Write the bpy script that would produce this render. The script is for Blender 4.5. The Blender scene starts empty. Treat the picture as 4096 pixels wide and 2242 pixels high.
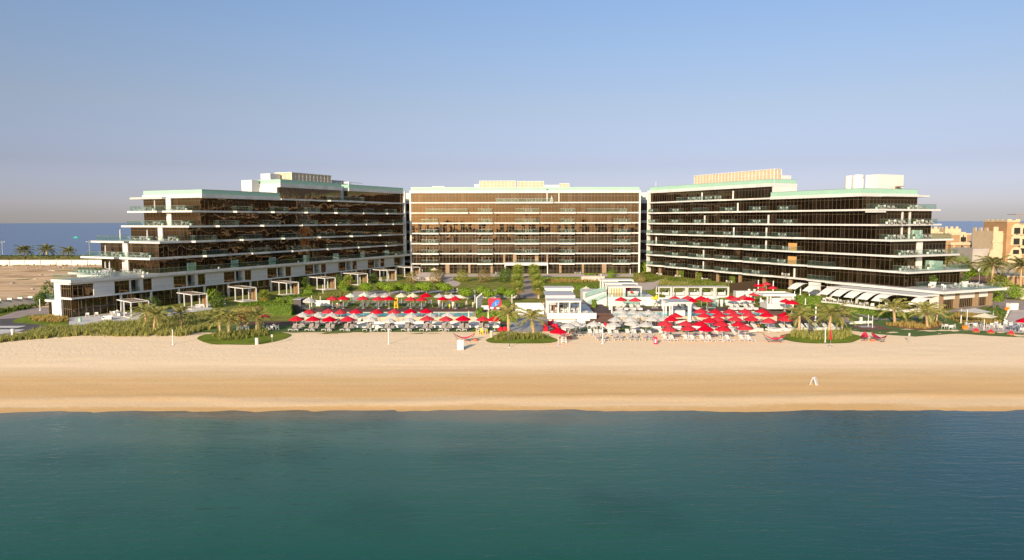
import bpy, bmesh, math, random
from mathutils import Vector, Matrix, noise
random.seed(7)
SC = bpy.context.scene
C = SC.collection
PI = math.pi
rad = math.radians

# ------------------------------------------------------------------ camera
F, H, CX, CY = 2900.0, 18.0, 2048.0, 1121.0
TH = math.atan((1121 - 880) / F)
RO = rad(.124)
fw = Vector((0, math.cos(TH), -math.sin(TH)))
r0 = Vector((1, 0, 0)); u0 = Vector((0, math.sin(TH), math.cos(TH)))
RV = r0 * math.cos(RO) - u0 * math.sin(RO)
UV = u0 * math.cos(RO) + r0 * math.sin(RO)
cam = bpy.data.cameras.new('camera')
cam.sensor_width = 36.0
cam.lens = 36.0 * F / 4096.0
cam.clip_end = 20000
camo = bpy.data.objects.new('camera', cam)
camo.matrix_world = Matrix(((RV.x, UV.x, -fw.x, 0), (RV.y, UV.y, -fw.y, 0), (RV.z, UV.z, -fw.z, H), (0, 0, 0, 1)))
C.objects.link(camo)
SC.camera = camo

# ------------------------------------------------------------------ light and sky
SUN_EL, SUN_AZ = 17.5, 203.0          # azimuth clockwise from +Y
SC.view_settings.view_transform = 'Standard'
SC.view_settings.look = 'None'
SC.view_settings.exposure = 0.88
SC.view_settings.gamma = 1.0
SC.view_settings.use_curve_mapping = False
W = bpy.data.worlds.new('World'); SC.world = W; W.use_nodes = True
wt = W.node_tree; wt.nodes.clear()
wo = wt.nodes.new('ShaderNodeOutputWorld'); bg = wt.nodes.new('ShaderNodeBackground')
sky = wt.nodes.new('ShaderNodeTexSky'); sky.sky_type = 'NISHITA'; sky.sun_disc = False
sky.sun_elevation = rad(SUN_EL); sky.sun_rotation = rad(SUN_AZ)
sky.altitude = 0; sky.air_density = 1.0; sky.dust_density = 1.0; sky.ozone_density = 2.0
tc = wt.nodes.new('ShaderNodeTexCoord'); sx = wt.nodes.new('ShaderNodeSeparateXYZ')
rm = wt.nodes.new('ShaderNodeValToRGB')
mx = wt.nodes.new('ShaderNodeMix'); mx.data_type = 'RGBA'; mx.blend_type = 'MULTIPLY'; 
els = rm.color_ramp.elements
els[0].position = 0.0; els[0].color = (.84, .79, 1.03, 1)
els[1].position = .29; els[1].color = (.70, .68, .74, 1)
for p_, c_ in ((.010, (.67, .65, .94, 1)), (.033, (.56, .54, .83, 1)), (.071, (.52, .455, .62, 1)), (.147, (.65, .54, .575, 1)), (.22, (.69, .62, .66, 1)), (.55, (1.0, 1.0, 1.0, 1))):
    e = els.new(p_); e.color = c_
# the dusty lavender belt lies opposite the sun only
fr = wt.nodes.new('ShaderNodeMapRange'); fr.interpolation_type = 'SMOOTHSTEP'
fr.inputs[1].default_value = -.35; fr.inputs[2].default_value = .45; fr.inputs[3].default_value = .12; fr.inputs[4].default_value = 1.0
wt.links.new(tc.outputs['Generated'], sx.inputs[0])
wt.links.new(sx.outputs['Z'], rm.inputs[0]); wt.links.new(sx.outputs['Y'], fr.inputs[0]); wt.links.new(fr.outputs[0], mx.inputs[0])
wt.links.new(sky.outputs[0], mx.inputs[6]); wt.links.new(rm.outputs[0], mx.inputs[7])
wt.links.new(mx.outputs[2], bg.inputs[0]); bg.inputs[1].default_value = 0.108
wt.links.new(bg.outputs[0], wo.inputs[0])
sl = bpy.data.lights.new('sun', 'SUN'); sl.energy = 4.0; sl.angle = rad(.6); sl.color = (1, .82, .59)
so = bpy.data.objects.new('sun', sl); C.objects.link(so)
az = rad(SUN_AZ); el = rad(SUN_EL)
sd = Vector((math.sin(az) * math.cos(el), math.cos(az) * math.cos(el), math.sin(el)))
so.rotation_euler = (-sd).to_track_quat('-Z', 'Y').to_euler()
so.location = (0, 0, 80)

# ------------------------------------------------------------------ helpers
OX = {1: 0, 2: 550, 3: 1100, 4: 1600, 5: 2100, 6: 2550, 7: 3050, 8: 3496}
def G(y):                                   # terrain height along the depth axis
    pts = ((30, -7.0), (60, -3.6), (74.5, -2.2), (100, -1.15), (118, -.8), (133, -.8), (225, 0), (1e5, 0))
    if y <= pts[0][0]: return pts[0][1]
    for (a, za), (b, zb) in zip(pts, pts[1:]):
        if y <= b: return za + (zb - za) * (y - a) / (b - a)
    return 0
def ray(px, py):
    return RV * ((px - CX) / F) + UV * ((CY - py) / F) + fw
def at(px, py, z):
    d = ray(px, py); k = (z - H) / d.z
    return Vector((d.x * k, d.y * k, z))
def gp(px, py, dz=0.0):                     # where the line of sight meets the terrain (+dz)
    z = -.5
    for _ in range(12):
        p = at(px, py, z + dz); z = G(p.y)
    p.z = z
    return p
def q(r, x, y): return OX[r] + x / 4.147, 1060 + y / 4.147
def qg(r, x, y, dz=0.0): return gp(*q(r, x, y), dz)
def qz(r, x, y, z): return at(*q(r, x, y), z)

ONES = 'zeroth first second third fourth fifth sixth seventh eighth ninth tenth eleventh twelfth thirteenth fourteenth fifteenth sixteenth seventeenth eighteenth nineteenth twentieth'.split()
def nth(n):
    if n <= 20: return ONES[n]
    t = {2: 'twenty', 3: 'thirty', 4: 'forty', 5: 'fifty'}[n // 10]
    return t[:-1] + 'ieth' if n % 10 == 0 else t + '-' + ONES[n % 10]

class MB:
    def __init__(s): s.v = []; s.f = []; s.m = []; s.mi = 0
    def add(s, vs, fs):
        o = len(s.v); s.v += [tuple(v) for v in vs]
        for f in fs: s.f.append([i + o for i in f]); s.m.append(s.mi)
        return s
    def box(s, x0, x1, y0, y1, z0, z1):
        if x0 > x1: x0, x1 = x1, x0
        if y0 > y1: y0, y1 = y1, y0
        return s.add([(x0, y0, z0), (x1, y0, z0), (x1, y1, z0), (x0, y1, z0), (x0, y0, z1), (x1, y0, z1), (x1, y1, z1), (x0, y1, z1)],
                     [(0, 3, 2, 1), (4, 5, 6, 7), (0, 1, 5, 4), (1, 2, 6, 5), (2, 3, 7, 6), (3, 0, 4, 7)])
    def cbox(s, c, sz, rz=0, rx=0):         # oriented box about its centre
        M = Matrix.Rotation(rz, 3, 'Z') @ Matrix.Rotation(rx, 3, 'X')
        vs = []
        for k in range(8):
            p = Vector(((-.5, .5)[k & 1] * sz[0], (-.5, .5)[k >> 1 & 1] * sz[1], (-.5, .5)[k >> 2] * sz[2]))
            vs.append(M @ p + Vector(c))
        return s.add(vs, [(0, 2, 3, 1), (4, 5, 7, 6), (0, 1, 5, 4), (1, 3, 7, 5), (3, 2, 6, 7), (2, 0, 4, 6)])
    def prism(s, poly, z0, z1):
        n = len(poly)
        a = sum(poly[i][0] * poly[(i + 1) % n][1] - poly[(i + 1) % n][0] * poly[i][1] for i in range(n))
        if a < 0: poly = poly[::-1]
        vs = [(p[0], p[1], z0) for p in poly] + [(p[0], p[1], z1) for p in poly]
        return s.add(vs, [tuple(range(n))[::-1], tuple(range(n, 2 * n))] + [(i, (i + 1) % n, n + (i + 1) % n, n + i) for i in range(n)])
    def tube(s, p0, p1, r0, r1=None, n=8, cap=True):
        r1 = r0 if r1 is None else r1
        p0, p1 = Vector(p0), Vector(p1); d = (p1 - p0).normalized()
        a = d.orthogonal().normalized(); b = d.cross(a)
        vs = []
        for p, r in ((p0, r0), (p1, r1)):
            vs += [p + (a * math.cos(2 * PI * i / n) + b * math.sin(2 * PI * i / n)) * r for i in range(n)]
        fs = [(i, (i + 1) % n, n + (i + 1) % n, n + i) for i in range(n)]
        if cap: fs += [tuple(range(n))[::-1], tuple(range(n, 2 * n))]
        return s.add(vs, fs)
    def path(s, pts, r, n=6):
        rs = r if isinstance(r, (list, tuple)) else [r] * len(pts)
        for i in range(len(pts) - 1): s.tube(pts[i], pts[i + 1], rs[i], rs[i + 1], n)
        return s
    def lathe(s, prof, n=16, c=(0, 0, 0)):  # prof: (radius, z) from bottom to top
        vs = []; fs = []
        for r, z in prof:
            vs += [(c[0] + r * math.cos(2 * PI * i / n), c[1] + r * math.sin(2 * PI * i / n), c[2] + z) for i in range(n)]
        for k in range(len(prof) - 1):
            fs += [(k * n + i, k * n + (i + 1) % n, (k + 1) * n + (i + 1) % n, (k + 1) * n + i) for i in range(n)]
        fs += [tuple(range(n))[::-1], tuple(range((len(prof) - 1) * n, len(prof) * n))]
        return s.add(vs, fs)
    def ball(s, c, r, n=12, m=7):
        r = r if isinstance(r, (tuple, list)) else (r, r, r)
        prof = [(math.sin(PI * k / m), -math.cos(PI * k / m)) for k in range(m + 1)]
        prof[0] = (1e-3, -1); prof[-1] = (1e-3, 1)
        o = len(s.v); s.lathe(prof, n)
        for i in range(o, len(s.v)):
            v = s.v[i]; s.v[i] = (c[0] + v[0] * r[0], c[1] + v[1] * r[1], c[2] + v[2] * r[2])
        return s
    def xf(s, M, o=0):
        for i in range(o, len(s.v)): s.v[i] = tuple(M @ Vector(s.v[i]))
        return s
    def mesh(s, name, mats, smooth=False):
        me = bpy.data.meshes.new(name); me.from_pydata(s.v, [], s.f)
        mats = mats if isinstance(mats, (list, tuple)) else [mats]
        for m in mats: me.materials.append(m)
        for p, i in zip(me.polygons, s.m): p.material_index = i; p.use_smooth = smooth
        me.update(); return me
    def build(s, name, mat, parent=None, smooth=False):
        o = bpy.data.objects.new(name, s.mesh(name, mat, smooth)); C.objects.link(o)
        if parent: o.parent = parent
        return o

def tag(o, label=None, cat=None, group=None, kind=None):
    for k, v in (('label', label), ('category', cat), ('group', group), ('kind', kind)):
        if v: o[k] = v
    return o
def thing(name, label, cat, loc=(0, 0, 0), rz=0, group=None):
    o = bpy.data.objects.new(name, None); C.objects.link(o)
    o.location = loc; o.rotation_euler = (0, 0, rz); o.empty_display_size = .2
    return tag(o, label, cat, group)
def spawn(proto, name, label, cat, loc, rz=0, group=None, sc=1.0):
    """a thing from a list of parts (part name, mesh, sub-parts); the parts share mesh data"""
    if isinstance(proto, bpy.types.Mesh):
        r = bpy.data.objects.new(name, proto); C.objects.link(r)
    else:
        r = bpy.data.objects.new(name, None); C.objects.link(r); r.empty_display_size = .2
        for pn, me, subs in proto:
            c = bpy.data.objects.new(pn, me); C.objects.link(c); c.parent = r
            for sn, sm in subs:
                d = bpy.data.objects.new(sn, sm); C.objects.link(d); d.parent = c
    r.location = loc; r.rotation_euler = (0, 0, rz)
    r.scale = sc if isinstance(sc, (tuple, list)) else (sc, sc, sc)
    return tag(r, label, cat, group)

# ------------------------------------------------------------------ materials
def nm(name):
    m = bpy.data.materials.new(name); m.use_nodes = True
    nt = m.node_tree; b = nt.nodes['Principled BSDF']
    return m, nt, b
def N(nt, t, **kw):
    n = nt.nodes.new(t)
    for k, v in kw.items(): setattr(n, k, v)
    return n
def mat(name, col, rough=.7, var=.12, scale=1.0, metal=0.0, bump=0.0, bscale=None, spec=.3, trans=0.0, detail=4, stretch=None, fade=0.0):
    m, nt, b = nm(name)
    b.inputs['Roughness'].default_value = rough; b.inputs['Metallic'].default_value = metal
    b.inputs['Specular IOR Level'].default_value = spec
    t = N(nt, 'ShaderNodeTexCoord'); src = t.outputs['Object']
    if stretch:
        mp = N(nt, 'ShaderNodeMapping'); mp.inputs['Scale'].default_value = stretch
        nt.links.new(src, mp.inputs[0]); src = mp.outputs[0]
    n = N(nt, 'ShaderNodeTexNoise'); n.inputs['Scale'].default_value = scale; n.inputs['Detail'].default_value = detail
    nt.links.new(src, n.inputs['Vector'])
    r = N(nt, 'ShaderNodeValToRGB')
    r.color_ramp.elements[0].position = .28; r.color_ramp.elements[1].position = .72
    r.color_ramp.elements[0].color = tuple(c * (1 - var) for c in col) + (1,)
    r.color_ramp.elements[1].color = tuple(min(1, c * (1 + var)) for c in col) + (1,)
    nt.links.new(n.outputs['Fac'], r.inputs[0])
    if fade:        # each object faded by the sun to its own degree
        oi = N(nt, 'ShaderNodeObjectInfo'); hv = N(nt, 'ShaderNodeHueSaturation'); nt.links.new(r.outputs[0], hv.inputs['Color'])
        for k, lo in (('Saturation', 1 - fade), ('Value', 1 - fade * .5)):
            mr = N(nt, 'ShaderNodeMapRange'); mr.inputs[3].default_value = lo; mr.inputs[4].default_value = 1.0 + fade * .4; nt.links.new(oi.outputs['Random'], mr.inputs[0]); nt.links.new(mr.outputs[0], hv.inputs[k])
        r = hv
    nt.links.new(r.outputs[0], b.inputs['Base Color'])
    if bump:
        n2 = N(nt, 'ShaderNodeTexNoise'); n2.inputs['Scale'].default_value = bscale or scale * 4; n2.inputs['Detail'].default_value = 5
        nt.links.new(src, n2.inputs['Vector'])
        bp = N(nt, 'ShaderNodeBump'); bp.inputs['Strength'].default_value = bump; bp.inputs['Distance'].default_value = .1
        nt.links.new(n2.outputs['Fac'], bp.inputs['Height']); nt.links.new(bp.outputs[0], b.inputs['Normal'])
    if trans:
        tr = N(nt, 'ShaderNodeBsdfTranslucent'); nt.links.new(r.outputs[0], tr.inputs[0])
        ms = N(nt, 'ShaderNodeMixShader'); ms.inputs[0].default_value = trans
        out = nt.nodes['Material Output']
        nt.links.new(b.outputs[0], ms.inputs[1]); nt.links.new(tr.outputs[0], ms.inputs[2]); nt.links.new(ms.outputs[0], out.inputs[0])
    return m
def leafmat(name, c1, c2, trans=.25, rough=.55):
    """foliage: colour differs from leaf to leaf"""
    m, nt, b = nm(name)
    g = N(nt, 'ShaderNodeNewGeometry')
    r = N(nt, 'ShaderNodeValToRGB'); r.color_ramp.elements[0].color = c1 + (1,); r.color_ramp.elements[1].color = c2 + (1,)
    oi = N(nt, 'ShaderNodeObjectInfo')
    ad = N(nt, 'ShaderNodeMath', operation='MULTIPLY_ADD'); ad.inputs[1].default_value = .3
    nt.links.new(oi.outputs['Random'], ad.inputs[0])
    sb = N(nt, 'ShaderNodeMath', operation='MULTIPLY'); sb.inputs[1].default_value = .75
    nt.links.new(g.outputs['Random Per Island'], sb.inputs[0]); nt.links.new(sb.outputs[0], ad.inputs[2])
    nt.links.new(ad.outputs[0], r.inputs[0]); nt.links.new(r.outputs[0], b.inputs['Base Color'])
    b.inputs['Roughness'].default_value = rough; b.inputs['Specular IOR Level'].default_value = .2
    tr = N(nt, 'ShaderNodeBsdfTranslucent'); nt.links.new(r.outputs[0], tr.inputs[0])
    ms = N(nt, 'ShaderNodeMixShader'); ms.inputs[0].default_value = trans
    nt.links.new(b.outputs[0], ms.inputs[1]); nt.links.new(tr.outputs[0], ms.inputs[2])
    nt.links.new(ms.outputs[0], nt.nodes['Material Output'].inputs[0])
    return m
def glassmat(name, dark, tint, refl, bump=.02, pane=.012, cell=1.2):
    """bronze mirror curtain wall: each pane sits at its own slight tilt and is a little wavy"""
    m, nt, b = nm(name); nt.nodes.remove(b)
    t = N(nt, 'ShaderNodeTexCoord')
    sn = N(nt, 'ShaderNodeVectorMath', operation='SNAP'); sn.inputs[1].default_value = (cell, cell, 3.42)
    nt.links.new(t.outputs['Object'], sn.inputs[0])
    wn = N(nt, 'ShaderNodeTexWhiteNoise', noise_dimensions='3D'); nt.links.new(sn.outputs[0], wn.inputs['Vector'])
    su = N(nt, 'ShaderNodeVectorMath', operation='SUBTRACT'); su.inputs[1].default_value = (.5, .5, .5)
    nt.links.new(wn.outputs['Color'], su.inputs[0])
    scn = N(nt, 'ShaderNodeVectorMath', operation='SCALE'); scn.inputs['Scale'].default_value = pane
    nt.links.new(su.outputs[0], scn.inputs[0])
    nz = N(nt, 'ShaderNodeTexNoise'); nz.inputs['Scale'].default_value = .42; nz.inputs['Detail'].default_value = .5
    nt.links.new(t.outputs['Object'], nz.inputs['Vector'])
    bp = N(nt, 'ShaderNodeBump'); bp.inputs['Strength'].default_value = 1.0; bp.inputs['Distance'].default_value = bump
    nt.links.new(nz.outputs['Fac'], bp.inputs['Height'])
    ad = N(nt, 'ShaderNodeVectorMath', operation='ADD'); nt.links.new(bp.outputs[0], ad.inputs[0]); nt.links.new(scn.outputs[0], ad.inputs[1])
    no = N(nt, 'ShaderNodeVectorMath', operation='NORMALIZE'); nt.links.new(ad.outputs[0], no.inputs[0])
    df = N(nt, 'ShaderNodeBsdfDiffuse'); df.inputs[0].default_value = dark + (1,)
    gl = N(nt, 'ShaderNodeBsdfGlossy'); gl.inputs[0].default_value = tint + (1,); gl.inputs['Roughness'].default_value = .015
    nt.links.new(no.outputs[0], gl.inputs['Normal'])
    lw = N(nt, 'ShaderNodeLayerWeight'); lw.inputs['Blend'].default_value = .35
    mr = N(nt, 'ShaderNodeMapRange'); mr.inputs[3].default_value = refl; mr.inputs[4].default_value = 1.0
    nt.links.new(lw.outputs['Fresnel'], mr.inputs[0])
    # blinds and lit furniture behind some panes: a slight change of the dark layer
    rp = N(nt, 'ShaderNodeValToRGB'); rp.color_ramp.elements[0].position = .80; rp.color_ramp.elements[1].position = .97
    rp.color_ramp.elements[0].color = dark + (1,); rp.color_ramp.elements[1].color = tuple(c * 4 for c in dark) + (1,)
    nt.links.new(wn.outputs['Value'], rp.inputs[0]); nt.links.new(rp.outputs[0], df.inputs[0])
    ms = N(nt, 'ShaderNodeMixShader'); nt.links.new(mr.outputs[0], ms.inputs[0])
    nt.links.new(df.outputs[0], ms.inputs[1]); nt.links.new(gl.outputs[0], ms.inputs[2])
    nt.links.new(ms.outputs[0], nt.nodes['Material Output'].inputs[0])
    return m
def railmat(name, col, a):
    m, nt, b = nm(name); nt.nodes.remove(b)
    tp = N(nt, 'ShaderNodeBsdfTransparent'); tp.inputs[0].default_value = (.88, .94, .92, 1)
    gl = N(nt, 'ShaderNodeBsdfGlossy'); gl.inputs['Roughness'].default_value = .03; gl.inputs[0].default_value = (.9, .95, .93, 1)
    df = N(nt, 'ShaderNodeBsdfDiffuse'); df.inputs[0].default_value = col + (1,)
    m1 = N(nt, 'ShaderNodeMixShader'); m1.inputs[0].default_value = .35
    nt.links.new(df.outputs[0], m1.inputs[1]); nt.links.new(gl.outputs[0], m1.inputs[2])
    m2 = N(nt, 'ShaderNodeMixShader'); m2.inputs[0].default_value = a
    nt.links.new(tp.outputs[0], m2.inputs[1]); nt.links.new(m1.outputs[0], m2.inputs[2])
    nt.links.new(m2.outputs[0], nt.nodes['Material Output'].inputs[0])
    return m
def stripemat(name, c1, c2, axis, period, width=.12, rough=.7):
    """boards or cladding courses: a dark joint line every period metres"""
    m, nt, b = nm(name); b.inputs['Roughness'].default_value = rough; b.inputs['Specular IOR Level'].default_value = .25
    t = N(nt, 'ShaderNodeTexCoord'); s = N(nt, 'ShaderNodeSeparateXYZ'); nt.links.new(t.outputs['Object'], s.inputs[0])
    d = N(nt, 'ShaderNodeMath', operation='DIVIDE'); d.inputs[1].default_value = period
    nt.links.new(s.outputs[axis], d.inputs[0])
    fr = N(nt, 'ShaderNodeMath', operation='FRACT'); nt.links.new(d.outputs[0], fr.inputs[0])
    lt = N(nt, 'ShaderNodeMath', operation='LESS_THAN'); lt.inputs[1].default_value = width; nt.links.new(fr.outputs[0], lt.inputs[0])
    fl = N(nt, 'ShaderNodeMath', operation='FLOOR'); nt.links.new(d.outputs[0], fl.inputs[0])
    wn = N(nt, 'ShaderNodeTexWhiteNoise', noise_dimensions='1D'); nt.links.new(fl.outputs[0], wn.inputs['W'])
    nz = N(nt, 'ShaderNodeTexNoise'); nz.inputs['Scale'].default_value = 1.3; nt.links.new(t.outputs['Object'], nz.inputs['Vector'])
    av = N(nt, 'ShaderNodeMath', operation='ADD'); nt.links.new(wn.outputs['Value'], av.inputs[0]); nt.links.new(nz.outputs['Fac'], av.inputs[1])
    r = N(nt, 'ShaderNodeMapRange'); r.inputs[1].default_value = 0; r.inputs[2].default_value = 2; r.inputs[3].default_value = .82; r.inputs[4].default_value = 1.18
    nt.links.new(av.outputs[0], r.inputs[0])
    vm = N(nt, 'ShaderNodeVectorMath', operation='SCALE'); vm.inputs[0].default_value = c1; nt.links.new(r.outputs[0], vm.inputs['Scale'])
    mi = N(nt, 'ShaderNodeMix', data_type='RGBA'); nt.links.new(lt.outputs[0], mi.inputs[0])
    nt.links.new(vm.outputs[0], mi.inputs[6]); mi.inputs[7].default_value = c2 + (1,)
    nt.links.new(mi.outputs[2], b.inputs['Base Color'])
    return m

M = {}
M['white'] = mat('white_render', (.56, .545, .52), .6, .05, .35, bump=.05, bscale=3)
M['band'] = stripemat('white_metal_panel', (.52, .51, .495), (.40, .39, .38), 'X', 2.4, .018, .45)
M['cream'] = mat('cream_stone', (.46, .385, .27), .7, .10, .8, bump=.1)
M['clad'] = stripemat('white_cladding', (.58, .57, .565), (.36, .36, .37), 'Z', .84, .045)
M['glass'] = glassmat('bronze_glass', (.013, .009, .007), (.56, .41, .30), .12)
M['glassL'] = glassmat('bronze_glass_wavy', (.010, .0065, .0045), (.62, .42, .26), .13, bump=.028, pane=.004)
M['glassR'] = glassmat('dark_bronze_glass', (.0065, .0045, .003), (.54, .39, .26), .075)
M['gdark'] = glassmat('dark_shopfront_glass', (.012, .010, .008), (.42, .36, .28), .16)
M['mull'] = mat('bronze_mullion', (.20, .145, .085), .45, .05, metal=.2)
M['mulld'] = mat('dark_bronze_mullion', (.09, .07, .045), .45, .05, metal=.2)
M['green'] = mat('frosted_green_glass', (.27, .45, .355), .25, .05, .3, spec=.5)
M['rail'] = railmat('balustrade_glass', (.20, .30, .27), .065)
M['railb'] = railmat('frosted_screen_glass', (.30, .48, .42), .75)
M['steel'] = mat('brushed_steel', (.45, .45, .44), .35, .05, metal=.8)
M['dgrey'] = mat('dark_grey_metal', (.06, .06, .06), .5)
M['roof'] = mat('roof_membrane', (.50, .48, .45), .8, .15, .5)
M['screen'] = mat('louvre_cream', (.44, .35, .24), .6, .08, .5)
M['brownclad'] = stripemat('brown_timber_cladding', (.105, .068, .043), (.03, .02, .013), 'X', .16, .2)
M['browncol'] = mat('brown_stone_column', (.26, .175, .105), .6, .1, .8)
M['linkg'] = mat('link_dark_glass', (.030, .016, .014), .15, .1, .3, spec=.6)
M['linkb'] = mat('link_grey_panel', (.42, .42, .43), .6, .05)
M['tile'] = mat('terrace_tile', (.42, .40, .38), .7, .08, 1.2)
M['red'] = mat('red_canvas', (.56, .010, .030), .75, .10, 1.2, trans=.22, spec=.1, fade=.08)
M['wcanvas'] = mat('white_canvas', (.56, .545, .52), .8, .08, 1.2, trans=.25, spec=.1, fade=.2)
M['sail'] = mat('white_sail_cloth', (.78, .76, .72), .8, .06, 1.2, trans=.2, spec=.1)
M['ccanvas'] = mat('cream_canvas', (.72, .66, .50), .8, .05, 2.0, trans=.25, spec=.1)
M['gcanvas'] = mat('mint_canvas', (.60, .70, .58), .8, .05, 2.0, trans=.25, spec=.1)
M['wpaint'] = mat('white_paint', (.60, .59, .575), .45, .03)
M['gfab'] = mat('grey_mesh_fabric', (.23, .21, .195), .8, .08, 3.0)
M['tfab'] = mat('taupe_mesh_fabric', (.30, .255, .235), .8, .08, 3.0)
M['dfab'] = mat('dark_mesh_fabric', (.10, .11, .115), .8, .08, 3.0)
M['wfab'] = mat('white_cushion', (.56, .545, .525), .85, .05, 2.0)
M['rfab'] = mat('red_cushion', (.52, .012, .03), .85, .1, 2.0)
M['pink'] = mat('pink_red_canvas', (.62, .03, .09), .8, .1, 2.0, trans=.2)
M['yellow'] = mat('yellow_paint', (.78, .52, .02), .5, .05)
M['orange'] = mat('orange_paint', (.75, .20, .02), .5, .05)
M['wood'] = mat('teak_wood', (.30, .14, .06), .6, .2, 3.0)
M['owood'] = stripemat('orange_slatted_timber', (.58, .30, .11), (.30, .14, .05), 'Z', .12, .2)
M['deck'] = stripemat('brown_deck_boards', (.135, .066, .045), (.05, .025, .02), 'Y', .3, .12)
M['deckd'] = stripemat('dark_deck_boards', (.095, .052, .04), (.03, .02, .016), 'Y', .3, .12)
M['pave'] = mat('pale_paving', (.47, .39, .34), .8, .12, .6, bump=.1, bscale=4)
M['pavew'] = mat('white_paving', (.56, .53, .50), .8, .12, .6)
M['pinkpave'] = mat('grey_brown_block_paving', (.30, .24, .21), .85, .18, .9, bump=.15, bscale=4)
M['asph'] = mat('asphalt', (.085, .075, .075), .9, .18, .5, bump=.1, bscale=6)
M['lawn'] = mat('mown_lawn', (.145, .185, .024), .9, .28, .5, bump=.4, bscale=9, spec=.05)
M['turf'] = mat('artificial_turf', (.105, .155, .052), .9, .16, .8, bump=.3, bscale=12, spec=.05)
M['lawnb'] = mat('dry_lawn', (.19, .195, .045), .9, .3, .35, bump=.4, bscale=7, spec=.05)
M['soil'] = mat('brown_soil', (.19, .095, .05), .95, .25, .5, bump=.4)
M['leaf'] = leafmat('hedge_leaf', (.115, .205, .013), (.28, .385, .036))
M['leafd'] = leafmat('dark_leaf', (.05, .09, .018), (.13, .18, .034))
M['leafy'] = leafmat('yellow_green_leaf', (.15, .175, .022), (.31, .30, .05))
M['core'] = mat('hedge_core', (.05, .085, .010), .9, .2)
M['scrub'] = mat('scrub_core', (.055, .052, .02), .95, .5, .6)
M['frond'] = leafmat('palm_frond', (.15, .17, .03), (.50, .45, .16), .4)
M['frondd'] = leafmat('date_palm_frond', (.12, .135, .04), (.32, .30, .11), .4)
M['fan'] = leafmat('fan_palm_leaf', (.12, .18, .02), (.42, .45, .10), .4)
M['fandry'] = leafmat('fan_palm_dry_leaf', (.30, .20, .03), (.42, .32, .06), .3)
M['trunk'] = mat('palm_trunk', (.46, .31, .18), .9, .3, 3.0, bump=.6, bscale=10, stretch=(1, 1, 4))
M['bark'] = mat('pale_bark', (.36, .28, .19), .9, .2, 3.0)
M['tgrass'] = leafmat('tall_grass', (.13, .165, .022), (.47, .43, .14), .4)
M['tgrassd'] = leafmat('tall_grass_dry', (.27, .21, .05), (.52, .37, .13), .4)
M['shrubdry'] = leafmat('dry_shrub_leaf', (.18, .14, .05), (.33, .25, .10), .3)
M['rock'] = mat('grey_rock', (.33, .27, .21), .95, .25, 1.0, bump=.5)
M['villa'] = mat('villa_sandstone', (.34, .20, .10), .85, .12, .5, bump=.15, bscale=5)
M['villab'] = stripemat('villa_brick', (.32, .20, .11), (.24, .15, .085), 'Z', .3, .15)
M['villac'] = mat('villa_cream_trim', (.50, .385, .25), .8, .06, .5)
M['villad'] = mat('villa_grey_plaster', (.34, .30, .27), .85, .1, .4)
M['wallp'] = mat('pale_wall', (.66, .58, .50), .8, .08, .4)
M['wdark'] = mat('dark_window', (.02, .018, .016), .15, .1, spec=.6)
M['skin'] = mat('skin', (.48, .27, .18), .6, .05)
M['black'] = mat('black_paint', (.012, .012, .013), .4, .1)
M['shirtw'] = mat('white_shirt', (.78, .76, .74), .85, .05)
M['shirtr'] = mat('red_shirt', (.55, .02, .03), .85, .05)
M['navy'] = mat('navy_cloth', (.03, .04, .08), .85, .05)
M['lime'] = mat('lime_cloth', (.55, .75, .03), .85, .05)
M['hair'] = mat('dark_hair', (.02, .013, .009), .6, .1)
M['teal'] = mat('teal_hull', (.03, .38, .28), .5, .05)
M['blue'] = mat('blue_gloss', (.05, .18, .62), .3, .3, .6)
M['redg'] = mat('red_gloss', (.62, .03, .05), .3, .2, .6, spec=.5)
M['plank'] = mat('brown_plank', (.16, .085, .055), .8, .2, 1.5)
M['mesh'] = mat('brown_blind', (.20, .125, .06), .8, .1, 2.0)
M['terra'] = mat('terracotta', (.40, .12, .07), .7, .1)
M['bgrey'] = mat('concrete_grey', (.36, .34, .33), .8, .12, .5)
M['sofa'] = mat('light_grey_wicker', (.50, .49, .50), .8, .08, 3.0)
M['striped'] = stripemat('black_and_white_stripe', (.75, .74, .72), (.03, .03, .03), 'X', .34, .5)

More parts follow.
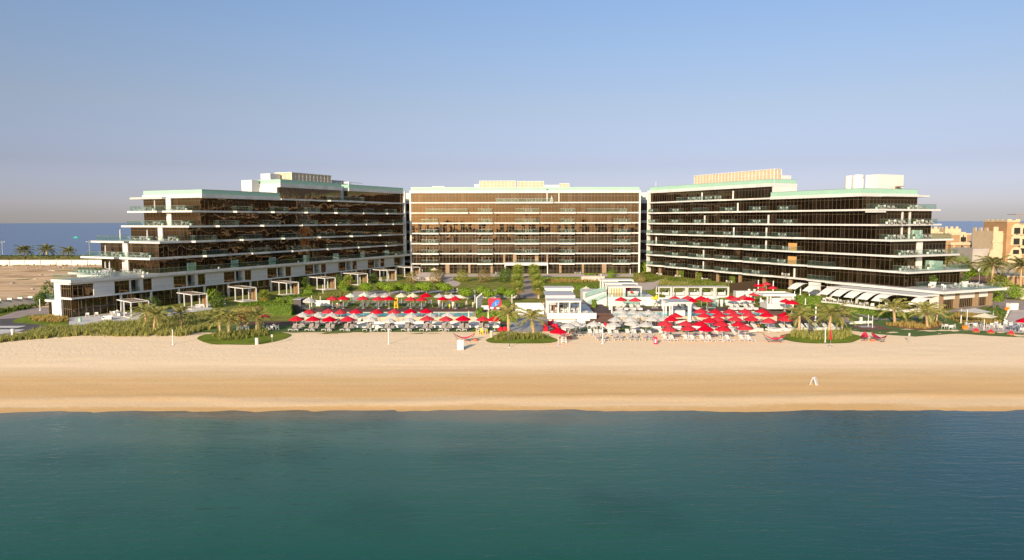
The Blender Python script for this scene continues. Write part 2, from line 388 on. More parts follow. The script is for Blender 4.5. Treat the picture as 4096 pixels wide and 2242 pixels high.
# ------------------------------------------------------------------ the setting: sand, water, ground sheets
def structure(o): o['kind'] = 'structure'; return o
def sandmat():
    m, nt, b = nm('beach_sand'); b.inputs['Roughness'].default_value = .95; b.inputs['Specular IOR Level'].default_value = .05
    t = N(nt, 'ShaderNodeTexCoord'); s = N(nt, 'ShaderNodeSeparateXYZ'); nt.links.new(t.outputs['Object'], s.inputs[0])
    mp = N(nt, 'ShaderNodeMapping'); mp.inputs['Scale'].default_value = (.045, .35, 1); nt.links.new(t.outputs['Object'], mp.inputs[0])
    n1 = N(nt, 'ShaderNodeTexNoise'); n1.inputs['Scale'].default_value = 1.0; n1.inputs['Detail'].default_value = 6; nt.links.new(mp.outputs[0], n1.inputs['Vector'])
    n2 = N(nt, 'ShaderNodeTexNoise'); n2.inputs['Scale'].default_value = .9; n2.inputs['Detail'].default_value = 8; n2.inputs['Roughness'].default_value = .7; nt.links.new(t.outputs['Object'], n2.inputs['Vector'])
    a = N(nt, 'ShaderNodeMath', operation='MULTIPLY_ADD'); a.inputs[1].default_value = 5.0; nt.links.new(n1.outputs['Fac'], a.inputs[0]); nt.links.new(s.outputs['Y'], a.inputs[2])
    a2 = N(nt, 'ShaderNodeMath', operation='MULTIPLY_ADD'); a2.inputs[1].default_value = 1.6; nt.links.new(n2.outputs['Fac'], a2.inputs[0]); nt.links.new(a.outputs[0], a2.inputs[2])
    mr = N(nt, 'ShaderNodeMapRange'); mr.inputs[1].default_value = 74 + 3.3; mr.inputs[2].default_value = 104 + 3.3; nt.links.new(a2.outputs[0], mr.inputs[0])
    r = N(nt, 'ShaderNodeValToRGB'); es = r.color_ramp.elements
    wet = (.62, .37, .155, 1); gold = (.66, .42, .19, 1); pale = (.76, .55, .33, 1); dry = (.84, .645, .425, 1)
    es[0].position = 0; es[0].color = wet; es[1].position = 1; es[1].color = dry
    for p, c in ((.085, gold), (.115, pale), (.185, (.73, .51, .29, 1)), (.24, gold), (.37, (.65, .42, .20, 1)), (.43, (.68, .46, .235, 1)), (.48, (.67, .44, .21, 1)), (.60, (.72, .52, .31, 1)), (.72, dry)):
        e = es.new(p); e.color = c
    nt.links.new(mr.outputs[0], r.inputs[0])
    n3 = N(nt, 'ShaderNodeTexNoise'); n3.inputs['Scale'].default_value = 2.2; n3.inputs['Detail'].default_value = 8; n3.inputs['Roughness'].default_value = .75; nt.links.new(t.outputs['Object'], n3.inputs['Vector'])
    mp2 = N(nt, 'ShaderNodeMapping'); mp2.inputs['Scale'].default_value = (.035, 1.5, 1); nt.links.new(t.outputs['Object'], mp2.inputs[0])
    n6 = N(nt, 'ShaderNodeTexNoise'); n6.inputs['Scale'].default_value = 1; n6.inputs['Detail'].default_value = 5; nt.links.new(mp2.outputs[0], n6.inputs['Vector'])
    av = N(nt, 'ShaderNodeMath', operation='MULTIPLY_ADD'); av.inputs[1].default_value = .55; nt.links.new(n6.outputs['Fac'], av.inputs[0]); nt.links.new(n3.outputs['Fac'], av.inputs[2])
    m3 = N(nt, 'ShaderNodeMapRange'); m3.inputs[1].default_value = .35; m3.inputs[2].default_value = 1.2; m3.inputs[3].default_value = .84; m3.inputs[4].default_value = 1.13; nt.links.new(av.outputs[0], m3.inputs[0])
    vm = N(nt, 'ShaderNodeVectorMath', operation='SCALE'); nt.links.new(r.outputs[0], vm.inputs[0]); nt.links.new(m3.outputs[0], vm.inputs['Scale'])
    nt.links.new(vm.outputs[0], b.inputs['Base Color'])
    n4 = N(nt, 'ShaderNodeTexNoise'); n4.inputs['Scale'].default_value = 3.0; n4.inputs['Detail'].default_value = 6; nt.links.new(t.outputs['Object'], n4.inputs['Vector'])
    bp = N(nt, 'ShaderNodeBump'); bp.inputs['Strength'].default_value = .5; bp.inputs['Distance'].default_value = .06
    vo = N(nt, 'ShaderNodeTexVoronoi'); vo.inputs['Scale'].default_value = 1.1; nt.links.new(t.outputs['Object'], vo.inputs['Vector'])
    vr = N(nt, 'ShaderNodeMapRange'); vr.inputs[1].default_value = .10; vr.inputs[2].default_value = .34; nt.links.new(vo.outputs['Distance'], vr.inputs[0])
    um = N(nt, 'ShaderNodeMapRange'); um.inputs[1].default_value = 98; um.inputs[2].default_value = 108; nt.links.new(a.outputs[0], um.inputs[0])
    vm2 = N(nt, 'ShaderNodeMath', operation='MULTIPLY'); nt.links.new(vr.outputs[0], vm2.inputs[0]); nt.links.new(um.outputs[0], vm2.inputs[1])
    hs = N(nt, 'ShaderNodeMath', operation='ADD'); nt.links.new(n4.outputs['Fac'], hs.inputs[0]); nt.links.new(vm2.outputs[0], hs.inputs[1])
    nt.links.new(hs.outputs[0], bp.inputs['Height']); nt.links.new(bp.outputs[0], b.inputs['Normal'])
    return m
def build_sand():
    vs = []; fs = []
    xs = [-420, -300, -220] + [-165 + 1.3 * i for i in range(255)] + [220, 300, 420]
    ys = [40, 50, 58] + [62 + .8 * i for i in range(81)]
    for y in ys:
        for x in xs:
            z = G(y)
            sh = .35 * noise.noise(Vector((x * .018, 3.1, 0))) + .10 * noise.noise(Vector((x * .11, 9.0, 0)))
            z += (sh * .25) * max(0, 1 - abs(y - 76) / 12)
            k = max(0, 1 - abs(y + 4 * noise.noise(Vector((x * .03, 5, 5))) - 80) / 1.6)
            z += .10 * k
            z += .035 * noise.noise(Vector((x * .25, y * .5, 0))) + .02 * noise.noise(Vector((x * .9, y * 1.1, 4)))
            if y > 118: z += .004 - .06 * max(0, (y - 123) / 4)
            vs.append((x, y, z))
    n = len(xs)
    for j in range(len(ys) - 1):
        for i in range(n - 1): fs.append((j * n + i, j * n + i + 1, (j + 1) * n + i + 1, (j + 1) * n + i))
    mb = MB(); mb.add(vs, fs); structure(mb.build('beach_sand', sandmat(), smooth=True))
build_sand()

def watermat(name, deep, wave, amp, shallow=None, rough=.06, spec=.5):
    m, nt, b = nm(name); b.inputs['Roughness'].default_value = rough; b.inputs['IOR'].default_value = 1.33
    b.inputs['Specular IOR Level'].default_value = spec
    t = N(nt, 'ShaderNodeTexCoord')
    if shallow:
        s = N(nt, 'ShaderNodeSeparateXYZ'); nt.links.new(t.outputs['Object'], s.inputs[0])
        mp = N(nt, 'ShaderNodeMapping'); mp.inputs['Scale'].default_value = (.05, .16, 1); nt.links.new(t.outputs['Object'], mp.inputs[0])
        n1 = N(nt, 'ShaderNodeTexNoise'); n1.inputs['Scale'].default_value = 1; n1.inputs['Detail'].default_value = 4; nt.links.new(mp.outputs[0], n1.inputs['Vector'])
        a = N(nt, 'ShaderNodeMath', operation='MULTIPLY_ADD'); a.inputs[1].default_value = 13; nt.links.new(n1.outputs['Fac'], a.inputs[0]); nt.links.new(s.outputs['Y'], a.inputs[2])
        mr = N(nt, 'ShaderNodeMapRange'); mr.inputs[1].default_value = 44; mr.inputs[2].default_value = 82; nt.links.new(a.outputs[0], mr.inputs[0])
        r = N(nt, 'ShaderNodeValToRGB'); es = r.color_ramp.elements
        es[0].position = 0; es[0].color = deep + (1,); es[1].position = 1; es[1].color = shallow + (1,)
        es[1].color = (.20, .17, .11, 1); e = es.new(.88); e.color = shallow + (1,)
        e = es.new(.62); e.color = tuple((p * .6 + q_ * .4) for p, q_ in zip(deep, shallow)) + (1,)
        nt.links.new(mr.outputs[0], r.inputs[0])
        # weed patches on the bottom
        n5 = N(nt, 'ShaderNodeTexNoise'); n5.inputs['Scale'].default_value = .11; n5.inputs['Detail'].default_value = 5; nt.links.new(t.outputs['Object'], n5.inputs['Vector'])
        r5 = N(nt, 'ShaderNodeMapRange'); r5.inputs[1].default_value = .5; r5.inputs[2].default_value = .75; r5.inputs[3].default_value = 1.0; r5.inputs[4].default_value = .76; nt.links.new(n5.outputs['Fac'], r5.inputs[0])
        vm = N(nt, 'ShaderNodeVectorMath', operation='SCALE'); nt.links.new(r.outputs[0], vm.inputs[0]); nt.links.new(r5.outputs[0], vm.inputs['Scale'])
        # base colour mixed bluer towards the right
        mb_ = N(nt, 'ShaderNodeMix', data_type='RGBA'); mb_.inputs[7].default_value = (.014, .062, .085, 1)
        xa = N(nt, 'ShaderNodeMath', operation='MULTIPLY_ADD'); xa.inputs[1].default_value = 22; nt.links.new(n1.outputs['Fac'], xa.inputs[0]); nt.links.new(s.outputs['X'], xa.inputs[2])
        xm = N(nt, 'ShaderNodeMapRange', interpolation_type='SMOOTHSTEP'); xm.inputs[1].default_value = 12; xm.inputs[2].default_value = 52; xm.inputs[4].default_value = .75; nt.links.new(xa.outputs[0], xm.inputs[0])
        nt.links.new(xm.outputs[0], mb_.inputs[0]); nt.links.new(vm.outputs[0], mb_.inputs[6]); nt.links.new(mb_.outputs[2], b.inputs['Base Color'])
    else:
        b.inputs['Base Color'].default_value = deep + (1,)
    h = None
    for sc_, wt_, rz in wave:
        mp = N(nt, 'ShaderNodeMapping'); mp.inputs['Scale'].default_value = sc_; mp.inputs['Rotation'].default_value = (0, 0, rz)
        nt.links.new(t.outputs['Object'], mp.inputs[0])
        n = N(nt, 'ShaderNodeTexNoise'); n.inputs['Scale'].default_value = 1; n.inputs['Detail'].default_value = 3; n.inputs['Distortion'].default_value = .4
        nt.links.new(mp.outputs[0], n.inputs['Vector'])
        x = N(nt, 'ShaderNodeMath', operation='MULTIPLY_ADD'); x.inputs[1].default_value = wt_; nt.links.new(n.outputs['Fac'], x.inputs[0])
        if h: nt.links.new(h, x.inputs[2])
        else: x.inputs[2].default_value = 0
        h = x.outputs[0]
    bp = N(nt, 'ShaderNodeBump'); bp.inputs['Strength'].default_value = 1; bp.inputs['Distance'].default_value = amp
    nt.links.new(h, bp.inputs['Height']); nt.links.new(bp.outputs[0], b.inputs['Normal'])
    return m
def sheetw(name, m, x0, x1, y0, y1, z):
    mb = MB(); mb.add([(x0, y0, z), (x1, y0, z), (x1, y1, z), (x0, y1, z)], [(0, 1, 2, 3)]); return structure(mb.build(name, m))
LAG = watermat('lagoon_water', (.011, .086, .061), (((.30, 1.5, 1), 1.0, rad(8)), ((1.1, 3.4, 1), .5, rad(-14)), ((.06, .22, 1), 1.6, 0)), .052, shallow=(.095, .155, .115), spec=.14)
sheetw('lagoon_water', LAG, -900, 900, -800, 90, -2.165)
SEA = watermat('sea_water', (.034, .085, .190), (((.05, .35, 1), 1.0, rad(3)), ((.012, .06, 1), 1.5, 0)), .5, rough=.22)
mb = MB(); R7K = 7300.0
arc = [(R7K * math.cos(a), R7K * math.sin(a), -2.2) for a in [rad(15 + 5 * i) for i in range(31)]]
mb.add([(2000, 90, -2.2)] + arc + [(-2000, 90, -2.2)], [tuple(range(33))]); structure(mb.build('sea_water', SEA))

def far_shore():
    vs = []; fs = []; n = 260
    for i in range(n + 1):
        x = -1300 + 10 * i; h = 5 + 5 * noise.noise(Vector((x * .006, 1, 1))) + 5 * abs(noise.noise(Vector((x * .035, 2, 5)))) + 3 * noise.noise(Vector((x * .15, 4, 1)))
        vs += [(x, -640, -3), (x, -645, max(1.5, h)), (x, -700, -3)]
    for i in range(n):
        for j in range(2): fs.append((3 * i + j, 3 * i + 3 + j, 3 * i + 4 + j, 3 * i + 1 + j))
    mb = MB(); mb.add(vs, fs); structure(mb.build('far_shore', mat('far_shore_land', (.10, .085, .05), .95, .4, .05)))
far_shore()
def bandsheet(name, pts, m, layer, zfun=None):
    """a flat sheet laid on the terrain: cut where the slope changes"""
    bm = bmesh.new()
    vs = [bm.verts.new((p[0], p[1], 0)) for p in pts]
    f = bm.faces.new(vs); f.normal_update()
    if f.normal.z < 0: f.normal_flip()
    bmesh.ops.triangulate(bm, faces=bm.faces[:])
    if zfun is None:
        for yb in (74.5, 100, 118, 133, 225):
            bmesh.ops.bisect_plane(bm, geom=bm.verts[:] + bm.edges[:] + bm.faces[:], plane_co=(0, yb, 0), plane_no=(0, 1, 0))
    for v in bm.verts: v.co.z = (G(v.co.y) if zfun is None else zfun(v.co.y)) + layer * .012
    me = bpy.data.meshes.new(name); bm.to_mesh(me); bm.free(); me.materials.append(m)
    o = bpy.data.objects.new(name, me); C.objects.link(o); return structure(o)
def smooth(pts, n=5):
    out = []; k = len(pts)
    for i in range(k):
        a, b, c_, d = (Vector(pts[(i + j - 1) % k][:2]) for j in range(4))
        for t in [x / n for x in range(n)]:
            out.append(.5 * ((2 * b) + (-a + c_) * t + (2 * a - 5 * b + 4 * c_ - d) * t * t + (-a + 3 * b - 3 * c_ + d) * t ** 3))
    return out
def pq(*tr, dz=0.0): return [qg(*t, dz) for t in tr]

bandsheet('ground', [(-420, 119), (420, 119), (420, 345), (-420, 345)], M['lawnb'], -.5)
# vacant sandy land on the left, with mounds
def vacant():
    vs = []; fs = []; xs = [-420 + 3 * i for i in range(119)]; ys = [150 + 3 * i for i in range(62)]
    for y in ys:
        for x in xs:
            z = G(y) + .06 + .55 * max(0, noise.noise(Vector((x * .06, y * .09, 1)))) + .25 * noise.noise(Vector((x * .17, y * .25, 2))) * (1 if x < -92 else 0)
            if y > 288: z += .5 * noise.noise(Vector((x * .2, y * .2, 7)))
            if x > -86 or y < 156 + (x + 140) * .0: z = G(y) - .3
            vs.append((x, y, z))
    n = len(xs)
    for j in range(len(ys) - 1):
        for i in range(n - 1): fs.append((j * n + i, j * n + i + 1, (j + 1) * n + i + 1, (j + 1) * n + i))
    m, nt, b = nm('dune_sand'); b.inputs['Roughness'].default_value = .95; b.inputs['Specular IOR Level'].default_value = .05
    t = N(nt, 'ShaderNodeTexCoord'); mp = N(nt, 'ShaderNodeMapping'); mp.inputs['Scale'].default_value = (.03, .10, 1); nt.links.new(t.outputs['Object'], mp.inputs[0])
    n1 = N(nt, 'ShaderNodeTexNoise'); n1.inputs['Scale'].default_value = 1; n1.inputs['Detail'].default_value = 7; n1.inputs['Roughness'].default_value = .65; nt.links.new(mp.outputs[0], n1.inputs['Vector'])
    r = N(nt, 'ShaderNodeValToRGB'); es = r.color_ramp.elements
    es[0].position = .34; es[0].color = (.27, .155, .08, 1); es[1].position = .62; es[1].color = (.70, .50, .31, 1)
    e = es.new(.45); e.color = (.54, .36, .205, 1)
    nt.links.new(n1.outputs['Fac'], r.inputs[0]); nt.links.new(r.outputs[0], b.inputs['Base Color'])
    mb = MB(); mb.add(vs, fs); structure(mb.build('vacant_land', m, smooth=True))
vacant()

# left road and car park
bandsheet('road', [gp(-900, 1320)] + pq((1, 0, 860), (1, 330, 755), (1, 740, 690), (1, 900, 700), (1, 900, 870), (1, 700, 905), (1, 400, 990), (1, 800, 1020), (1, 500, 1130), (1, 0, 1250)) + [gp(-900, 1390)], M['pinkpave'], 1)
bandsheet('parking_bay', pq((1, 0, 900), (1, 300, 885), (1, 500, 960), (1, 780, 1020), (1, 520, 1115), (1, 0, 1110)), M['asph'], 2)
bandsheet('paving_stripe', pq((1, 0, 1018), (1, 440, 1015), (1, 290, 1050), (1, 0, 1050)), M['pavew'], 3)
bandsheet('paving_stripe', pq((1, 0, 1075), (1, 420, 1075), (1, 300, 1108), (1, 0, 1150)), M['pavew'], 3)
bandsheet('road_verge', [gp(-700, 1330), gp(-700, 1310)] + pq((1, 0, 790), (1, 400, 690), (1, 740, 640), (1, 740, 680), (1, 330, 745), (1, 0, 845)), M['lawn'], 2)
bandsheet('lawn', smooth(pq((1, 210, 950), (1, 330, 880), (1, 520, 835), (1, 800, 830), (1, 1100, 900), (1, 1100, 1010), (1, 800, 1005), (1, 520, 985))), M['lawn'], 3)
bandsheet('terrace_paving', pq((1, 1150, 880), (1, 1900, 800), (1, 2480, 790), (2, 1200, 640), (2, 1240, 740), (2, 820, 800), (1, 2300, 950), (1, 1750, 960), (1, 1300, 1040), (1, 1140, 1000)), M['pavew'], 2)
# left planted slope below the villas, and the sandy path
bandsheet('lawn', smooth(pq((2, 900, 1090), (2, 1100, 980), (2, 1340, 1010), (2, 1330, 1050), (2, 1150, 1100))), M['lawn'], 3)
bandsheet('lawn', smooth(pq((2, 990, 1222), (2, 1200, 1150), (2, 1700, 1130), (2, 2200, 1115), (2, 2488, 1140), (3, 265, 1180), (3, 100, 1250), (2, 2000, 1325), (2, 1500, 1325), (2, 1200, 1315))), M['lawn'], 4)
bandsheet('lawn', smooth(pq((4, 1428, 1250), (4, 1560, 1200), (4, 1900, 1150), (4, 2300, 1160), (5, 400, 1190), (5, 545, 1255), (5, 400, 1300), (4, 2100, 1308), (4, 1650, 1305), (4, 1480, 1290))), M['lawn'], 4)
bandsheet('lawn', smooth(pq((7, 290, 1190), (7, 450, 1145), (7, 900, 1110), (7, 1400, 1140), (7, 1640, 1195), (7, 1560, 1260), (7, 1380, 1300), (7, 800, 1305), (7, 430, 1260))), M['lawn'], 4)
# turf strip along the loungers, and the right lawn with its curved edge
TY = qg(3, 1000, 1120).y
bandsheet('artificial_turf', [(-56, TY - .2), (-36, TY), (52, TY + .4), (53, 129), (-50, 129)], M['turf'], 2)
bandsheet('artificial_turf', pq((7, 450, 1108), (7, 1450, 1095)) + smooth(pq((7, 1440, 1100), (7, 1900, 1150), (7, 2488, 1190), (8, 700, 1192), (8, 1060, 1165), (8, 1420, 1145), (8, 1900, 1180), (8, 2488, 1205)))[5:-6] + [gp(4250, 1352), gp(4250, 1330)] + pq((8, 2488, 1140), (8, 1480, 1080), (8, 1440, 980), (8, 1230, 850), (8, 1480, 780), (8, 1800, 720), (8, 2150, 740), (8, 1000, 830), (7, 2488, 900), (7, 1440, 780), (7, 1300, 980), (7, 450, 1000)), M['turf'], 1)
bandsheet('lawn', smooth(pq((8, 1450, 1000), (8, 1240, 890), (8, 1280, 820), (8, 1600, 790), (8, 1900, 740), (8, 2170, 750), (8, 2200, 830), (8, 2130, 960), (8, 1800, 1000))), M['lawn'], 3)
bandsheet('terrace_paving', pq((8, 1480, 1000), (8, 2140, 970), (8, 2300, 760)) + [gp(4250, 1235), gp(4250, 1335)] + pq((8, 2488, 1140), (8, 1900, 1105), (8, 1480, 1075)), M['pave'], 2)
bandsheet('car_park', pq((8, 1090, 800), (8, 2000, 560), (8, 2488, 600)) + [gp(4600, 1215), gp(4600, 1260)] + pq((8, 2488, 900), (8, 2280, 900), (8, 2160, 740), (8, 1850, 690), (8, 1480, 770)), M['pinkpave'], 1.6)
bandsheet('planting_bed', smooth(pq((8, 180, 985), (8, 400, 955), (8, 1150, 970), (8, 1150, 1010), (8, 880, 1085), (8, 400, 1045))), M['soil'], 3)
# decks, centre plaza, garden paths
bandsheet('pool_deck', [(-50, 128.9), (-1, 128.9), (-1, 134), (-50, 134)], M['deck'], 3)
bandsheet('pool_deck', [(16, 128.9), (57, 128.9), (60, 146), (49, 134), (16, 134)], M['deckd'], 3)
bandsheet('plaza', [(-1, 120.5), (-1, 152), (20, 152), (20, 128), (9, 128), (5, 120.5)], M['bgrey'], 2.5)
bandsheet('avenue', pq((4, 1900, 555), (4, 2000, 420), (4, 2070, 190), (4, 2160, 190), (4, 2200, 420), (4, 2330, 555)), M['pinkpave'], 2)
bandsheet('terrace_paving', pq((4, 620, 200), (4, 620, 150), (5, 1800, 150), (5, 1800, 200)), M['pave'], 2)
bandsheet('lawn', pq((4, 700, 320), (4, 1050, 205), (4, 2040, 205), (4, 1960, 420), (4, 1850, 500), (4, 300, 520), (3, 1300, 440)), M['lawnb'], 1)
bandsheet('lawn', pq((4, 2260, 205), (5, 1300, 205), (5, 1250, 420), (5, 330, 330)), M['lawn'], 1.5)
bandsheet('garden_path', smooth(pq((3, 1290, 470), (3, 1400, 440), (4, 300, 430), (4, 1800, 415), (4, 1800, 460), (4, 200, 470), (3, 1560, 560), (3, 1300, 600))), M['pave'], 2.2)
bandsheet('garden_path', smooth(pq((4, 700, 245), (4, 800, 195), (4, 900, 190), (4, 880, 250), (4, 1000, 300), (4, 960, 350), (4, 840, 350))), M['pave'], 2.6)
bandsheet('garden_path', smooth(pq((6, -90, 330), (6, 0, 290), (6, 250, 290), (6, 420, 240), (6, 560, 270), (6, 330, 340), (6, 250, 410), (6, 80, 420))), M['pave'], 2)
bandsheet('garden_path', smooth(pq((6, 640, 300), (6, 900, 270), (6, 1250, 320), (6, 1100, 340), (6, 800, 320))), M['pave'], 2)
bandsheet('restaurant_path', pq((7, 1200, 690), (7, 1950, 900), (7, 2488, 880), (8, 1060, 780), (8, 1100, 830), (8, 600, 900), (7, 1900, 920), (7, 1440, 790), (7, 1440, 980), (7, 1300, 980)), M['pinkpave'], 2.4)
bandsheet('platform', pq((7, 1420, 1010), (7, 1900, 995), (7, 2180, 1085), (7, 1650, 1095)), M['plank'], 6)
bandsheet('platform', pq((7, 1575, 1022), (7, 1800, 1015), (7, 1890, 1045), (7, 1640, 1050)), M['bgrey'], 8)

# raised pool terraces: deck, lawn strip, basin
TZ = .15
def terrace(x0, x1, px0, px1, dm, skew=0):
    def slab(name, a0, a1, b0, b1, m, z1=TZ, z0=-1.0):
        mb = MB(); mb.box(a0, a1, b0, b1, z0, z1); return structure(mb.build(name, m))
    slab('pool_coping', x0, x1, 133.0, 133.45, M['cream'])
    slab('pool_coping', x0, px0, 133.45, 140.0, M['cream'])
    slab('pool_coping', px1, x1, 133.45, 140.0, M['cream'])
    slab('pool_coping', x0, x1, 140.0, 140.5, M['cream'])
    slab('terrace_deck', x0 - 1.5, x1 + 1.5, 140.5, 147.3, dm)
    slab('terrace_lawn', x0 - 1.5, x1 + 1.5, 147.3, 155, M['lawn'])
    pm = watermat('pool_water', (.035, .44, .49), (((1.6, 2.4, 1), 1.0, 0), ((.4, .7, 1), 1.2, rad(30))), .014, rough=.05, spec=.25)
    mb = MB(); mb.box(px0, px1, 133.45, 140.0, -.9, .06); structure(mb.build('pool_water', pm))
terrace(-38.4, -6.5, -37.4, -7.6, M['deck'])
terrace(17.0, 49.0, 18.0, 48.0, M['deckd'])

# ------------------------------------------------------------------ the hotel: two wings, a centre block, two link blocks
ST = 3.42
def frame_mull(mb, run, z0, z1, p0, p1, out, step=1.2, w=.055, d=.05, trans=2.25, rows=True):
    """mullions along a straight run from p0 to p1 (x,y); out = outward unit vector"""
    p0, p1, out = Vector(p0), Vector(p1), Vector(out)
    L = (p1 - p0).length; a = (p1 - p0) / L; n = max(1, round(L / step)); ang = math.atan2(a.y, a.x)
    for i in range(n + 1):
        c = p0 + a * (L * i / n) + out * d * .5
        mb.cbox((c.x, c.y, (z0 + z1) / 2), (w, d, z1 - z0 - .006), ang)
    if rows:
        c = (p0 + p1) / 2 + out * d * .3
        mb.cbox((c.x, c.y, z0 + trans), (L, d * .6, .07), ang)
def rail_run(mb, p0, p1, z, h=1.1, w=.05):
    p0, p1 = Vector(p0), Vector(p1); a = p1 - p0; c = (p0 + p1) / 2
    mb.cbox((c.x, c.y, z + h / 2 + .01), (a.length, w, h), math.atan2(a.y, a.x))
def cap_run(mb, p0, p1, z, h=1.1):
    p0, p1 = Vector(p0), Vector(p1); a = p1 - p0; c = (p0 + p1) / 2
    mb.cbox((c.x, c.y, z + h + .03), (a.length, .07, .05), math.atan2(a.y, a.x))

FURN = []      # balcony furniture is placed later: (kind, world matrix, label words)
class Wing:
    S = 18.8
    def __init__(s, name, label, org, ang, sg, glass):
        s.root = thing(name, label, 'hotel', org, ang); s.sg = sg; s.g = M[glass]
        s.Mx = Matrix.Translation(Vector(org)) @ Matrix.Rotation(ang, 4, 'Z')
    def w(s, t, sv, z=0): return s.Mx @ Vector((s.sg * t, sv, z))
    def B(s, mb, t0, t1, s0, s1, z0, z1): return mb.box(s.sg * t0, s.sg * t1, s0, s1, z0, z1)
    def pr(s, mb, poly, z0, z1): return mb.prism([(s.sg * t, v) for t, v in poly], z0, z1)
    def P(s, name, mb, m, parent=None, **k): return mb.build(name, m, parent or s.root, **k)
    def storey(s, k, t0, t1, z0=None, z1=None, s0=0.0, glass=None, step=1.2, dp=None):
        dp = dp or s.S
        z0 = ST * k if z0 is None else z0; z1 = ST * (k + 1) - .42 if z1 is None else z1
        g = MB(); s.B(g, t0, t1, s0, dp, z0, z1); go = s.P('glazing', g, glass or s.g)
        m = MB(); sg = s.sg
        frame_mull(m, 0, z0, z1, (sg * t0, s0), (sg * t1, s0), (0, -1), step)
        frame_mull(m, 0, z0, z1, (sg * t1, s0), (sg * t1, dp), (sg, 0), step)
        s.P('mullions', m, M['mulld'], go)
        return go
    def slab(s, k, tS, teeth, ov=.9, tip=2.2, depth=1.1, abrupt_inner=True, th=.42, z=None, end_cut=None):
        z = ST * k if z is None else z
        e = [(0, -ov)]
        for c, ln in teeth:
            if c + ln / 2 > tS - 1: continue
            a, b = max(.3, c - ln / 2), c + ln / 2
            if abrupt_inner: e += [(a, -ov), (a + .15, -ov - depth), (b - 2.6, -ov - depth), (b, -ov)]
            else: e += [(a, -ov), (a + 2.6, -ov - depth), (b - .15, -ov - depth), (b, -ov)]
        e += [(tS, -ov), (tS, s.S + tip), (0, s.S + .3)]
        if end_cut:            # a notch in the end edge
            (a, b, d) = end_cut
            i = len(e) - 2
            e[i:i] = [(tS, a), (tS - d, a), (tS - d, b), (tS, b)]
        mb = MB(); s.pr(mb, e, z - th, z)
        o = s.P('floor_slab', mb, M['band'])
        for c, ln in teeth:
            if c + ln / 2 > tS - 1: continue
            a, b = max(.3, c - ln / 2) + .2, c + ln / 2 - 2.2
            if not abrupt_inner: a, b = max(.3, c - ln / 2) + 2.2, c + ln / 2 - .2
            y = -ov - depth + .1; rl = MB(); cp = MB()
            for p0, p1 in (((a, y), (b, y)), ((a, y + .05), (a, -.1)), ((b, y + .05), (b, -.1))):
                p0 = (s.sg * p0[0], p0[1]); p1 = (s.sg * p1[0], p1[1])
                rail_run(rl, p0, p1, z); cap_run(cp, p0, p1, z)
            ro = s.P('glass_railing', rl, M['rail'], o); s.P('handrail', cp, M['steel'], ro)
        return o, z
    def endrail(s, o, z, tG, tS, s0, s1):
        sg = s.sg; rl = MB(); cp = MB()
        for p0, p1 in (((tG + .1, s0), (tS - .15, s0)), ((tS - .15, s0 + .05), (tS - .15, s1 - .05)), ((tG + .1, s1), (tS - .15, s1))):
            if abs(p0[0] - p1[0]) + abs(p0[1] - p1[1]) < .3: continue
            rail_run(rl, (sg * p0[0], p0[1]), (sg * p1[0], p1[1]), z); cap_run(cp, (sg * p0[0], p0[1]), (sg * p1[0], p1[1]), z)
        ro = s.P('glass_railing', rl, M['rail'], o); s.P('handrail', cp, M['steel'], ro)
    def parapet(s, t0, t1, z, hb=.95, hg=1.05, s0=-.05, s1=None, gout=.0):
        """white fascia then frosted green glass above, as one ring each"""
        s1 = s.S if s1 is None else s1
        b = MB(); s.B(b, t0, t1, s0 - .55, s1 + .5, z, z + hb)
        bo = s.P('fascia', b, M['band'])
        g = MB(); y0, y1 = s0 - .35, s1 + .3; th = .12
        ta, tb = t0 + .02, t1 - .25
        s.B(g, ta, tb, y0, y0 + th, z + hb, z + hb + hg); s.B(g, tb - th, tb, y0 + th, y1 - th, z + hb, z + hb + hg)
        s.B(g, ta, tb, y1 - th, y1, z + hb, z + hb + hg); s.B(g, ta, ta + th, y0 + th, y1 - th, z + hb, z + hb + hg)
        s.P('glass_parapet', g, M['green'], bo)
        c = MB(); s.B(c, ta, tb, y0 - .02, y0 + th + .02, z + hb + hg, z + hb + hg + .06); s.B(c, tb - th - .02, tb + .02, y0 + th + .02, y1, z + hb + hg, z + hb + hg + .06)
        s.P('parapet_rail', c, M['steel'], bo)
    def louvre(s, t0, t1, s0, s1, z0, z1, step=1.6, m='screen'):
        """roof plant screen: a frame with see-through louvre panels"""
        b = MB(); s.B(b, t0 + .12, t1 - .12, s0 + .12, s1 - .12, z0, z1 - .1); o = s.P('plant_screen', b, M[m])
        f = MB(); sg = s.sg
        frame_mull(f, 0, z0, z1, (sg * t0, s0), (sg * t1, s0), (0, 1), step, .12, .1, (z1 - z0) * .62)
        frame_mull(f, 0, z0, z1, (sg * t1, s0), (sg * t1, s1), (-sg, 0), step, .12, .1, (z1 - z0) * .62)
        s.B(f, t0, t1, s0 - .03, s0 + .1, z1 - .12, z1 + .02); s.B(f, t1 - .1, t1 + .03, s0 + .1, s1, z1 - .12, z1 + .02)
        s.P('screen_frame', f, M['wpaint'], o)

DZ = -.25
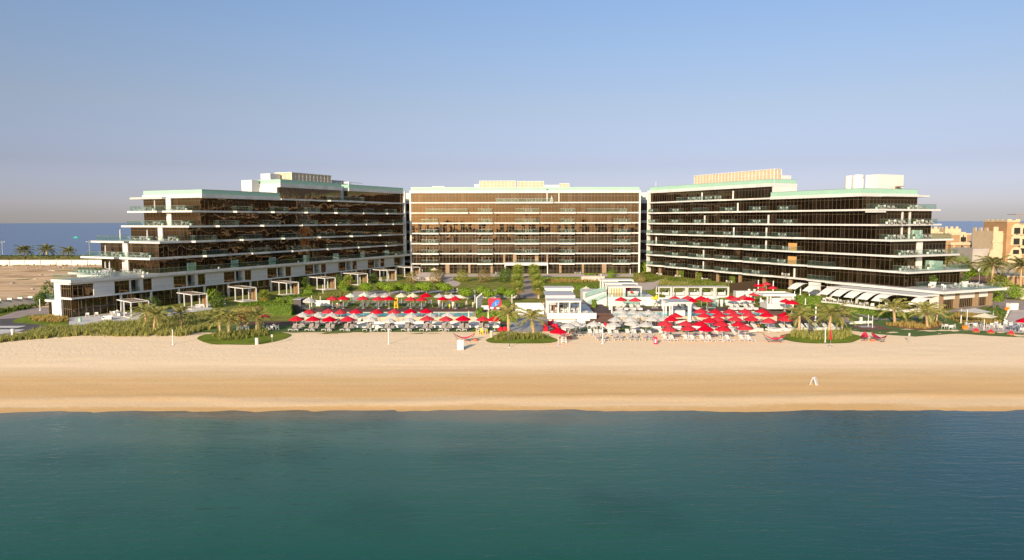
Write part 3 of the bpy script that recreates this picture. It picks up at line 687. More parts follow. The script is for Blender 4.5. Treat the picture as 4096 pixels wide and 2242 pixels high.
# ---- left wing
LW = Wing('hotel_wing', 'left hotel wing with stepped end terraces, bronze glass and white villa podium', (-36.4, 242.5, DZ), rad(64.7), -1, 'glassL')
lt = {2: 94.2, 3: 94.2, 4: 86.4, 5: 82.7, 6: 82.7}
ls = {3: 97.2, 4: 94.6, 5: 86.8, 6: 85.8}
for k in (2, 3, 4, 5, 6): LW.storey(k, 0, lt[k])
LW.storey(7, 32.1, 57.2, dp=11.8); LW.storey(7, 0, 28.9)
TEETH_L = {3: [(8 + 14.2 * i, 8.5) for i in range(6)], 4: [(11 + 14.2 * i, 8.5) for i in range(6)], 5: [(4 + 14.2 * i, 8.5) for i in range(6)],
           6: [(7.5 + 12.5 * i, 7.5) for i in range(6)], 7: [(30, 18)]}
for k in (3, 4, 5, 6):
    o, z = LW.slab(k, ls[k], TEETH_L[k], abrupt_inner=False, tip=3.0 if k < 6 else 1.9, end_cut=(8.8, 10.6, 1.6) if k in (3, 4, 6) else None)
    LW.endrail(o, z, lt[k], ls[k], 1.2, LW.S + 1.2)
LW.slab(7, 57.3, TEETH_L[7], abrupt_inner=False, tip=.3)
LW.parapet(57.35, 82.7, 7 * ST - .5, .9, 1.0)
tipm = MB(); LW.B(tipm, 80.5, 84.0, 10.9, LW.S + 3.2, 7 * ST - .62, 7 * ST - .15); LW.P('roof_slab', tipm, M['band'])
LW.parapet(32.1, 57.3, 8 * ST - .5, 1.0, 1.05, s1=12)
LW.parapet(0, 28.9, 8 * ST - .5, .9, 1.0)
rc = MB(); LW.B(rc, 28.9, 32.1, 1.4, LW.S, 7 * ST, 8 * ST + .9); LW.P('recess_wall', rc, M['band'])
# white columns and recess linings on the end face
for k, a, b in ((5, 9.3, 10.9), (6, 9.3, 10.9), (4, 7.9, 9.4), (3, 9.6, 11.2), (2, 9.6, 11.6)):
    m_ = MB(); LW.B(m_, lt[k] - .4, lt[k] + .28, a, b, ST * k, ST * (k + 1) - .5); LW.P('end_column', m_, M['band'])
ub = MB(); LW.B(ub, 82.4, 86.0, 11.5, 12.6, 5 * ST - .85, 5 * ST - .5); LW.P('duct_cover', ub, M['band'])
# lift cores and plant on the roof
m_ = MB(); LW.B(m_, 57.5, 60.1, 6.5, 10.1, 7 * ST + .4, 8 * ST + 1.4); LW.P('lift_core', m_, M['white'])
m_ = MB(); LW.B(m_, 55.5, 57.6, .4, 6.4, 7 * ST + .4, 8 * ST - .52); LW.P('stair_wall', m_, M['white'])
m_ = MB(); LW.B(m_, 50.2, 54, 5.9, 9.3, 8 * ST + .5, 8 * ST + 3.4); LW.P('lift_core', m_, M['white'])
LW.louvre(33.1, 49.7, 2.4, 8.4, 8 * ST + .5, 8 * ST + 3.9, 1.5); LW.louvre(26.0, 33.0, 3.4, 8.0, 8 * ST + .5, 8 * ST + 2.7, 1.2, 'bgrey')
m_ = MB(); LW.B(m_, 23.5, 24.2, 3, 6, 8 * ST + .4, 8 * ST + 2.5); LW.B(m_, 17.5, 23.5, 3, 3.15, 8 * ST + .4, 8 * ST + .5)
for i in range(6): LW.B(m_, 18 + i, 18.12 + i, 3, 3.12, 8 * ST + .4, 8 * ST + 2.4)
LW.B(m_, 17.5, 23.5, 3.0, 3.12, 8 * ST + 2.3, 8 * ST + 2.42); LW.P('plant_frame', m_, M['wpaint'])
# podium of villas: ground storey set back, white cladding band, windows and loggias
pod = MB(); LW.pr(pod, [(-2, -1.6), (99.5, -1.6), (99.5, -.9), (114.6, -.9), (114.6, 5.0), (104, 5.0), (104, 13), (100.5, 13), (100.5, 21.5), (0, 21.5)], 2 * ST - .5, 2 * ST)
po = LW.P('podium_roof', pod, M['tile'])
fa = MB(); LW.B(fa, -2.02, 99.55, -1.75, -1.6, 2 * ST - .52, 2 * ST + .06); LW.B(fa, 99.55, 114.75, -1.05, -.9, 2 * ST - .52, 2 * ST + .06); LW.B(fa, 114.6, 114.75, -.9, 5.0, 2 * ST - .52, 2 * ST + .06)
LW.B(fa, 104.0, 104.12, 5.0, 13.0, 2 * ST - .52, 2 * ST + .06)
LW.P('podium_fascia', fa, M['band'], po)
rl = MB(); cp = MB()
for p0, p1 in (((-1.8, -1.5), (99.5, -1.5)), ((100, -.8), (114.4, -.8)), ((114.4, -.75), (114.4, 4.8)), ((104, 5), (104, 13)), ((100.3, 13), (100.3, 21.2))):
    rail_run(rl, (-p0[0], p0[1]), (-p1[0], p1[1]), 2 * ST); cap_run(cp, (-p0[0], p0[1]), (-p1[0], p1[1]), 2 * ST)
LW.P('glass_railing', rl, M['rail'], po); LW.P('handrail', cp, M['steel'], po)
for i in range(7):
    scr = MB(); LW.B(scr, 10 + 12.6 * i, 12.4 + 12.6 * i, -1.3, -1.22, 2 * ST, 2 * ST + 1.9); LW.P('privacy_screen', scr, M['railb'], po)
W1 = 1 * ST - .35; W2 = 2 * ST - .52
bw = MB()
for k in range(8):
    t0 = 5.8 + 14.2 * k
    lo, hi = t0 - 14.2, t0
    if k == 0: lo = 0
    LW.B(bw, max(lo, 0), hi, -.35, .2, W1, W1 + .35)                      # sill band
    LW.B(bw, max(lo, 0), hi, -.35, .2, W2 - .42, W2)                      # head band
    if k > 0: LW.B(bw, lo, t0 - 8.75, -.352, .2, W1 + .35, W2 - .42)      # panel to the next unit
    if k == 0: continue
    LW.B(bw, t0 - 3.72, t0 - 3.42, -.35, 1.4, W1 + .35, W2 - .42)
    LW.B(bw, t0 - 6.6, t0 - 5.95, -.35, 1.4, W1 + .35, W2 - .42)
LW.B(bw, 105.2, 109.7, -.352, .2, W1 + .35, W2 - .42)
LW.B(bw, 105.2, 114.3, -.35, .2, W1, W1 + .35); LW.B(bw, 105.2, 114.3, -.35, .2, W2 - .42, W2)
LW.B(bw, 113.6, 114.3, 2.9, 4.8, -.5, W2); LW.B(bw, 113.9, 114.3, -.35, 2.9, W2 - .42, W2); LW.B(bw, 113.9, 114.35, -.4, 2.9, W1 - .05, W1 + .35)
LW.B(bw, 103.5, 104.0, 4.8, 12.8, -.5, W2); LW.B(bw, 104.0, 113.6, 4.4, 4.8, -.5, W2); LW.B(bw, 100, 103.5, 12.4, 12.8, -.5, W2)
LW.P('podium_wall', bw, M['clad'])
def podwin(t0, t1, s0=-.12, z0=W1 + .35, z1=W2 - .42):
    g = MB(); LW.B(g, t0, t1, s0, s0 + .1, z0, z1); o = LW.P('window', g, LW.g)
    m = MB(); frame_mull(m, 0, z0, z1, (-t0, s0), (-t1, s0), (0, -1), 1.15, .07, .06, 1.7); LW.P('window_frame', m, M['mull'], o)
for k in range(8):
    t0 = 5.8 + 14.2 * k
    podwin(t0 - 3.4, t0)
    if k == 0: continue
    podwin(t0 - 8.7, t0 - 6.65)
    g = MB(); LW.B(g, t0 - 5.9, t0 - 3.75, 1.2, 1.3, W1 + .35, W2 - .42); LW.P('loggia_glass', g, M['wdark'])
    g = MB(); LW.B(g, t0 - 5.9, t0 - 3.75, -.25, -.2, W1 + .38, W1 + 1.35); LW.P('loggia_railing', g, M['rail'])
podwin(109.75, 113.85)
g = MB(); LW.B(g, 113.92, 114.02, .2, 2.85, W1 + .35, W2 - .42); o = LW.P('window', g, LW.g)
m_ = MB(); frame_mull(m_, 0, W1 + .35, W2 - .42, (-114.05, .1), (-114.05, 2.85), (-1, 0), .7, .06, .05, 1.7); LW.P('window_frame', m_, M['mull'], o)
gf = MB(); LW.B(gf, 0, 113.9, .5, .6, -.6, W1); LW.B(gf, 113.7, 113.85, .6, 2.85, -.6, W1); o = LW.P('glazing', gf, M['gdark'])
m_ = MB(); frame_mull(m_, 0, -.6, W1, (0, .5), (-113.9, .5), (0, -1), 1.5, .08, .06, 1.7); frame_mull(m_, 0, -.6, W1, (-113.88, .5), (-113.88, 2.85), (-1, 0), .6, .06, .05, 1.7)
LW.P('mullions', m_, M['mull'], o)
for k in range(8):
    for dt in (0, -7.1):
        t = 5.8 + 14.2 * k + dt - 1.5
        if t < 1: continue
        c_ = MB(); LW.B(c_, t - .17, t + .17, -.25, .1, -.6, W1); LW.P('column', c_, M['white'])
        if dt == 0 and k < 7:
            c_ = MB(); LW.B(c_, t - 4.2, t - 2.2, .35, .48, -.6, W1 - .3); LW.P('blind', c_, M['mesh'])
# inner core so that no daylight passes between the storeys
cr = MB(); LW.B(cr, .5, 100, 1.5, LW.S - .5, -.6, 2 * ST - .5); LW.P('inner_core', cr, M['wdark'])
# one-storey entrance annex at the outer end
an = MB(); LW.B(an, 110.8, 113.4, 5.0, 7.2, -.7, 2.6); LW.B(an, 108.6, 110.8, 4.9, 10.2, 2.2, 2.6); LW.B(an, 110.8, 113.5, 7.2, 9.2, 2.2, 2.6); LW.P('entrance_annex', an, M['white'])
an = MB(); LW.B(an, 110.5, 112.9, 7.2, 9.0, -.7, 2.2); LW.P('entrance_glass', an, LW.g)
rl = MB(); rail_run(rl, (-113.3, 5.1), (-113.3, 9.0), 2.6); rail_run(rl, (-113.3, 9.1), (-108.8, 9.1), 2.6); LW.P('glass_railing', rl, M['rail'])

# ---- right wing
RW = Wing('hotel_wing', 'right hotel wing of dark glass with white floor bands and a ground floor restaurant', (46.0, 241.3, DZ), rad(-64.7), 1, 'glassR')
rt = {0: 74, 1: 92.6, 2: 88.9, 3: 88.9, 4: 85.1, 5: 85.1, 6: 81.3}
rs = {1: 74, 2: 94.2, 3: 91.6, 4: 90.0, 5: 86.4, 6: 86.0}
for k in (1, 2, 3, 4, 5, 6): RW.storey(k, 0, rt[k])
RW.storey(0, 0, 74, z0=-.6, s0=.4, step=1.3)
RW.storey(7, 0, 53.2, dp=8.4)
base_c = [2.8, 15.4, 26.8, 38.7, 50.2, 60.5, 72]
for k in (1, 2, 3, 4, 5, 6, 7):
    if k == 7: tS, teeth, dp = 53.3, [(26, 22)], .7
    else: tS, dp = rs[k], 1.1; teeth = [(c, 10.5 if k < 5 else 8) for c in base_c[:6 if k != 1 else 5]] + ([(72.0, 9)] if k in (1, 2) else [])
    if k == 1: tS = 78
    o, z = RW.slab(k, tS, teeth, depth=dp if k < 5 else .55 if k < 7 else .7, tip=(1.2 if k < 5 else 2.0) if k != 7 else .3)
    if k == 0: pass
    if k in (2, 3, 4, 5, 6): RW.endrail(o, z, rt[k], rs[k], 1.0, RW.S + .6)
RW.parapet(53.35, 81.3, 7 * ST - .5, .75, 1.1)
tipm = MB(); RW.B(tipm, 78, 82.4, 6, RW.S + 2.9, 7 * ST - .45, 7 * ST - .05); RW.P('roof_slab', tipm, M['band'])
RW.parapet(0, 53.3, 8 * ST - .5, .9, 1.05, s1=8.6)
m_ = MB(); RW.B(m_, 52.6, 53.36, .3, 8.9, 7 * ST + .5, 8 * ST - .52); RW.P('stair_wall', m_, M['white'])
RW.louvre(20.5, 53.0, 1.0, 3.6, 8 * ST + .45, 8 * ST + 4.2, 1.35)
RW.louvre(46, 52.6, 4.2, 7.4, 8 * ST + .4, 8 * ST + 2.6, 1.2, 'white')
m_ = MB(); RW.B(m_, 74.0, 77.8, 9.8, 18.4, 7 * ST + .2, 7 * ST + 5.0); RW.P('lift_core', m_, M['white'])
tk = MB()
for t, s_, r in ((72.3, 9.2, 1.35), (68.9, 11.0, 1.5)): tk.lathe([(r, 0), (r, 4.1 if r < 1.4 else 4.6), (r * .96, 4.8)], 20, (t, s_, 7 * ST + .3))
RW.P('water_tank', tk, M['white'], smooth=False)
pp = MB(); pp.path([(73.9, 8.9, 7 * ST + .5), (73.9, 8.9, 7 * ST + 4.4), (74.3, 8.9, 7 * ST + 4.4)], .12); pp.path([(70.6, 10.5, 7 * ST + .5), (70.6, 10.5, 7 * ST + 5.1)], .1); RW.P('vent_pipe', pp, M['steel'])
m_ = MB(); RW.B(m_, 77.8, 78.1, 15.4, 16.4, 7 * ST + .2, 7 * ST + 2.0); RW.B(m_, 78.1, 79.2, 15.1, 16.9, 7 * ST + 2.1, 7 * ST + 2.25); RW.P('roof_door', m_, M['browncol'])
# white columns and screens on the end face
for k, a, b in ((2, 8.6, 10.4), (3, 8.6, 10.4)):
    m_ = MB(); RW.B(m_, rt[k] - .3, rt[k] + .3, a, b, ST * k, ST * (k + 1) - .5); RW.P('end_column', m_, M['band'])
for k in (4, 5):
    for a in (8.2, 10.8):
        m_ = MB(); RW.B(m_, rt[k] - .3, rt[k] + .3, a, a + .4, ST * k, ST * (k + 1) - .5); RW.P('end_fin', m_, M['band'])
for k, a in ((2, 11.6), (4, 11.6)):
    m_ = MB(); RW.B(m_, rt[k] + .3, rt[k] + (4.4 if k == 2 else 3.0), a, a + .1, ST * k + .02, ST * k + 2.0); RW.P('privacy_screen', m_, M['railb'])
ub = MB(); RW.B(ub, 83.0, 86.1, -1.1, 1.8, 6 * ST - .8, 6 * ST - .5); RW.P('duct_cover', ub, M['band'])
for i, (k, t) in enumerate(((5, 27.2), (5, 52.6), (6, 41), (4, 52), (4, 39.6), (3, 3.6), (3, 52), (2, 27), (1, 27), (1, 62.0), (7, 25.8), (7, 39))):
    m_ = MB(); RW.B(m_, t, t + .42, -.5, -.3, ST * k, ST * k + 2.3); RW.P('door_leaf', m_, M['wpaint'])
for k in (2, 3):
    m_ = MB(); RW.B(m_, 60.2, 63.0, -.75, -.65, ST * k, ST * k + 1.9); RW.P('bamboo_screen', m_, M['owood'])
# brown columns of the ground storey
for i in range(7):
    m_ = MB(); t = 5.0 + 9.2 * i; RW.B(m_, t, t + .7, -.15, .5, -.6, ST - .5); RW.P('column', m_, M['browncol'])
# restaurant podium
pd = MB(); RW.pr(pd, [(74, -2.6), (103.2, -2.6), (103.2, 18.4), (74, 18.4)], ST - .45, ST); po = RW.P('podium_roof', pd, M['tile'])
fa = MB(); RW.B(fa, 74, 103.4, -2.8, -2.6, ST - .47, ST + .05); RW.B(fa, 103.2, 103.4, -2.6, 18.4, ST - .47, ST + .05); RW.P('podium_fascia', fa, M['band'], po)
rl = MB(); cp = MB()
for p0, p1 in (((94.5, 1.2), (94.5, 6.5)), ((94.5, 6.5), (102.9, 6.5)), ((102.9, 6.55), (102.9, 18.2))):
    rail_run(rl, p0, p1, ST); cap_run(cp, p0, p1, ST)
RW.P('glass_railing', rl, M['rail'], po); RW.P('handrail', cp, M['steel'], po)
pw = MB(); RW.B(pw, 74, 101.6, -2.0, -1.9, -1.0, ST - .47); RW.B(pw, 101.3, 101.4, -1.9, 15.9, -1.0, ST - .47); o = RW.P('glazing', pw, M['gdark'])
m_ = MB(); frame_mull(m_, 0, -.9, ST - .5, (74, -2.0), (101.5, -2.0), (0, -1), 1.2, .08, .06, 2.3); frame_mull(m_, 0, -.9, ST - .5, (101.4, -1.9), (101.4, 15.9), (1, 0), .62, .07, .06, 2.3); RW.P('mullions', m_, M['mull'], o)
for a, b in ((-1.9, -.4), (3.4, 4.8), (9.9, 11.2), (14.4, 16.0)):
    m_ = MB(); RW.B(m_, 101.2, 101.9, a, b, -.9, ST - .47); RW.P('timber_pier', m_, M['browncol'])
for a, b in ((-.4, 3.4), (4.8, 9.9), (11.2, 14.4)):
    m_ = MB(); RW.B(m_, 101.5, 101.8, a, b, 1.55, ST - .47); RW.P('white_panel', m_, M['white'])
bp = MB(); RW.B(bp, 100.9, 102.4, -2.6, 16.2, -1.3, -.55); RW.P('plinth', bp, M['white'])
# flat white canopy over the restaurant terrace, posts and low wall
cn = MB(); RW.B(cn, 79.5, 102.6, -8.6, -2.82, 2.55, 2.85); co = RW.P('terrace_canopy', cn, M['white'])
for t in (80.5, 87.5, 94.8, 102.2):
    m_ = MB(); RW.B(m_, t - .2, t + .2, -8.5, -8.1, -.6, 2.55); RW.P('canopy_post', m_, M['white'])
m_ = MB(); RW.B(m_, 100.9, 102.4, -3.4, -2.62, -1.0, 2.55); RW.P('corner_pier', m_, M['white'])
m_ = MB(); RW.B(m_, 78, 101.5, -13.7, -13.4, -1.2, .1); RW.B(m_, 101.2, 101.5, -13.4, -8, -1.2, .1); RW.P('terrace_wall', m_, M['white'])
m_ = MB(); RW.B(m_, 72, 101.2, -13.4, -2.05, -1.2, -.45); RW.P('terrace_floor', m_, M['plank'])
m_ = MB(); RW.B(m_, 69.4, 72.4, -3.2, -2.4, -.6, 2.9); RW.P('white_wall', m_, M['white'])
cr = MB(); RW.B(cr, 1, 100, 1.5, RW.S - .5, -.6, 2.9); RW.P('inner_core', cr, M['wdark'])
# roof parapet thin mast
m_ = MB(); m_.tube((2, .5, 8 * ST + 1), (2, .5, 8 * ST + 3.2), .07); RW.P('mast', m_, M['wpaint'])
# inner end white walls of the wings
m_ = MB(); RW.B(m_, -.6, 0, -1.0, 2.0, -.2, 8 * ST + .4); RW.B(m_, -1.0, -.6, 2.0, 6, -.2, 7 * ST + .8); RW.P('end_wall', m_, M['white'])
m_ = MB(); LW.B(m_, -.6, 0, -.95, 2.0, 2 * ST, 8 * ST + .4); LW.B(m_, -.6, 0, -.2, 2, -.2, 2 * ST - .5); LW.P('end_wall', m_, M['white'])

# ---- centre block
CB = Wing('hotel_block', 'centre hotel block facing the sea with golden bronze glass and white bands', (4.45, 245, 0), 0, 1, 'glass')
HW = 38.25; CB.S = 18
bal = [(-34.9, -29.2), (-15.9, -11.0), (-3.4, 4.6), (11.5, 16.5), (29.4, 35.2)]
for k in range(8):
    z0, z1 = ST * k, ST * (k + 1) - .42
    g = MB(); CB.B(g, -HW, HW, 0, CB.S, z0, z1); go = CB.P('glazing', g, CB.g if k else M['gdark'])
    m_ = MB(); frame_mull(m_, 0, z0, z1, (-HW + .4, 0), (HW - .4, 0), (0, -1), 1.12 if k else 1.35, .06, .05, 2.05)
    if 0 < k < 7:
        for a, b in bal:
            c = (a + b) / 2
            m_.box(c - 1.2, c + 1.2, -.12, -.07, z0, z0 + .06); m_.box(c - 1.25, c - 1.1, -.12, -.07, z0, z0 + 2.1); m_.box(c + 1.1, c + 1.25, -.12, -.07, z0, z0 + 2.1); m_.box(c - 1.1, c + 1.1, -.12, -.07, z0 + 2.0, z0 + 2.1)
    CB.P('mullions', m_, M['mull'], go)
for k in range(1, 8):
    z = ST * k
    mb = MB(); mb.box(-HW, HW, -.35, 1, z - .42, z)
    bl = list(bal)
    if k == 7: bl = [(-10, 9.2)]
    if k == 6: bl = [(-33.2, -19.2), (-15.9, -11.0), (-3.4, 4.6), (11.5, 16.8), (20.5, 34)]
    for a, b in bl: mb.box(a - .15, b + .15, -1.75, -.35, z - .5, z + .003)
    o = CB.P('floor_slab', mb, M['band'])
    for a, b in bl:
        rl = MB(); cp = MB()
        for p0, p1 in (((a, -1.65), (b, -1.65)), ((a, -1.6), (a, -.1)), ((b, -1.6), (b, -.1))): rail_run(rl, p0, p1, z); cap_run(cp, p0, p1, z)
        ro = CB.P('glass_railing', rl, M['rail'], o); CB.P('handrail', cp, M['steel'], ro)
for sx_ in (-1, 1):
    m_ = MB(); m_.box(sx_ * HW, sx_ * (HW + .55), -.45, CB.S, -.1, 8 * ST + .45); CB.P('end_wall', m_, M['white'])
b = MB(); b.box(-HW, HW, -.40, CB.S, 8 * ST - .42, 8 * ST + .42); bo = CB.P('fascia', b, M['band'])
g = MB(); g.box(-HW - .1, 7.2, -.3, -.2, 8 * ST + .42, 8 * ST + 1.45); g.box(11.4, HW + .1, -.3, -.2, 8 * ST + .42, 8 * ST + 1.45); g.box(7.2, 11.4, 1.2, 1.3, 8 * ST + .42, 8 * ST + 1.45)
CB.P('glass_parapet', g, M['green'], bo)
c = MB(); c.box(-HW - .12, HW + .12, -.32, -.18, 8 * ST + 1.45, 8 * ST + 1.5); CB.P('parapet_rail', c, M['steel'], bo)
m_ = MB(); m_.box(7.2, 7.5, -.42, 1, 7 * ST, 8 * ST - .42); m_.box(11.2, 11.5, -.42, 1, 7 * ST, 8 * ST - .42); CB.P('recess_jamb', m_, M['white'])
def clouvre(x0, x1, z1, s0=2.5):
    CB.louvre(x0, x1, s0, s0 + 5, 8 * ST + .4, z1, 1.25)
clouvre(-15.4, -3.2, 8 * ST + 3.8); clouvre(-2.6, 6.4, 8 * ST + 3.7, 3.4); clouvre(11.8, 15.0, 8 * ST + 2.9)
for x0, x1, z1, s0 in ((-17.2, -15.5, 2.7, 3), (6.6, 11.7, 2.4, 3.2)):
    m_ = MB(); m_.box(x0, x1, s0, s0 + 4, 8 * ST + .4, 8 * ST + z1); CB.P('plant_box', m_, M['white'])
m_ = MB(); m_.box(-31.4, -27.2, 2, 4, 8 * ST + 1.75, 8 * ST + 2.0); m_.box(-31.4, -27.2, 2, 4, 8 * ST + .4, 8 * ST + .9)
for x in (-31.4, -29.3, -27.4): m_.box(x, x + .2, 2, 2.2, 8 * ST + .9, 8 * ST + 1.75)
CB.P('cooling_unit', m_, M['white'])
# brown stone columns and the white entrance portal
for x0, x1 in ((-26.9, -25.6), (-19.2, -18.5), (-11.7, -11.0), (11.5, 12.3), (19.2, 19.9), (26.0, 27.5)):
    m_ = MB(); m_.box(x0, x1, -.28, .3, 0, ST - .42); CB.P('column', m_, M['browncol'])
for x0, x1 in ((-7.4, -6.8), (-4.1, -2.9), (3.3, 4.5), (7.2, 7.7)):
    m_ = MB(); m_.box(x0, x1, -.28, .3, ST, 2 * ST - .5); CB.P('column', m_, M['browncol'])
m_ = MB(); m_.box(-6.9, 7.5, -4.6, -.36, ST - .55, ST + .3); m_.box(-6.9, -6.6, -4.6, -4.3, 0, ST - .55); m_.box(7.2, 7.5, -4.6, -4.3, 0, ST - .55); CB.P('entrance_portal', m_, M['white'])
m_ = MB(); m_.box(-2.9, 3.3, -.2, -.1, 0, 2.6); CB.P('entrance_door', m_, M['wdark'])
# ---- links
def link(x0, x1, label):
    r = thing('link_block', label, 'building', ((x0 + x1) / 2, 254, 0)); hw = (x1 - x0) / 2
    m_ = MB(); m_.box(-hw, hw, 0, 14, 7 * ST + .6, 7 * ST + 3.4); m_.build('roof_band', M['white'], r)
    for k in range(7):
        z = ST * k + (.6 if k else 0)
        a = MB(); a.box(-hw, hw, .12, 13, z, ST * (k + 1) - .3); wo_ = a.build('window', M['linkg'], r)
        b_ = MB(); b_.box(-.04, .04, .06, .12, z, ST * (k + 1) - .3); b_.build('window_frame', M['mull'], wo_)
        a = MB(); a.box(-hw, hw, .05, 13.5, ST * (k + 1) - .3, ST * (k + 1) + .6); a.build('floor_band', M['linkb'], r)
link(-39.5, -34.3, 'narrow dark link block between the left wing and the centre block')
link(43.4, 49.5, 'narrow dark link block between the centre block and the right wing')

# ------------------------------------------------------------------ plants
RND = random.Random(11)
def leafquads(mb, pts, sz, rnd, up=.3):
    for p, nrm in pts:
        s_ = sz * rnd.uniform(.6, 1.25)
        d = Vector((rnd.gauss(0, 1), rnd.gauss(0, 1), rnd.gauss(0, 1) * .7)).normalized()
        n = (Vector(nrm) + d * .8 + Vector((0, 0, up))).normalized()
        a = n.orthogonal().normalized(); a = (Matrix.Rotation(rnd.uniform(0, 2 * PI), 3, n) @ a); b = n.cross(a)
        p = Vector(p)
        mb.add([p - a * s_, p + b * s_ * .55, p + a * s_, p - b * s_ * .55], [(0, 1, 2, 3)])
def crown_mesh(name, rx, rz, n, sz, m, seed, lump=.25, core=None, squash=1.0):
    rnd = random.Random(seed); mb = MB(); pts = []
    for _ in range(n):
        d = Vector((rnd.gauss(0, 1), rnd.gauss(0, 1), rnd.gauss(0, 1))).normalized()
        k = 1 + lump * noise.noise(d * 2.2 + Vector((seed, 0, 0)))
        r = k * (1 - .35 * rnd.random() ** 2)
        pts.append(((d.x * rx * r, d.y * rx * r, d.z * rz * r), d))
    leafquads(mb, pts, sz, rnd)
    return mb.mesh(name, m)
def topiary_proto(seed, h=2.7, r=1.25, rz=1.0, m='leaf'):
    cr_ = crown_mesh('crown', r, rz, 1300, .15, M[m], seed, .22)
    cr_.transform(Matrix.Translation((0, 0, h - rz)))
    c = MB(); c.ball((0, 0, h - rz), (r * .72, r * .72, rz * .72), 12, 8)
    tr = MB(); rr = random.Random(seed)
    tr.path([(0, 0, -.1), (rr.uniform(-.06, .06), 0, (h - rz) * .5), (0, 0, h - rz * 1.2)], [.09, .07, .07], 8)
    for i in range(5):
        a = i * 1.26 + seed; tr.tube((0, 0, h - 1.7 * rz), (math.cos(a) * r * .6, math.sin(a) * r * .6, h - rz * .9), .04, .02, 5)
    return [('crown', cr_, [('inner_foliage', c.mesh('inner_foliage', M['core']))]), ('trunk', tr.mesh('trunk', M['bark']), [])]
TOP = [topiary_proto(s, 2.7 + .15 * (s % 3), 1.3 + .08 * (s % 4), .95 + .05 * (s % 3)) for s in range(5)]

def frond(mb, L, el, droop, az, rnd, nl=24, lw=.055, ll=.72, base=(0, 0, 0)):
    pts = []; p = Vector(base); e_ = el; k = 9
    d = Vector((math.cos(az), math.sin(az), 0))
    for i in range(k + 1):
        pts.append(p.copy()); p = p + (d * math.cos(e_) + Vector((0, 0, math.sin(e_)))) * (L / k); e_ -= droop / k * (1 + i * .12)
    mb.path(pts[::3] + ([pts[-1]] if k % 3 else []), [.035, .025, .018, .008][:len(pts[::3])], 4)
    side = Vector((-d.y, d.x, 0))
    for j in range(nl):
        t = .16 + .84 * j / nl; f = t * k; i = min(k - 1, int(f)); q_ = pts[i].lerp(pts[i + 1], f - i)
        tg = (pts[i + 1] - pts[i]).normalized(); ln = ll * (math.sin(PI * (.12 + .8 * t)) ** .7)
        for sg in (-1, 1):
            a = (tg * .75 + side * sg * (.75 + rnd.uniform(-.15, .15)) + Vector((0, 0, -.35 + rnd.uniform(-.2, .25)))).normalized()
            tip = q_ + a * ln; w = tg * lw
            mb.add([q_ - w, q_ + w, tip + w * .2, tip - w * .2 + Vector((0, 0, -.05))], [(0, 1, 2, 3)])
def palm_proto(seed, th, fl, nf, m='frond', tr=.16, up=1.25, low=-.5, droop=1.5, lean=0.0, ll=.72, lw=.055, nl=24):
    rnd = random.Random(seed); c = MB(); top = Vector((lean, lean * .3, th))
    for i in range(nf):
        t = (i + rnd.random()) / nf
        el = up + (low - up) * t ** 1.1
        frond(c, fl * rnd.uniform(.85, 1.1) * (1 - .25 * (t < .15)), el, droop * rnd.uniform(.7, 1.2), i * 2.399 + rnd.uniform(-.2, .2), rnd, nl, lw, ll, top)
    t_ = MB(); n = 7
    pts = [(lean * (i / n) ** 1.6, lean * .3 * (i / n) ** 1.6, -.15 + (th + .15) * i / n) for i in range(n + 1)]
    t_.path(pts, [tr * 1.45 if i == 0 else tr * (1.05 + .08 * (i % 2)) for i in range(n + 1)], 9)
    return [('crown', c.mesh('crown', M[m]), []), ('trunk', t_.mesh('trunk', M['trunk']), [])]
def fan_proto(seed, th, r):
    rnd = random.Random(seed); c = MB(); dry = MB()
    for i in range(27):
        t = (i + rnd.random()) / 27; el = 1.35 - 2.0 * t; az = i * 2.399
        mb = dry if t > .84 else c
        d = Vector((math.cos(az) * math.cos(el), math.sin(az) * math.cos(el), math.sin(el)))
        p = Vector((0, 0, th - .25 * t)); hub = p + d * r * .32; mb.tube(p, hub, .02, .015, 4)
        sd_ = d.cross(Vector((0, 0, 1))).normalized(); up_ = sd_.cross(d)
        for j in range(13):
            a = (j - 6) / 6 * 1.75
            v = (d * math.cos(a) + sd_ * math.sin(a)).normalized()
            e1 = hub + v * r * .38 + up_ * .03; e2 = hub + v * r * rnd.uniform(.68, .86) + Vector((0, 0, -.12 - .12 * abs(a)))
            w = v.cross(up_) * .07
            mb.add([hub, e1 + w, e2, e1 - w], [(0, 1, 2, 3)])
    t_ = MB(); t_.path([(0, 0, -.1), (0, 0, th * .5), (0, 0, th)], [.28, .22, .2], 10)
    return [('crown', c.mesh('crown', M['fan']), []), ('dry_leaves', dry.mesh('dry_leaves', M['fandry']), []), ('trunk', t_.mesh('trunk', M['trunk']), [])]
def bush_mesh(seed, rx, rz, n, sz, m):
    me = crown_mesh('bush', rx, rz, n, sz, M[m], seed, .5); me.transform(Matrix.Translation((0, 0, rz * .75))); return me
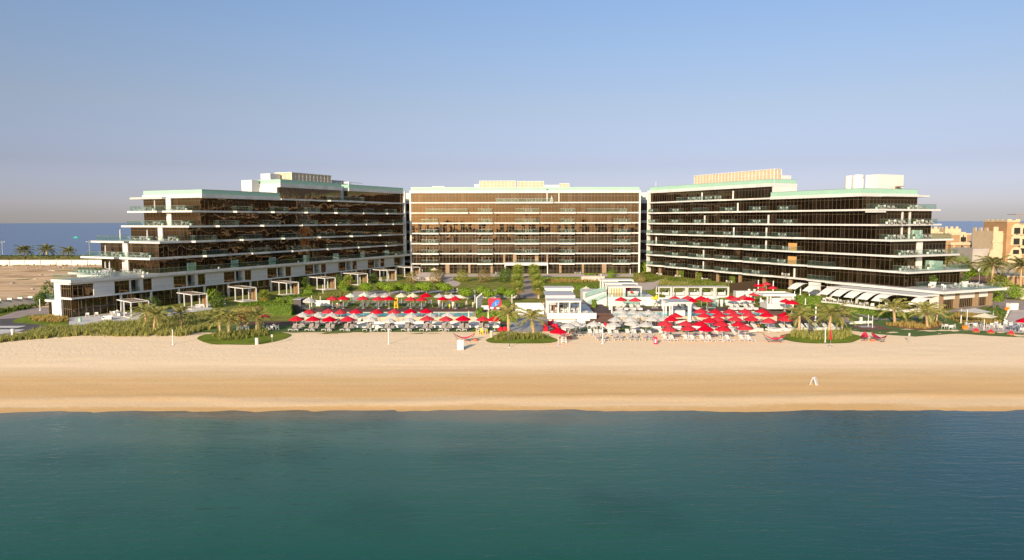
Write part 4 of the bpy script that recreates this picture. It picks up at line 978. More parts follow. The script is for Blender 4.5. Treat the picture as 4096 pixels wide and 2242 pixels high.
def hedge(label, p0, p1, w, h, z=None, m='leaf', group='clipped hedges in the hotel garden', dens=26, lsz=.13, core='core'):
    """a clipped hedge between two ground points: a leafy skin over a solid core"""
    p0, p1 = Vector(p0[:2]), Vector(p1[:2]); a = p1 - p0; L = a.length; c = (p0 + p1) / 2
    rnd = random.Random(int(L * 100) + int(c.x * 7)); pts = []
    zb = (G(c.y) if z is None else z)
    area = [(2 * L * h, 0), (2 * w * h, 1), (L * w, 2)]; ntot = min(2600, int(dens * sum(x for x, _ in area)))
    for _ in range(ntot):
        r = rnd.random() * sum(x for x, _ in area)
        sg = rnd.choice((-1, 1)); j = rnd.uniform(-.06, .05)
        if r < area[0][0]: p, n = (rnd.uniform(-L / 2, L / 2), sg * (w / 2 + j), rnd.uniform(0, h)), (0, sg, .2)
        elif r < area[0][0] + area[1][0]: p, n = (sg * (L / 2 + j), rnd.uniform(-w / 2, w / 2), rnd.uniform(0, h)), (sg, 0, .2)
        else: p, n = (rnd.uniform(-L / 2, L / 2), rnd.uniform(-w / 2, w / 2), h + j), (0, 0, 1)
        p = (p[0], p[1], p[2] * (1 + .06 * noise.noise(Vector((p[0] * .6, c.x, c.y)))))
        pts.append((p, n))
    lf = MB(); leafquads(lf, pts, lsz, rnd)
    r = thing('hedge', label, 'hedge', (c.x, c.y, zb), math.atan2(a.y, a.x), group)
    lf.build('foliage', M[m], r)
    co = MB(); co.box(-L / 2 + .05, L / 2 - .05, -w / 2 + .05, w / 2 - .05, -.2, h - .06); co.build('inner_foliage', M[core], r)
    return r
def tallgrass(name, label, poly, n, h, m, seed, z=None, sc=1.0):
    """ornamental grass: many tufts of blades over one bed, one uncountable mass"""
    rnd = random.Random(seed); mb = MB()
    xs = [p[0] for p in poly]; ys = [p[1] for p in poly]
    def inside(x, y):
        c = False; k = len(poly)
        for i in range(k):
            a, b = poly[i], poly[i - 1]
            if (a[1] > y) != (b[1] > y) and x < (b[0] - a[0]) * (y - a[1]) / (b[1] - a[1]) + a[0]: c = not c
        return c
    got = 0; tries = 0
    while got < n and tries < n * 40:
        tries += 1; x, y = rnd.uniform(min(xs), max(xs)), rnd.uniform(min(ys), max(ys))
        if not inside(x, y): continue
        got += 1; zz = G(y) if z is None else z
        hh = h * rnd.uniform(.65, 1.25) * (1 + .3 * noise.noise(Vector((x * .4, y * .4, seed))))
        for b in range(15):
            a = rnd.uniform(0, 2 * PI); l = rnd.uniform(.12, .55) * hh; k = hh * rnd.uniform(.6, 1.1)
            d = Vector((math.cos(a), math.sin(a), 0)); s_ = Vector((-d.y, d.x, 0)) * .028 * sc
            p = Vector((x, y, zz - .05)) + d * rnd.uniform(0, .16); mid = p + d * l * .4 + Vector((0, 0, k * .65)); tip = p + d * l + Vector((0, 0, k * (.8 if l > .35 * hh else 1)))
            mb.add([p - s_, p + s_, mid + s_, mid - s_], [(0, 1, 2, 3)]); mb.add([mid - s_, mid + s_, tip], [(0, 1, 2)])
    o = mb.build(name, M[m]); tag(o, label, 'grass', None, 'stuff'); return o

GB = pq
tallgrass('tall_grass', 'broad belt of green tall grass below the left villas', pq((1, -250, 1330), (1, 0, 1300), (1, 600, 1238), (1, 1200, 1192), (1, 2480, 1192), (2, 800, 1190), (2, 980, 1130), (2, 1280, 1060), (2, 1100, 980), (2, 1230, 820), (2, 1000, 830), (2, 600, 900), (2, 250, 880), (2, 0, 970), (1, 1700, 980), (1, 1250, 1055), (1, 850, 1060), (1, 300, 1180), (1, -200, 1260)), 2300, .95, 'tgrass', 1)
tallgrass('tall_grass', 'pale tall grass beside the round car park verge', pq((1, 480, 900), (1, 560, 870), (1, 1080, 880), (1, 1180, 940), (1, 900, 965), (1, 540, 935)), 200, .7, 'tgrassd', 2)
tallgrass('tall_grass', 'grass tufts under the left beach palms', pq((2, 1210, 1190), (2, 1400, 1130), (2, 2180, 1110), (2, 2160, 1180), (2, 1700, 1245), (2, 1380, 1262)), 190, .85, 'tgrass', 3)
tallgrass('tall_grass', 'grass tufts on the middle beach island', pq((4, 1560, 1250), (4, 1620, 1170), (4, 2300, 1165), (4, 2480, 1200), (4, 2300, 1235), (4, 1700, 1260)), 200, .8, 'tgrass', 4)
tallgrass('tall_grass', 'grass tufts around the dark figure eight sculpture', pq((7, 460, 1195), (7, 520, 1120), (7, 1450, 1120), (7, 1500, 1180), (7, 1300, 1240), (7, 800, 1250)), 260, .85, 'tgrass', 5)
tallgrass('tall_grass', 'row of orange brown grass tufts on the right lawn', pq((8, 190, 1010), (8, 260, 980), (8, 1150, 985), (8, 1150, 1010), (8, 850, 1070), (8, 400, 1035)), 170, .75, 'tgrassd', 6)
tallgrass('tall_grass', 'golden bed of grass beside the right car park', pq((8, 1230, 890), (8, 1330, 820), (8, 1600, 800), (8, 1900, 850), (8, 2120, 860), (8, 2100, 970), (8, 1820, 995), (8, 1480, 980)), 420, .6, 'tgrassd', 7)
tallgrass('tall_grass', 'wispy grass on the bank behind the left pool', pq((3, 430, 590), (3, 800, 500), (3, 1240, 460), (3, 1230, 520), (3, 880, 580), (3, 640, 660)), 330, .8, 'tgrass', 8)
tallgrass('tall_grass', 'wispy grass below the third villa pergola', pq((2, 1560, 800), (2, 1700, 720), (2, 2050, 730), (2, 2050, 830), (2, 1650, 900)), 230, .7, 'tgrassd', 9)
tallgrass('tall_grass', 'strip of yellow grass before the centre block', pq((5, 340, 300), (5, 360, 255), (5, 1200, 250), (5, 1200, 290)), 330, .7, 'tgrassd', 10, sc=2)
tallgrass('tall_grass', 'loose grass mound in the right garden', pq((6, 340, 340), (6, 380, 260), (6, 560, 290), (6, 1080, 330), (6, 1180, 350), (6, 600, 360)), 380, .6, 'tgrass', 12, sc=2)

# beach palms: (region, trunk foot x, y, size, seed)
PALMS = [((2, 275, 1120), 1.0, 'tall leaning palm at the left of the grass belt'), ((2, 145, 1040), .9, 'palm tucked behind the leaning palm on the grass belt'), ((2, 735, 1050), .85, 'lone palm in the middle of the grass belt'),
         ((2, 1372, 1140), .88, 'left palm of the close pair on the left beach island'), ((2, 1512, 1170), 1.0, 'right palm of the close pair on the left beach island'), ((2, 1978, 1130), .9, 'single palm beside the grey table sets'),
         ((4, 1800, 1110), 1.0, 'left palm on the middle beach island'), ((4, 2218, 1140), .95, 'right palm on the middle beach island'),
         ((7, 608, 1110), .95, 'palm left of the figure eight sculpture'), ((7, 1100, 1130), 1.05, 'largest palm on the right beach island'), ((7, 1315, 1110), .85, 'palm right of the figure eight sculpture on the island rear'),
         ((8, 345, 990), 1.1, 'palm at the left end of the orange grass bed'), ((8, 885, 1050), 1.02, 'palm at the right end of the orange grass bed'), ((8, 1035, 965), .62, 'small palm at the end of the orange grass bed')]
PP = [palm_proto(20 + i, 2.65 + .15 * (i % 3), 3.3, 19, tr=.2, droop=.95, low=-.25, up=1.45, lean=(.35, -.2, .1, -.3)[i % 4]) for i in range(4)]
for i, (p, s_, l) in enumerate(PALMS):
    spawn(PP[i % 4], 'palm_tree', l, 'palm tree', qg(*p), i * 1.7, 'palms along the beach edge', s_)
spawn(fan_proto(40, 1.0, 1.9), 'palm_tree', 'small fan palm between two villa pergolas', 'palm tree', qg(2, 2105, 590), 0, None, 1.0)
spawn(fan_proto(41, 1.3, 1.9), 'palm_tree', 'small fan palm under a villa pergola near the middle', 'palm tree', qg(3, 1215, 330), 0, None, 1.0)
FP = [fan_proto(43 + i, 2.5, 2.1) for i in range(2)]
for side, lst in (('left', ((4, 1960, 560), (4, 1945, 425), (4, 1950, 330), (4, 1960, 240))), ('right', ((4, 2300, 560), (4, 2270, 425), (4, 2230, 330), (4, 2215, 240)))):
    for i, p in enumerate(lst):
        spawn(FP[i % 2], 'fan_palm', f'fan palm, {nth(i + 1)} from the sea on the {side} side of the paved avenue', 'palm tree', qg(*p), i * 1.3 + len(side), 'fan palms lining the avenue', (1.0, 1.05, 1.1, 1.15)[i])
# round clipped trees in two staggered rows
TT = [(3, 1480, 470, 0), (3, 1530, 500, 0), (3, 1770, 470, 0), (3, 1905, 500, 0), (3, 2060, 480, 0), (3, 2220, 510, 0), (4, 340, 470, 0), (4, 440, 500, 1), (4, 680, 470, 0), (4, 765, 510, 0), (4, 1055, 570, 0), (4, 1118, 590, 0), (4, 1355, 565, 0), (4, 1478, 605, 0), (4, 1682, 560, 0), (4, 1828, 605, 0)]
for i, (r, x, y, k) in enumerate(TT):
    p = qg(r, x, y)
    spawn(TOP[i % 5], 'round_tree', f'round clipped tree, {nth(i + 1)} from the left behind the long pool', 'tree', p, i * 2.1, 'round clipped trees behind the pool', (1.0, 1.06, .97, 1.03)[i % 4])
# loose dry shrubs and small trees in the garden
BD = [bush_mesh(60 + i, 1.5, 1.7, 800, .16, ('shrubdry', 'leafd', 'leafy', 'leaf')[i]) for i in range(4)]
for (r, x, y), k, s_, l in [((3, 2270, 300), 0, 1.3, 'loose dry shrub beside the stone ramp'), ((4, 600, 300), 0, 1.5, 'large dry shrub right of the stone ramp'), ((4, 650, 240), 0, 1.2, 'dry shrub behind the stone ramp'),
        ((4, 1030, 280), 2, 1.4, 'yellow green shrub beside the curved path'), ((4, 1390, 290), 0, 1.5, 'tall dry shrub in the middle garden'), ((4, 1730, 290), 1, 1.6, 'dark shrub tree left of the avenue palms'), ((4, 1760, 230), 1, 1.4, 'dark shrub behind the left avenue palms'),
        ((4, 520, 170), 1, 1.1, 'low bush under the cream parasol'), ((5, 1450, 190), 1, 1.1, 'dark cycad bush before the centre block'), ((5, 1420, 210), 3, .8, 'green bush beside the cycad'), ((6, 110, 120), 3, 1.4, 'round bush at the inner end of the right wing'),
        ((2, 1230, 620), 3, 1.2, 'green bush with yellow flowers by the second pergola'), ((2, 1330, 700), 1, 1.3, 'dark bush by the second pergola'), ((2, 420, 840), 3, .7, 'small green bush by the first villa terrace'), ((2, 260, 760), 1, 1.2, 'dark bush behind the leaning palm'),
        ((3, 480, 370), 1, 1.3, 'dark bush with pale flowers beside a villa pergola'), ((3, 1040, 330), 1, 1.2, 'dark leafy bush right of a villa pergola'), ((3, 1640, 290), 1, 1.1, 'dark bush beside the sixth pergola'), ((3, 1130, 410), 3, 1.0, 'round green bush on the villa terrace edge'), ((3, 550, 470), 3, .9, 'green bush at the foot of the fourth pergola'),
        ((6, 500, 560), 1, .8, 'flowering bush at the left of the cabana bank'), ((6, 1100, 530), 1, 1.2, 'big dark bush before the cabanas'), ((6, 1290, 560), 3, 1.1, 'green bush beside the big dark bush'), ((6, 1420, 570), 1, 1.0, 'dark bush right of the cabana steps'), ((6, 2060, 570), 2, .8, 'yellowish bush behind the white planters'), ((6, 2150, 570), 3, .8, 'green bush behind the white planters'),
        ((5, 1150, 600), 3, 1.0, 'leafy bush beside the bar pavilion'), ((5, 1100, 520), 1, 1.1, 'dark leafy tree behind the bar pavilion'), ((5, 1300, 650), 2, .7, 'potted bush at the top of the brown steps'),
        ((7, 580, 470), 1, 1.0, 'dark bush below the right wing'), ((6, 60, 300), 0, 1.0, 'brown red shrub bed by the round path'),
        ((8, 2030, 600), 1, 1.3, 'bush at the corner of the restaurant podium'), ((8, 2040, 610), 3, .9, 'small bush at the corner of the restaurant podium'), ((8, 2010, 930), 1, 1.2, 'dark bush in the golden grass bed')]:
    spawn(BD[k], 'shrub', l, 'shrub', qg(r, x, y), x * .01, 'shrubs in the hotel garden', s_ * .85)
# the hedges
def H_(label, a, b, w, h, **k): hedge(label, qg(*a), qg(*b), w, h, **k)
H_('big clipped hedge wall left of the long pool', (2, 2110, 835), (3, 300, 830), 2.2, 2.1)
H_('clipped hedge running back behind the big hedge wall', (3, 20, 640), (3, 430, 625), 1.4, 1.3)
H_('low clipped hedge before the third villa pergola', (2, 1690, 700), (2, 2440, 640), 1.0, .9)
H_('long low hedge along the villa bank', (3, 20, 560), (3, 720, 500), .8, .6)
H_('sloping hedge at the end of the villa bank', (3, 1150, 450), (3, 1250, 400), 1.2, 1.0)
hedge('hedge block at the right end of the long pool', (-6.6, 133.2), (1.0, 133.2), 1.2, 1.5, z=-.5)
hedge('hedge running back beside the long pool', (-6.2, 134.5), (-6.2, 141), 1.2, 1.2, z=-.2)
for i, (a, b, w, h) in enumerate([((6, 70, 225), (6, 325, 205), .9, 1.0), ((6, 115, 265), (6, 415, 235), .9, .8), ((6, 5, 190), (6, 205, 165), 1.0, 1.0), ((6, 470, 280), (6, 750, 255), 1.0, 1.1), ((6, 520, 300), (6, 815, 280), .9, .6), ((6, 855, 330), (6, 1195, 305), 1.0, 1.2), ((6, 910, 350), (6, 1270, 335), .9, .7), ((6, 1285, 385), (6, 1725, 375), 1.2, 1.1)]):
    hedge(f'low yellow green hedge, {nth(i + 1)} from the left in the right garden', qg(*a), qg(*b), w, h, m='leafy')
for i, (a, b) in enumerate([((6, 682, 210), (6, 755, 208)), ((6, 985, 250), (6, 1055, 248)), ((6, 1530, 318), (6, 1610, 318))]):
    hedge(f'tall hedge block, {nth(i + 1)} from the left against the right wing', qg(*a), qg(*b), 1.0, 2.1, m='leafy')
H_('hedge along the lawn before the centre block', (5, 1000, 200), (5, 1200, 210), 1.4, 1.2, m='leafy')
H_('dark hedge strip on the lawn right of the avenue', (5, 300, 250), (5, 990, 245), 1.0, .8)
H_('hedge behind the bar pavilion', (5, 850, 410), (5, 1190, 410), 1.0, 1.0)
H_('yellow green hedge behind the duck sculpture', (6, 300, 600), (6, 430, 620), 1.2, 1.6, m='leafy')
H_('hedge bank below the cabanas', (6, 1350, 620), (6, 1900, 620), 1.2, 1.0)
H_('hedge bank behind the pool parasols', (6, 480, 600), (6, 1330, 610), 1.0, .8, m='leafd')
H_('thick hedge right of the white kiosk', (7, 560, 640), (7, 950, 650), 3.0, 1.7)
H_('clipped hedge below the restaurant terrace', (7, 900, 690), (7, 1260, 720), 2.0, .8)
H_('long curved hedge below the restaurant wall', (7, 1450, 790), (7, 2420, 900), 2.2, 1.0)
H_('hedge behind the small round sign table', (7, 730, 850), (7, 830, 830), 1.4, 2.0)
H_('dark hedge behind the food trailer', (4, 1690, 700), (4, 1850, 705), 1.5, 1.1, z=None)
H_('small hedge by the first pergola', (3, 460, 480), (3, 630, 480), 1.2, 1.0)
H_('hedge box beside the bar pavilion wall', (5, 1110, 810), (5, 1180, 812), 1.2, 1.4, z=.7)
H_('low hedge at the foot of the cabanas', (6, 130, 470), (6, 330, 480), 1.0, .8, m='leafy')

# ------------------------------------------------------------------ parasols
def canopy_mesh(m, r=1.26, hr=1.9, ha=2.46, n=8):
    mb = MB(); t = .02
    for dz, flip in ((0, False), (-t, True)):
        rings = [(r, hr), (r * .66, hr + (ha - hr) * .42), (r * .33, hr + (ha - hr) * .76), (.13, ha - .03)]
        vs = []
        for rr, z in rings:
            for i in range(n * 2):
                a = PI * i / n; k = 1.0 if i % 2 == 0 else .945
                vs.append((rr * k * math.cos(a), rr * k * math.sin(a), z + dz - (0 if i % 2 == 0 else .02 * rr)))
        fs = []
        for j in range(3):
            for i in range(2 * n):
                f = (j * 2 * n + i, j * 2 * n + (i + 1) % (2 * n), (j + 1) * 2 * n + (i + 1) % (2 * n), (j + 1) * 2 * n + i)
                fs.append(f[::-1] if flip else f)
        mb.add(vs, fs)
    for i in range(2 * n):      # hanging edge
        a, b = PI * i / n, PI * (i + 1) / n
        ka, kb = (1.0, .945) if i % 2 == 0 else (.945, 1.0)
        p, q_ = Vector((r * ka * math.cos(a), r * ka * math.sin(a), hr)), Vector((r * kb * math.cos(b), r * kb * math.sin(b), hr))
        mb.add([p, q_, q_ - Vector((0, 0, .12)), p - Vector((0, 0, .12))], [(0, 3, 2, 1)])
    mb.lathe([(.2, ha - .04), (.12, ha + .05), (.02, ha + .1)], 10)
    return mb.mesh('canopy', m)
def parasol_proto(m):
    p = MB(); p.tube((0, 0, 0), (0, 0, 2.5), .03, n=6)
    for i in range(8):
        a = PI * i / 4; p.tube((0, 0, 2.36), (1.2 * math.cos(a), 1.2 * math.sin(a), 1.86), .012, n=3, cap=False)
    b = MB(); b.lathe([(.32, 0), (.32, .06), (.08, .09), (.05, .2)], 12)
    return [('canopy', canopy_mesh(m), []), ('pole', p.mesh('pole', M['wpaint']), []), ('base', b.mesh('base', M['linkb']), [])]
PAR = {'red': parasol_proto(M['red']), 'white': parasol_proto(M['wcanvas']), 'cream': parasol_proto(M['ccanvas']), 'mint': parasol_proto(M['gcanvas'])}
def prow(row, reg, items, z=None, group='open garden parasols', sc=1.0, each=None):
    """a row of parasols from the left edge to the right: items = (x, y of the canopy rim, colour[, region])"""
    lst = []
    for it in items:
        x, y, c = it[:3]; r = it[3] if len(it) > 3 else reg
        zz = (z + 1.9 * sc) if z is not None else None
        p = qz(r, x, y, zz) if zz is not None else qg(r, x, y, 1.9 * sc)
        p.z = z if z is not None else G(p.y); lst.append((p, c, q(r, x, y)[0]))
    lst.sort(key=lambda a: a[2]); cnt = {}; tot = {}
    for _, c, _x in lst: tot[c] = tot.get(c, 0) + 1
    for p, c, _x in lst:
        cnt[c] = cnt.get(c, 0) + 1
        w = f'{nth(cnt[c])} from the left' if tot[c] > 1 else 'the only one of its colour'
        o = spawn(PAR[c], 'parasol', f'{c} parasol, {w} {row}', 'parasol', p, RND.uniform(0, .8), group, sc * RND.uniform(.96, 1.04))
        o.rotation_euler.x = RND.gauss(0, .018); o.rotation_euler.y = RND.gauss(0, .018)
R_, W_, C_, K_ = 'red', 'white', 'cream', 'mint'
prow('in the front row on the left lawn', 3, [(360, 905, R_), (628, 910, R_), (900, 918, R_), (1208, 915, R_), (1590, 922, W_), (1895, 930, W_), (2220, 922, W_), (450, 908, R_, 4), (762, 912, R_, 4), (1048, 908, R_, 4), (1372, 905, R_, 4), (1570, 910, R_, 4)])
prow('in the middle row before the left pool', 3, [(462, 848, W_), (722, 845, W_), (950, 848, W_), (1310, 860, W_), (1620, 852, W_), (1955, 850, W_), (2265, 852, W_), (510, 852, W_, 4), (800, 848, W_, 4)])
prow('in the row against the left pool wall', 3, [(570, 790, R_), (885, 793, R_), (1085, 795, R_), (1340, 790, R_), (1690, 790, R_), (1975, 795, R_), (2245, 790, R_), (430, 787, R_, 4)])
prow('in the row behind the left pool', 3, [(955, 572, R_), (1135, 570, R_), (1460, 570, R_), (1720, 575, R_), (1890, 573, R_), (2250, 573, R_), (2430, 575, R_), (705, 570, R_, 4), (915, 575, R_, 4)], z=TZ)
prow('in the rearmost row behind the left pool', 3, [(1255, 512, K_), (1480, 512, K_), (1655, 525, W_), (1838, 522, W_), (2100, 520, C_), (2290, 520, C_), (425, 522, R_, 4), (655, 525, W_, 4), (850, 530, W_, 4)], z=TZ)
prow('in the pair beside the big hedge wall', 3, [(570, 588, W_), (572, 615, W_)], z=TZ)
prow('in the front row beside the right beach', 5, [(720, 1025, W_), (835, 985, W_), (1140, 985, W_), (1475, 993, W_), (1770, 990, W_), (2010, 1000, W_)])
prow('in the second row before the right pool', 5, [(1500, 915, W_), (1750, 918, W_), (2095, 915, W_), (2290, 905, W_)])
prow('in the third row before the right pool', 5, [(1630, 850, W_), (1880, 850, W_), (2170, 850, W_)])
prow('in the row along the right pool edge', 5, [(1585, 785, W_), (1790, 785, W_), (2050, 793, W_), (1050, 780, R_, 6), (1290, 783, R_, 6), (1530, 785, R_, 6), (1785, 778, R_, 6), (2065, 783, R_, 6)])
prow('in the front row at the sand edge', 6, [(520, 1070, R_), (850, 1065, R_), (1135, 1070, R_), (1415, 1070, R_), (1790, 1060, R_)])
prow('in the second row from the sand edge', 6, [(455, 990, R_), (800, 995, R_), (1035, 990, R_), (1385, 995, R_), (1675, 990, R_)])
prow('in the third row from the sand edge', 6, [(555, 915, R_), (1195, 935, R_), (1325, 910, R_), (1620, 912, R_), (1885, 905, R_), (2180, 935, R_), (370, 912, R_, 7)])
prow('in the fourth row from the sand edge', 6, [(635, 850, R_), (1110, 845, R_), (1365, 848, R_), (1610, 835, R_), (1845, 845, R_), (2150, 840, R_), (360, 842, R_, 7)])
prow('on the front bank behind the right pool', 6, [(665, 583, R_), (905, 600, R_), (1155, 597, R_), (1610, 580, R_), (1855, 576, R_)], z=TZ)
prow('on the rear bank behind the right pool', 6, [(620, 560, R_), (835, 560, R_), (1060, 560, R_), (1555, 552, R_), (1765, 560, R_)], z=TZ)
prow('under the villa cabana wall', 5, [(1590, 588, R_), (1830, 590, R_)], z=TZ)
prow('on the far terrace before the right wing', 6, [(2010, 350, R_), (2140, 325, R_), (2240, 383, R_), (2065, 408, R_), (2035, 490, R_), (1940, 500, R_)])
prow('beside the white kiosk', 7, [(375, 608, R_), (490, 642, R_)], z=TZ)
for (r, x, y), c, l, s_ in [((5, 550, 1112), R_, 'large red parasol over the lifeguard chair on the sand', 1.06), ((4, 570, 82), C_, 'cream parasol before the left end of the centre block', 1.0), ((5, 1015, 400), C_, 'cream parasol on the lawn behind the bar pavilion', 1.0), ((8, 2535, 938), R_, 'red parasol by the car park at the right edge', 1.2), ((2, 1690, 905), R_, 'red parasol half hidden behind the left island palms', .95), ((2, 2090, 865), R_, 'red parasol behind the single palm near the hedge wall', .95)]:
    p = qg(r, x, y, 1.9 * s_); spawn(PAR[c], 'parasol', l, 'parasol', p, .2, None, s_)
# closed parasols
def closed_proto(m, h=2.5):
    c = MB(); c.lathe([(.06, h * .36), (.17, h * .40), (.16, h * .55), (.12, h * .8), (.03, h)], 10)
    p = MB(); p.tube((0, 0, 0), (0, 0, h * .9), .03, n=6); b = MB(); b.lathe([(.38, 0), (.38, .05), (.06, .1)], 14)
    return [('canopy', c.mesh('canopy', m), []), ('pole', p.mesh('pole', M['steel']), []), ('base', b.mesh('base', M['steel']), [])]
CW, CR = closed_proto(M['ccanvas']), closed_proto(M['red'], 2.6)
spawn(CR, 'closed_parasol', 'closed red parasol standing in the sand before the right island', 'parasol', qg(7, 1122, 1352))
for (r, x, y), l in [((4, 1142, 990), 'closed cream parasol at the right end of the long pool'), ((4, 1465, 990), 'closed cream parasol before the hedge block')]:
    spawn(CW, 'closed_parasol', l, 'parasol', qg(r, x, y))

# ------------------------------------------------------------------ loungers, daybeds, chairs, tables
def lounger_proto(m, back=.62, frame='wpaint', cush=False):
    """feet towards -Y, head raised at +Y"""
    f = MB()
    for s_ in (-.31, .31): f.box(s_ - .025, s_ + .025, -.98, .55, .27, .32)
    for y in (-.95, -.1, .52): f.box(-.30, .30, y - .02, y + .02, .272, .315)
    f.tube((-.2, .5, .3), (-.2, .75, .12), .015, n=4); f.tube((.2, .5, .3), (.2, .75, .12), .015, n=4)
    legs = [MB().box(x - .025, x + .025, y - .025, y + .025, 0, .27).mesh('leg', M[frame]) for x in (-.31, .31) for y in (-.85, .45)]
    th = .09 if cush else .03
    s1 = MB(); s1.box(-.30, .30, -.98, .18, .322, .322 + th)
    b = MB(); L = .82; b.cbox((0, .18 + L / 2 * math.cos(back), .33 + th / 2 + L / 2 * math.sin(back)), (.6, L, th), 0, back)
    return [('frame', f.mesh('frame', M[frame]), []), ('seat', s1.mesh('seat', M[m]), []), ('backrest', b.mesh('backrest', M[m]), [])] + [('leg', l, []) for l in legs]
def daybed_proto(n=1):
    b = MB(); w = .75 * n; b.box(-w / 2, w / 2, -1.0, .95, .04, .30)
    out = [('base', b.mesh('base', M['wpaint']), [])]
    for i in range(n):
        x = -w / 2 + .75 * (i + .5)
        s1 = MB(); s1.box(x - .36, x + .36, -.98, .25, .303, .44); k = MB(); k.cbox((x, .25 + .36, .42 + .24), (.70, .82, .13), 0, .62)
        out += [('mattress', s1.mesh('mattress', M['wfab']), []), ('backrest', k.mesh('backrest', M['wfab']), [])]
    return out
def bigbed_proto():
    b = MB(); b.box(-1.0, 1.0, -.75, .95, .05, .32); s1 = MB()
    s1.box(-.98, -.01, -.74, .95, .323, .50); s1.box(.01, .98, -.74, .95, .323, .50)
    k = MB(); k.cbox((0, .95, .62), (1.98, .16, .55), 0, -.15)
    return [('base', b.mesh('base', M['wpaint']), []), ('mattress', s1.mesh('mattress', M['wfab']), []), ('backrest', k.mesh('backrest', M['wfab']), [])]
LG = {'grey': lounger_proto('gfab', .85), 'taupe': lounger_proto('tfab', .75), 'dark grey': lounger_proto('dfab', .8, 'dfab'), 'white': lounger_proto('wfab', .7), 'flat white': lounger_proto('wfab', .08)}
def lrow(row, colour, reg, items, z=None, rz=0.0, group='sun loungers', what='sun lounger', proto=None, dy=0.0, sc=1.0):
    lst = []
    for it in items:
        r = it[2] if len(it) > 2 else reg
        p = qz(r, it[0], it[1], z + .35) if z is not None else qg(r, it[0], it[1], .35)
        p.z = z if z is not None else G(p.y); p.y += dy; lst.append((q(r, *it[:2])[0], p))
    lst.sort(key=lambda a: a[0])
    for i, (_, p) in enumerate(lst):
        w = f'{nth(i + 1)} from the left' if len(lst) > 1 else 'the only one'
        spawn(proto or LG[colour], what.replace(' ', '_'), f'{colour} {what}, {w} {row}', what, p, rz + RND.uniform(-.05, .05), group, sc)
# mesh origin sits about at the middle of the lounger
lrow('in the front row on the left lawn', 'grey', 3, [(x, 1055) for x in (300, 395, 575, 668, 850, 940, 1155, 1250, 1525, 1833, 1933, 2165, 2262)] + [(x, 1055, 4) for x in (395, 495, 705, 803, 1000, 1095)] + [(1325, 1045, 4), (1425, 1045, 4)], rz=-.22, sc=1.12)
lrow('in the second row on the left deck edge', 'grey', 3, [(425, 975), (505, 980), (680, 975), (750, 982), (910, 975), (985, 980)], rz=-.25, sc=1.05)
lrow('in the rear row before the left pool wall', 'white', 3, [(510, 945), (610, 945), (720, 940), (840, 945), (1040, 925), (1115, 940), (1260, 940), (1390, 930), (1630, 955), (1920, 955), (2120, 955), (480, 950, 4), (765, 955, 4), (1265, 945, 4)], rz=-.2)
lrow('in the front row behind the left pool', 'dark grey', 3, [(x, 695) for x in (915, 985, 1090, 1160, 1410, 1510, 1670, 1745, 2190, 2285, 2390, 2460)] + [(670, 695, 4), (750, 695, 4), (955, 695, 4)], z=TZ, rz=-.35)
lrow('in the back row behind the left pool', 'dark grey', 3, [(x, 640) for x in (1210, 1285, 1425, 1530, 1605, 1690, 1790, 1870, 2060, 2140, 2345)] + [(60, 640, 4), (470, 640, 4), (615, 640, 4), (800, 640, 4)], z=TZ, rz=-.35)
for i, (x, y) in enumerate([(500, 715), (540, 718), (580, 720)]):
    spawn(LG['dark grey'], 'sun_lounger', f'dark grey sun lounger, {nth(i + 1)} from the left in the shade by the white banner', 'sun lounger', qz(3, x, y, TZ + .3) - Vector((0, 0, .3)), 1.2, 'sun loungers')
lrow('in the row on the left lawn', 'white', 3, [(x, 1005) for x in (1430, 1715, 2050, 2360)] + [(x, 1005, 4) for x in (605, 905, 1225, 1560)], rz=-.05, group='double daybeds', what='double daybed', proto=bigbed_proto())
DB1, DB2 = daybed_proto(1), daybed_proto(2)
lrow('under the villa cabana wall', 'white', 5, [(1555, 715), (1655, 715), (1780, 715), (1890, 715)], z=TZ, rz=.2, group='white daybeds', what='daybed', proto=DB1, sc=1.05)
lrow('behind the right pool left of the kiosk counter', 'white', 6, [(640, 710), (760, 710), (865, 708), (965, 708)], z=TZ, rz=.3, group='white daybeds', what='daybed', proto=DB1, sc=1.05)
lrow('behind the right pool beside the planters', 'white', 6, [(1580, 712), (1680, 712), (1820, 710), (1925, 710)], z=TZ, rz=.3, group='white daybeds', what='daybed', proto=DB1, sc=1.05)
lrow('in the back row of the right sand', 'white', 5, [(1085, 1130), (1195, 1135), (1265, 1125), (1415, 1140), (1530, 1130), (1710, 1130), (1825, 1135), (1965, 1130), (2075, 1135), (2265, 1135)], rz=.15)
lrow('in the pair beside the red hammock', 'taupe', 5, [(800, 1135), (900, 1138)], rz=.1)
lrow('in the front row of the right sand', 'taupe', 5, [(1215, 1212), (1325, 1218), (1495, 1208), (1600, 1210), (1750, 1208), (1845, 1208), (2000, 1208), (2095, 1208)], rz=.12)
lrow('in the back row under the red sand parasols', 'white', 6, [(870, 1170), (1105, 1160), (1345, 1155), (1460, 1160), (1640, 1155), (1755, 1158)], rz=.45)
lrow('under the red sand parasols', 'flat white', 6, [(765, 1170), (990, 1165), (1395, 1232)], rz=.5)
lrow('among white ones under the red sand parasols', 'grey', 6, [(525, 1138), (1215, 1152)], rz=.3)
lrow('of the right sand row nearest the sea', 'white', 6, [(475, 1225), (590, 1225), (820, 1228), (930, 1228), (1095, 1228), (1215, 1228), (1520, 1230), (1750, 1230), (1870, 1230)], rz=.32)
lrow('on the lawn beneath red parasols', 'white', 6, [(1270, 1055), (1415, 1058), (1570, 1055), (1715, 1058), (1870, 1070), (1980, 1055)], rz=.35, group='white daybeds', what='daybed', proto=DB1, sc=1.12)
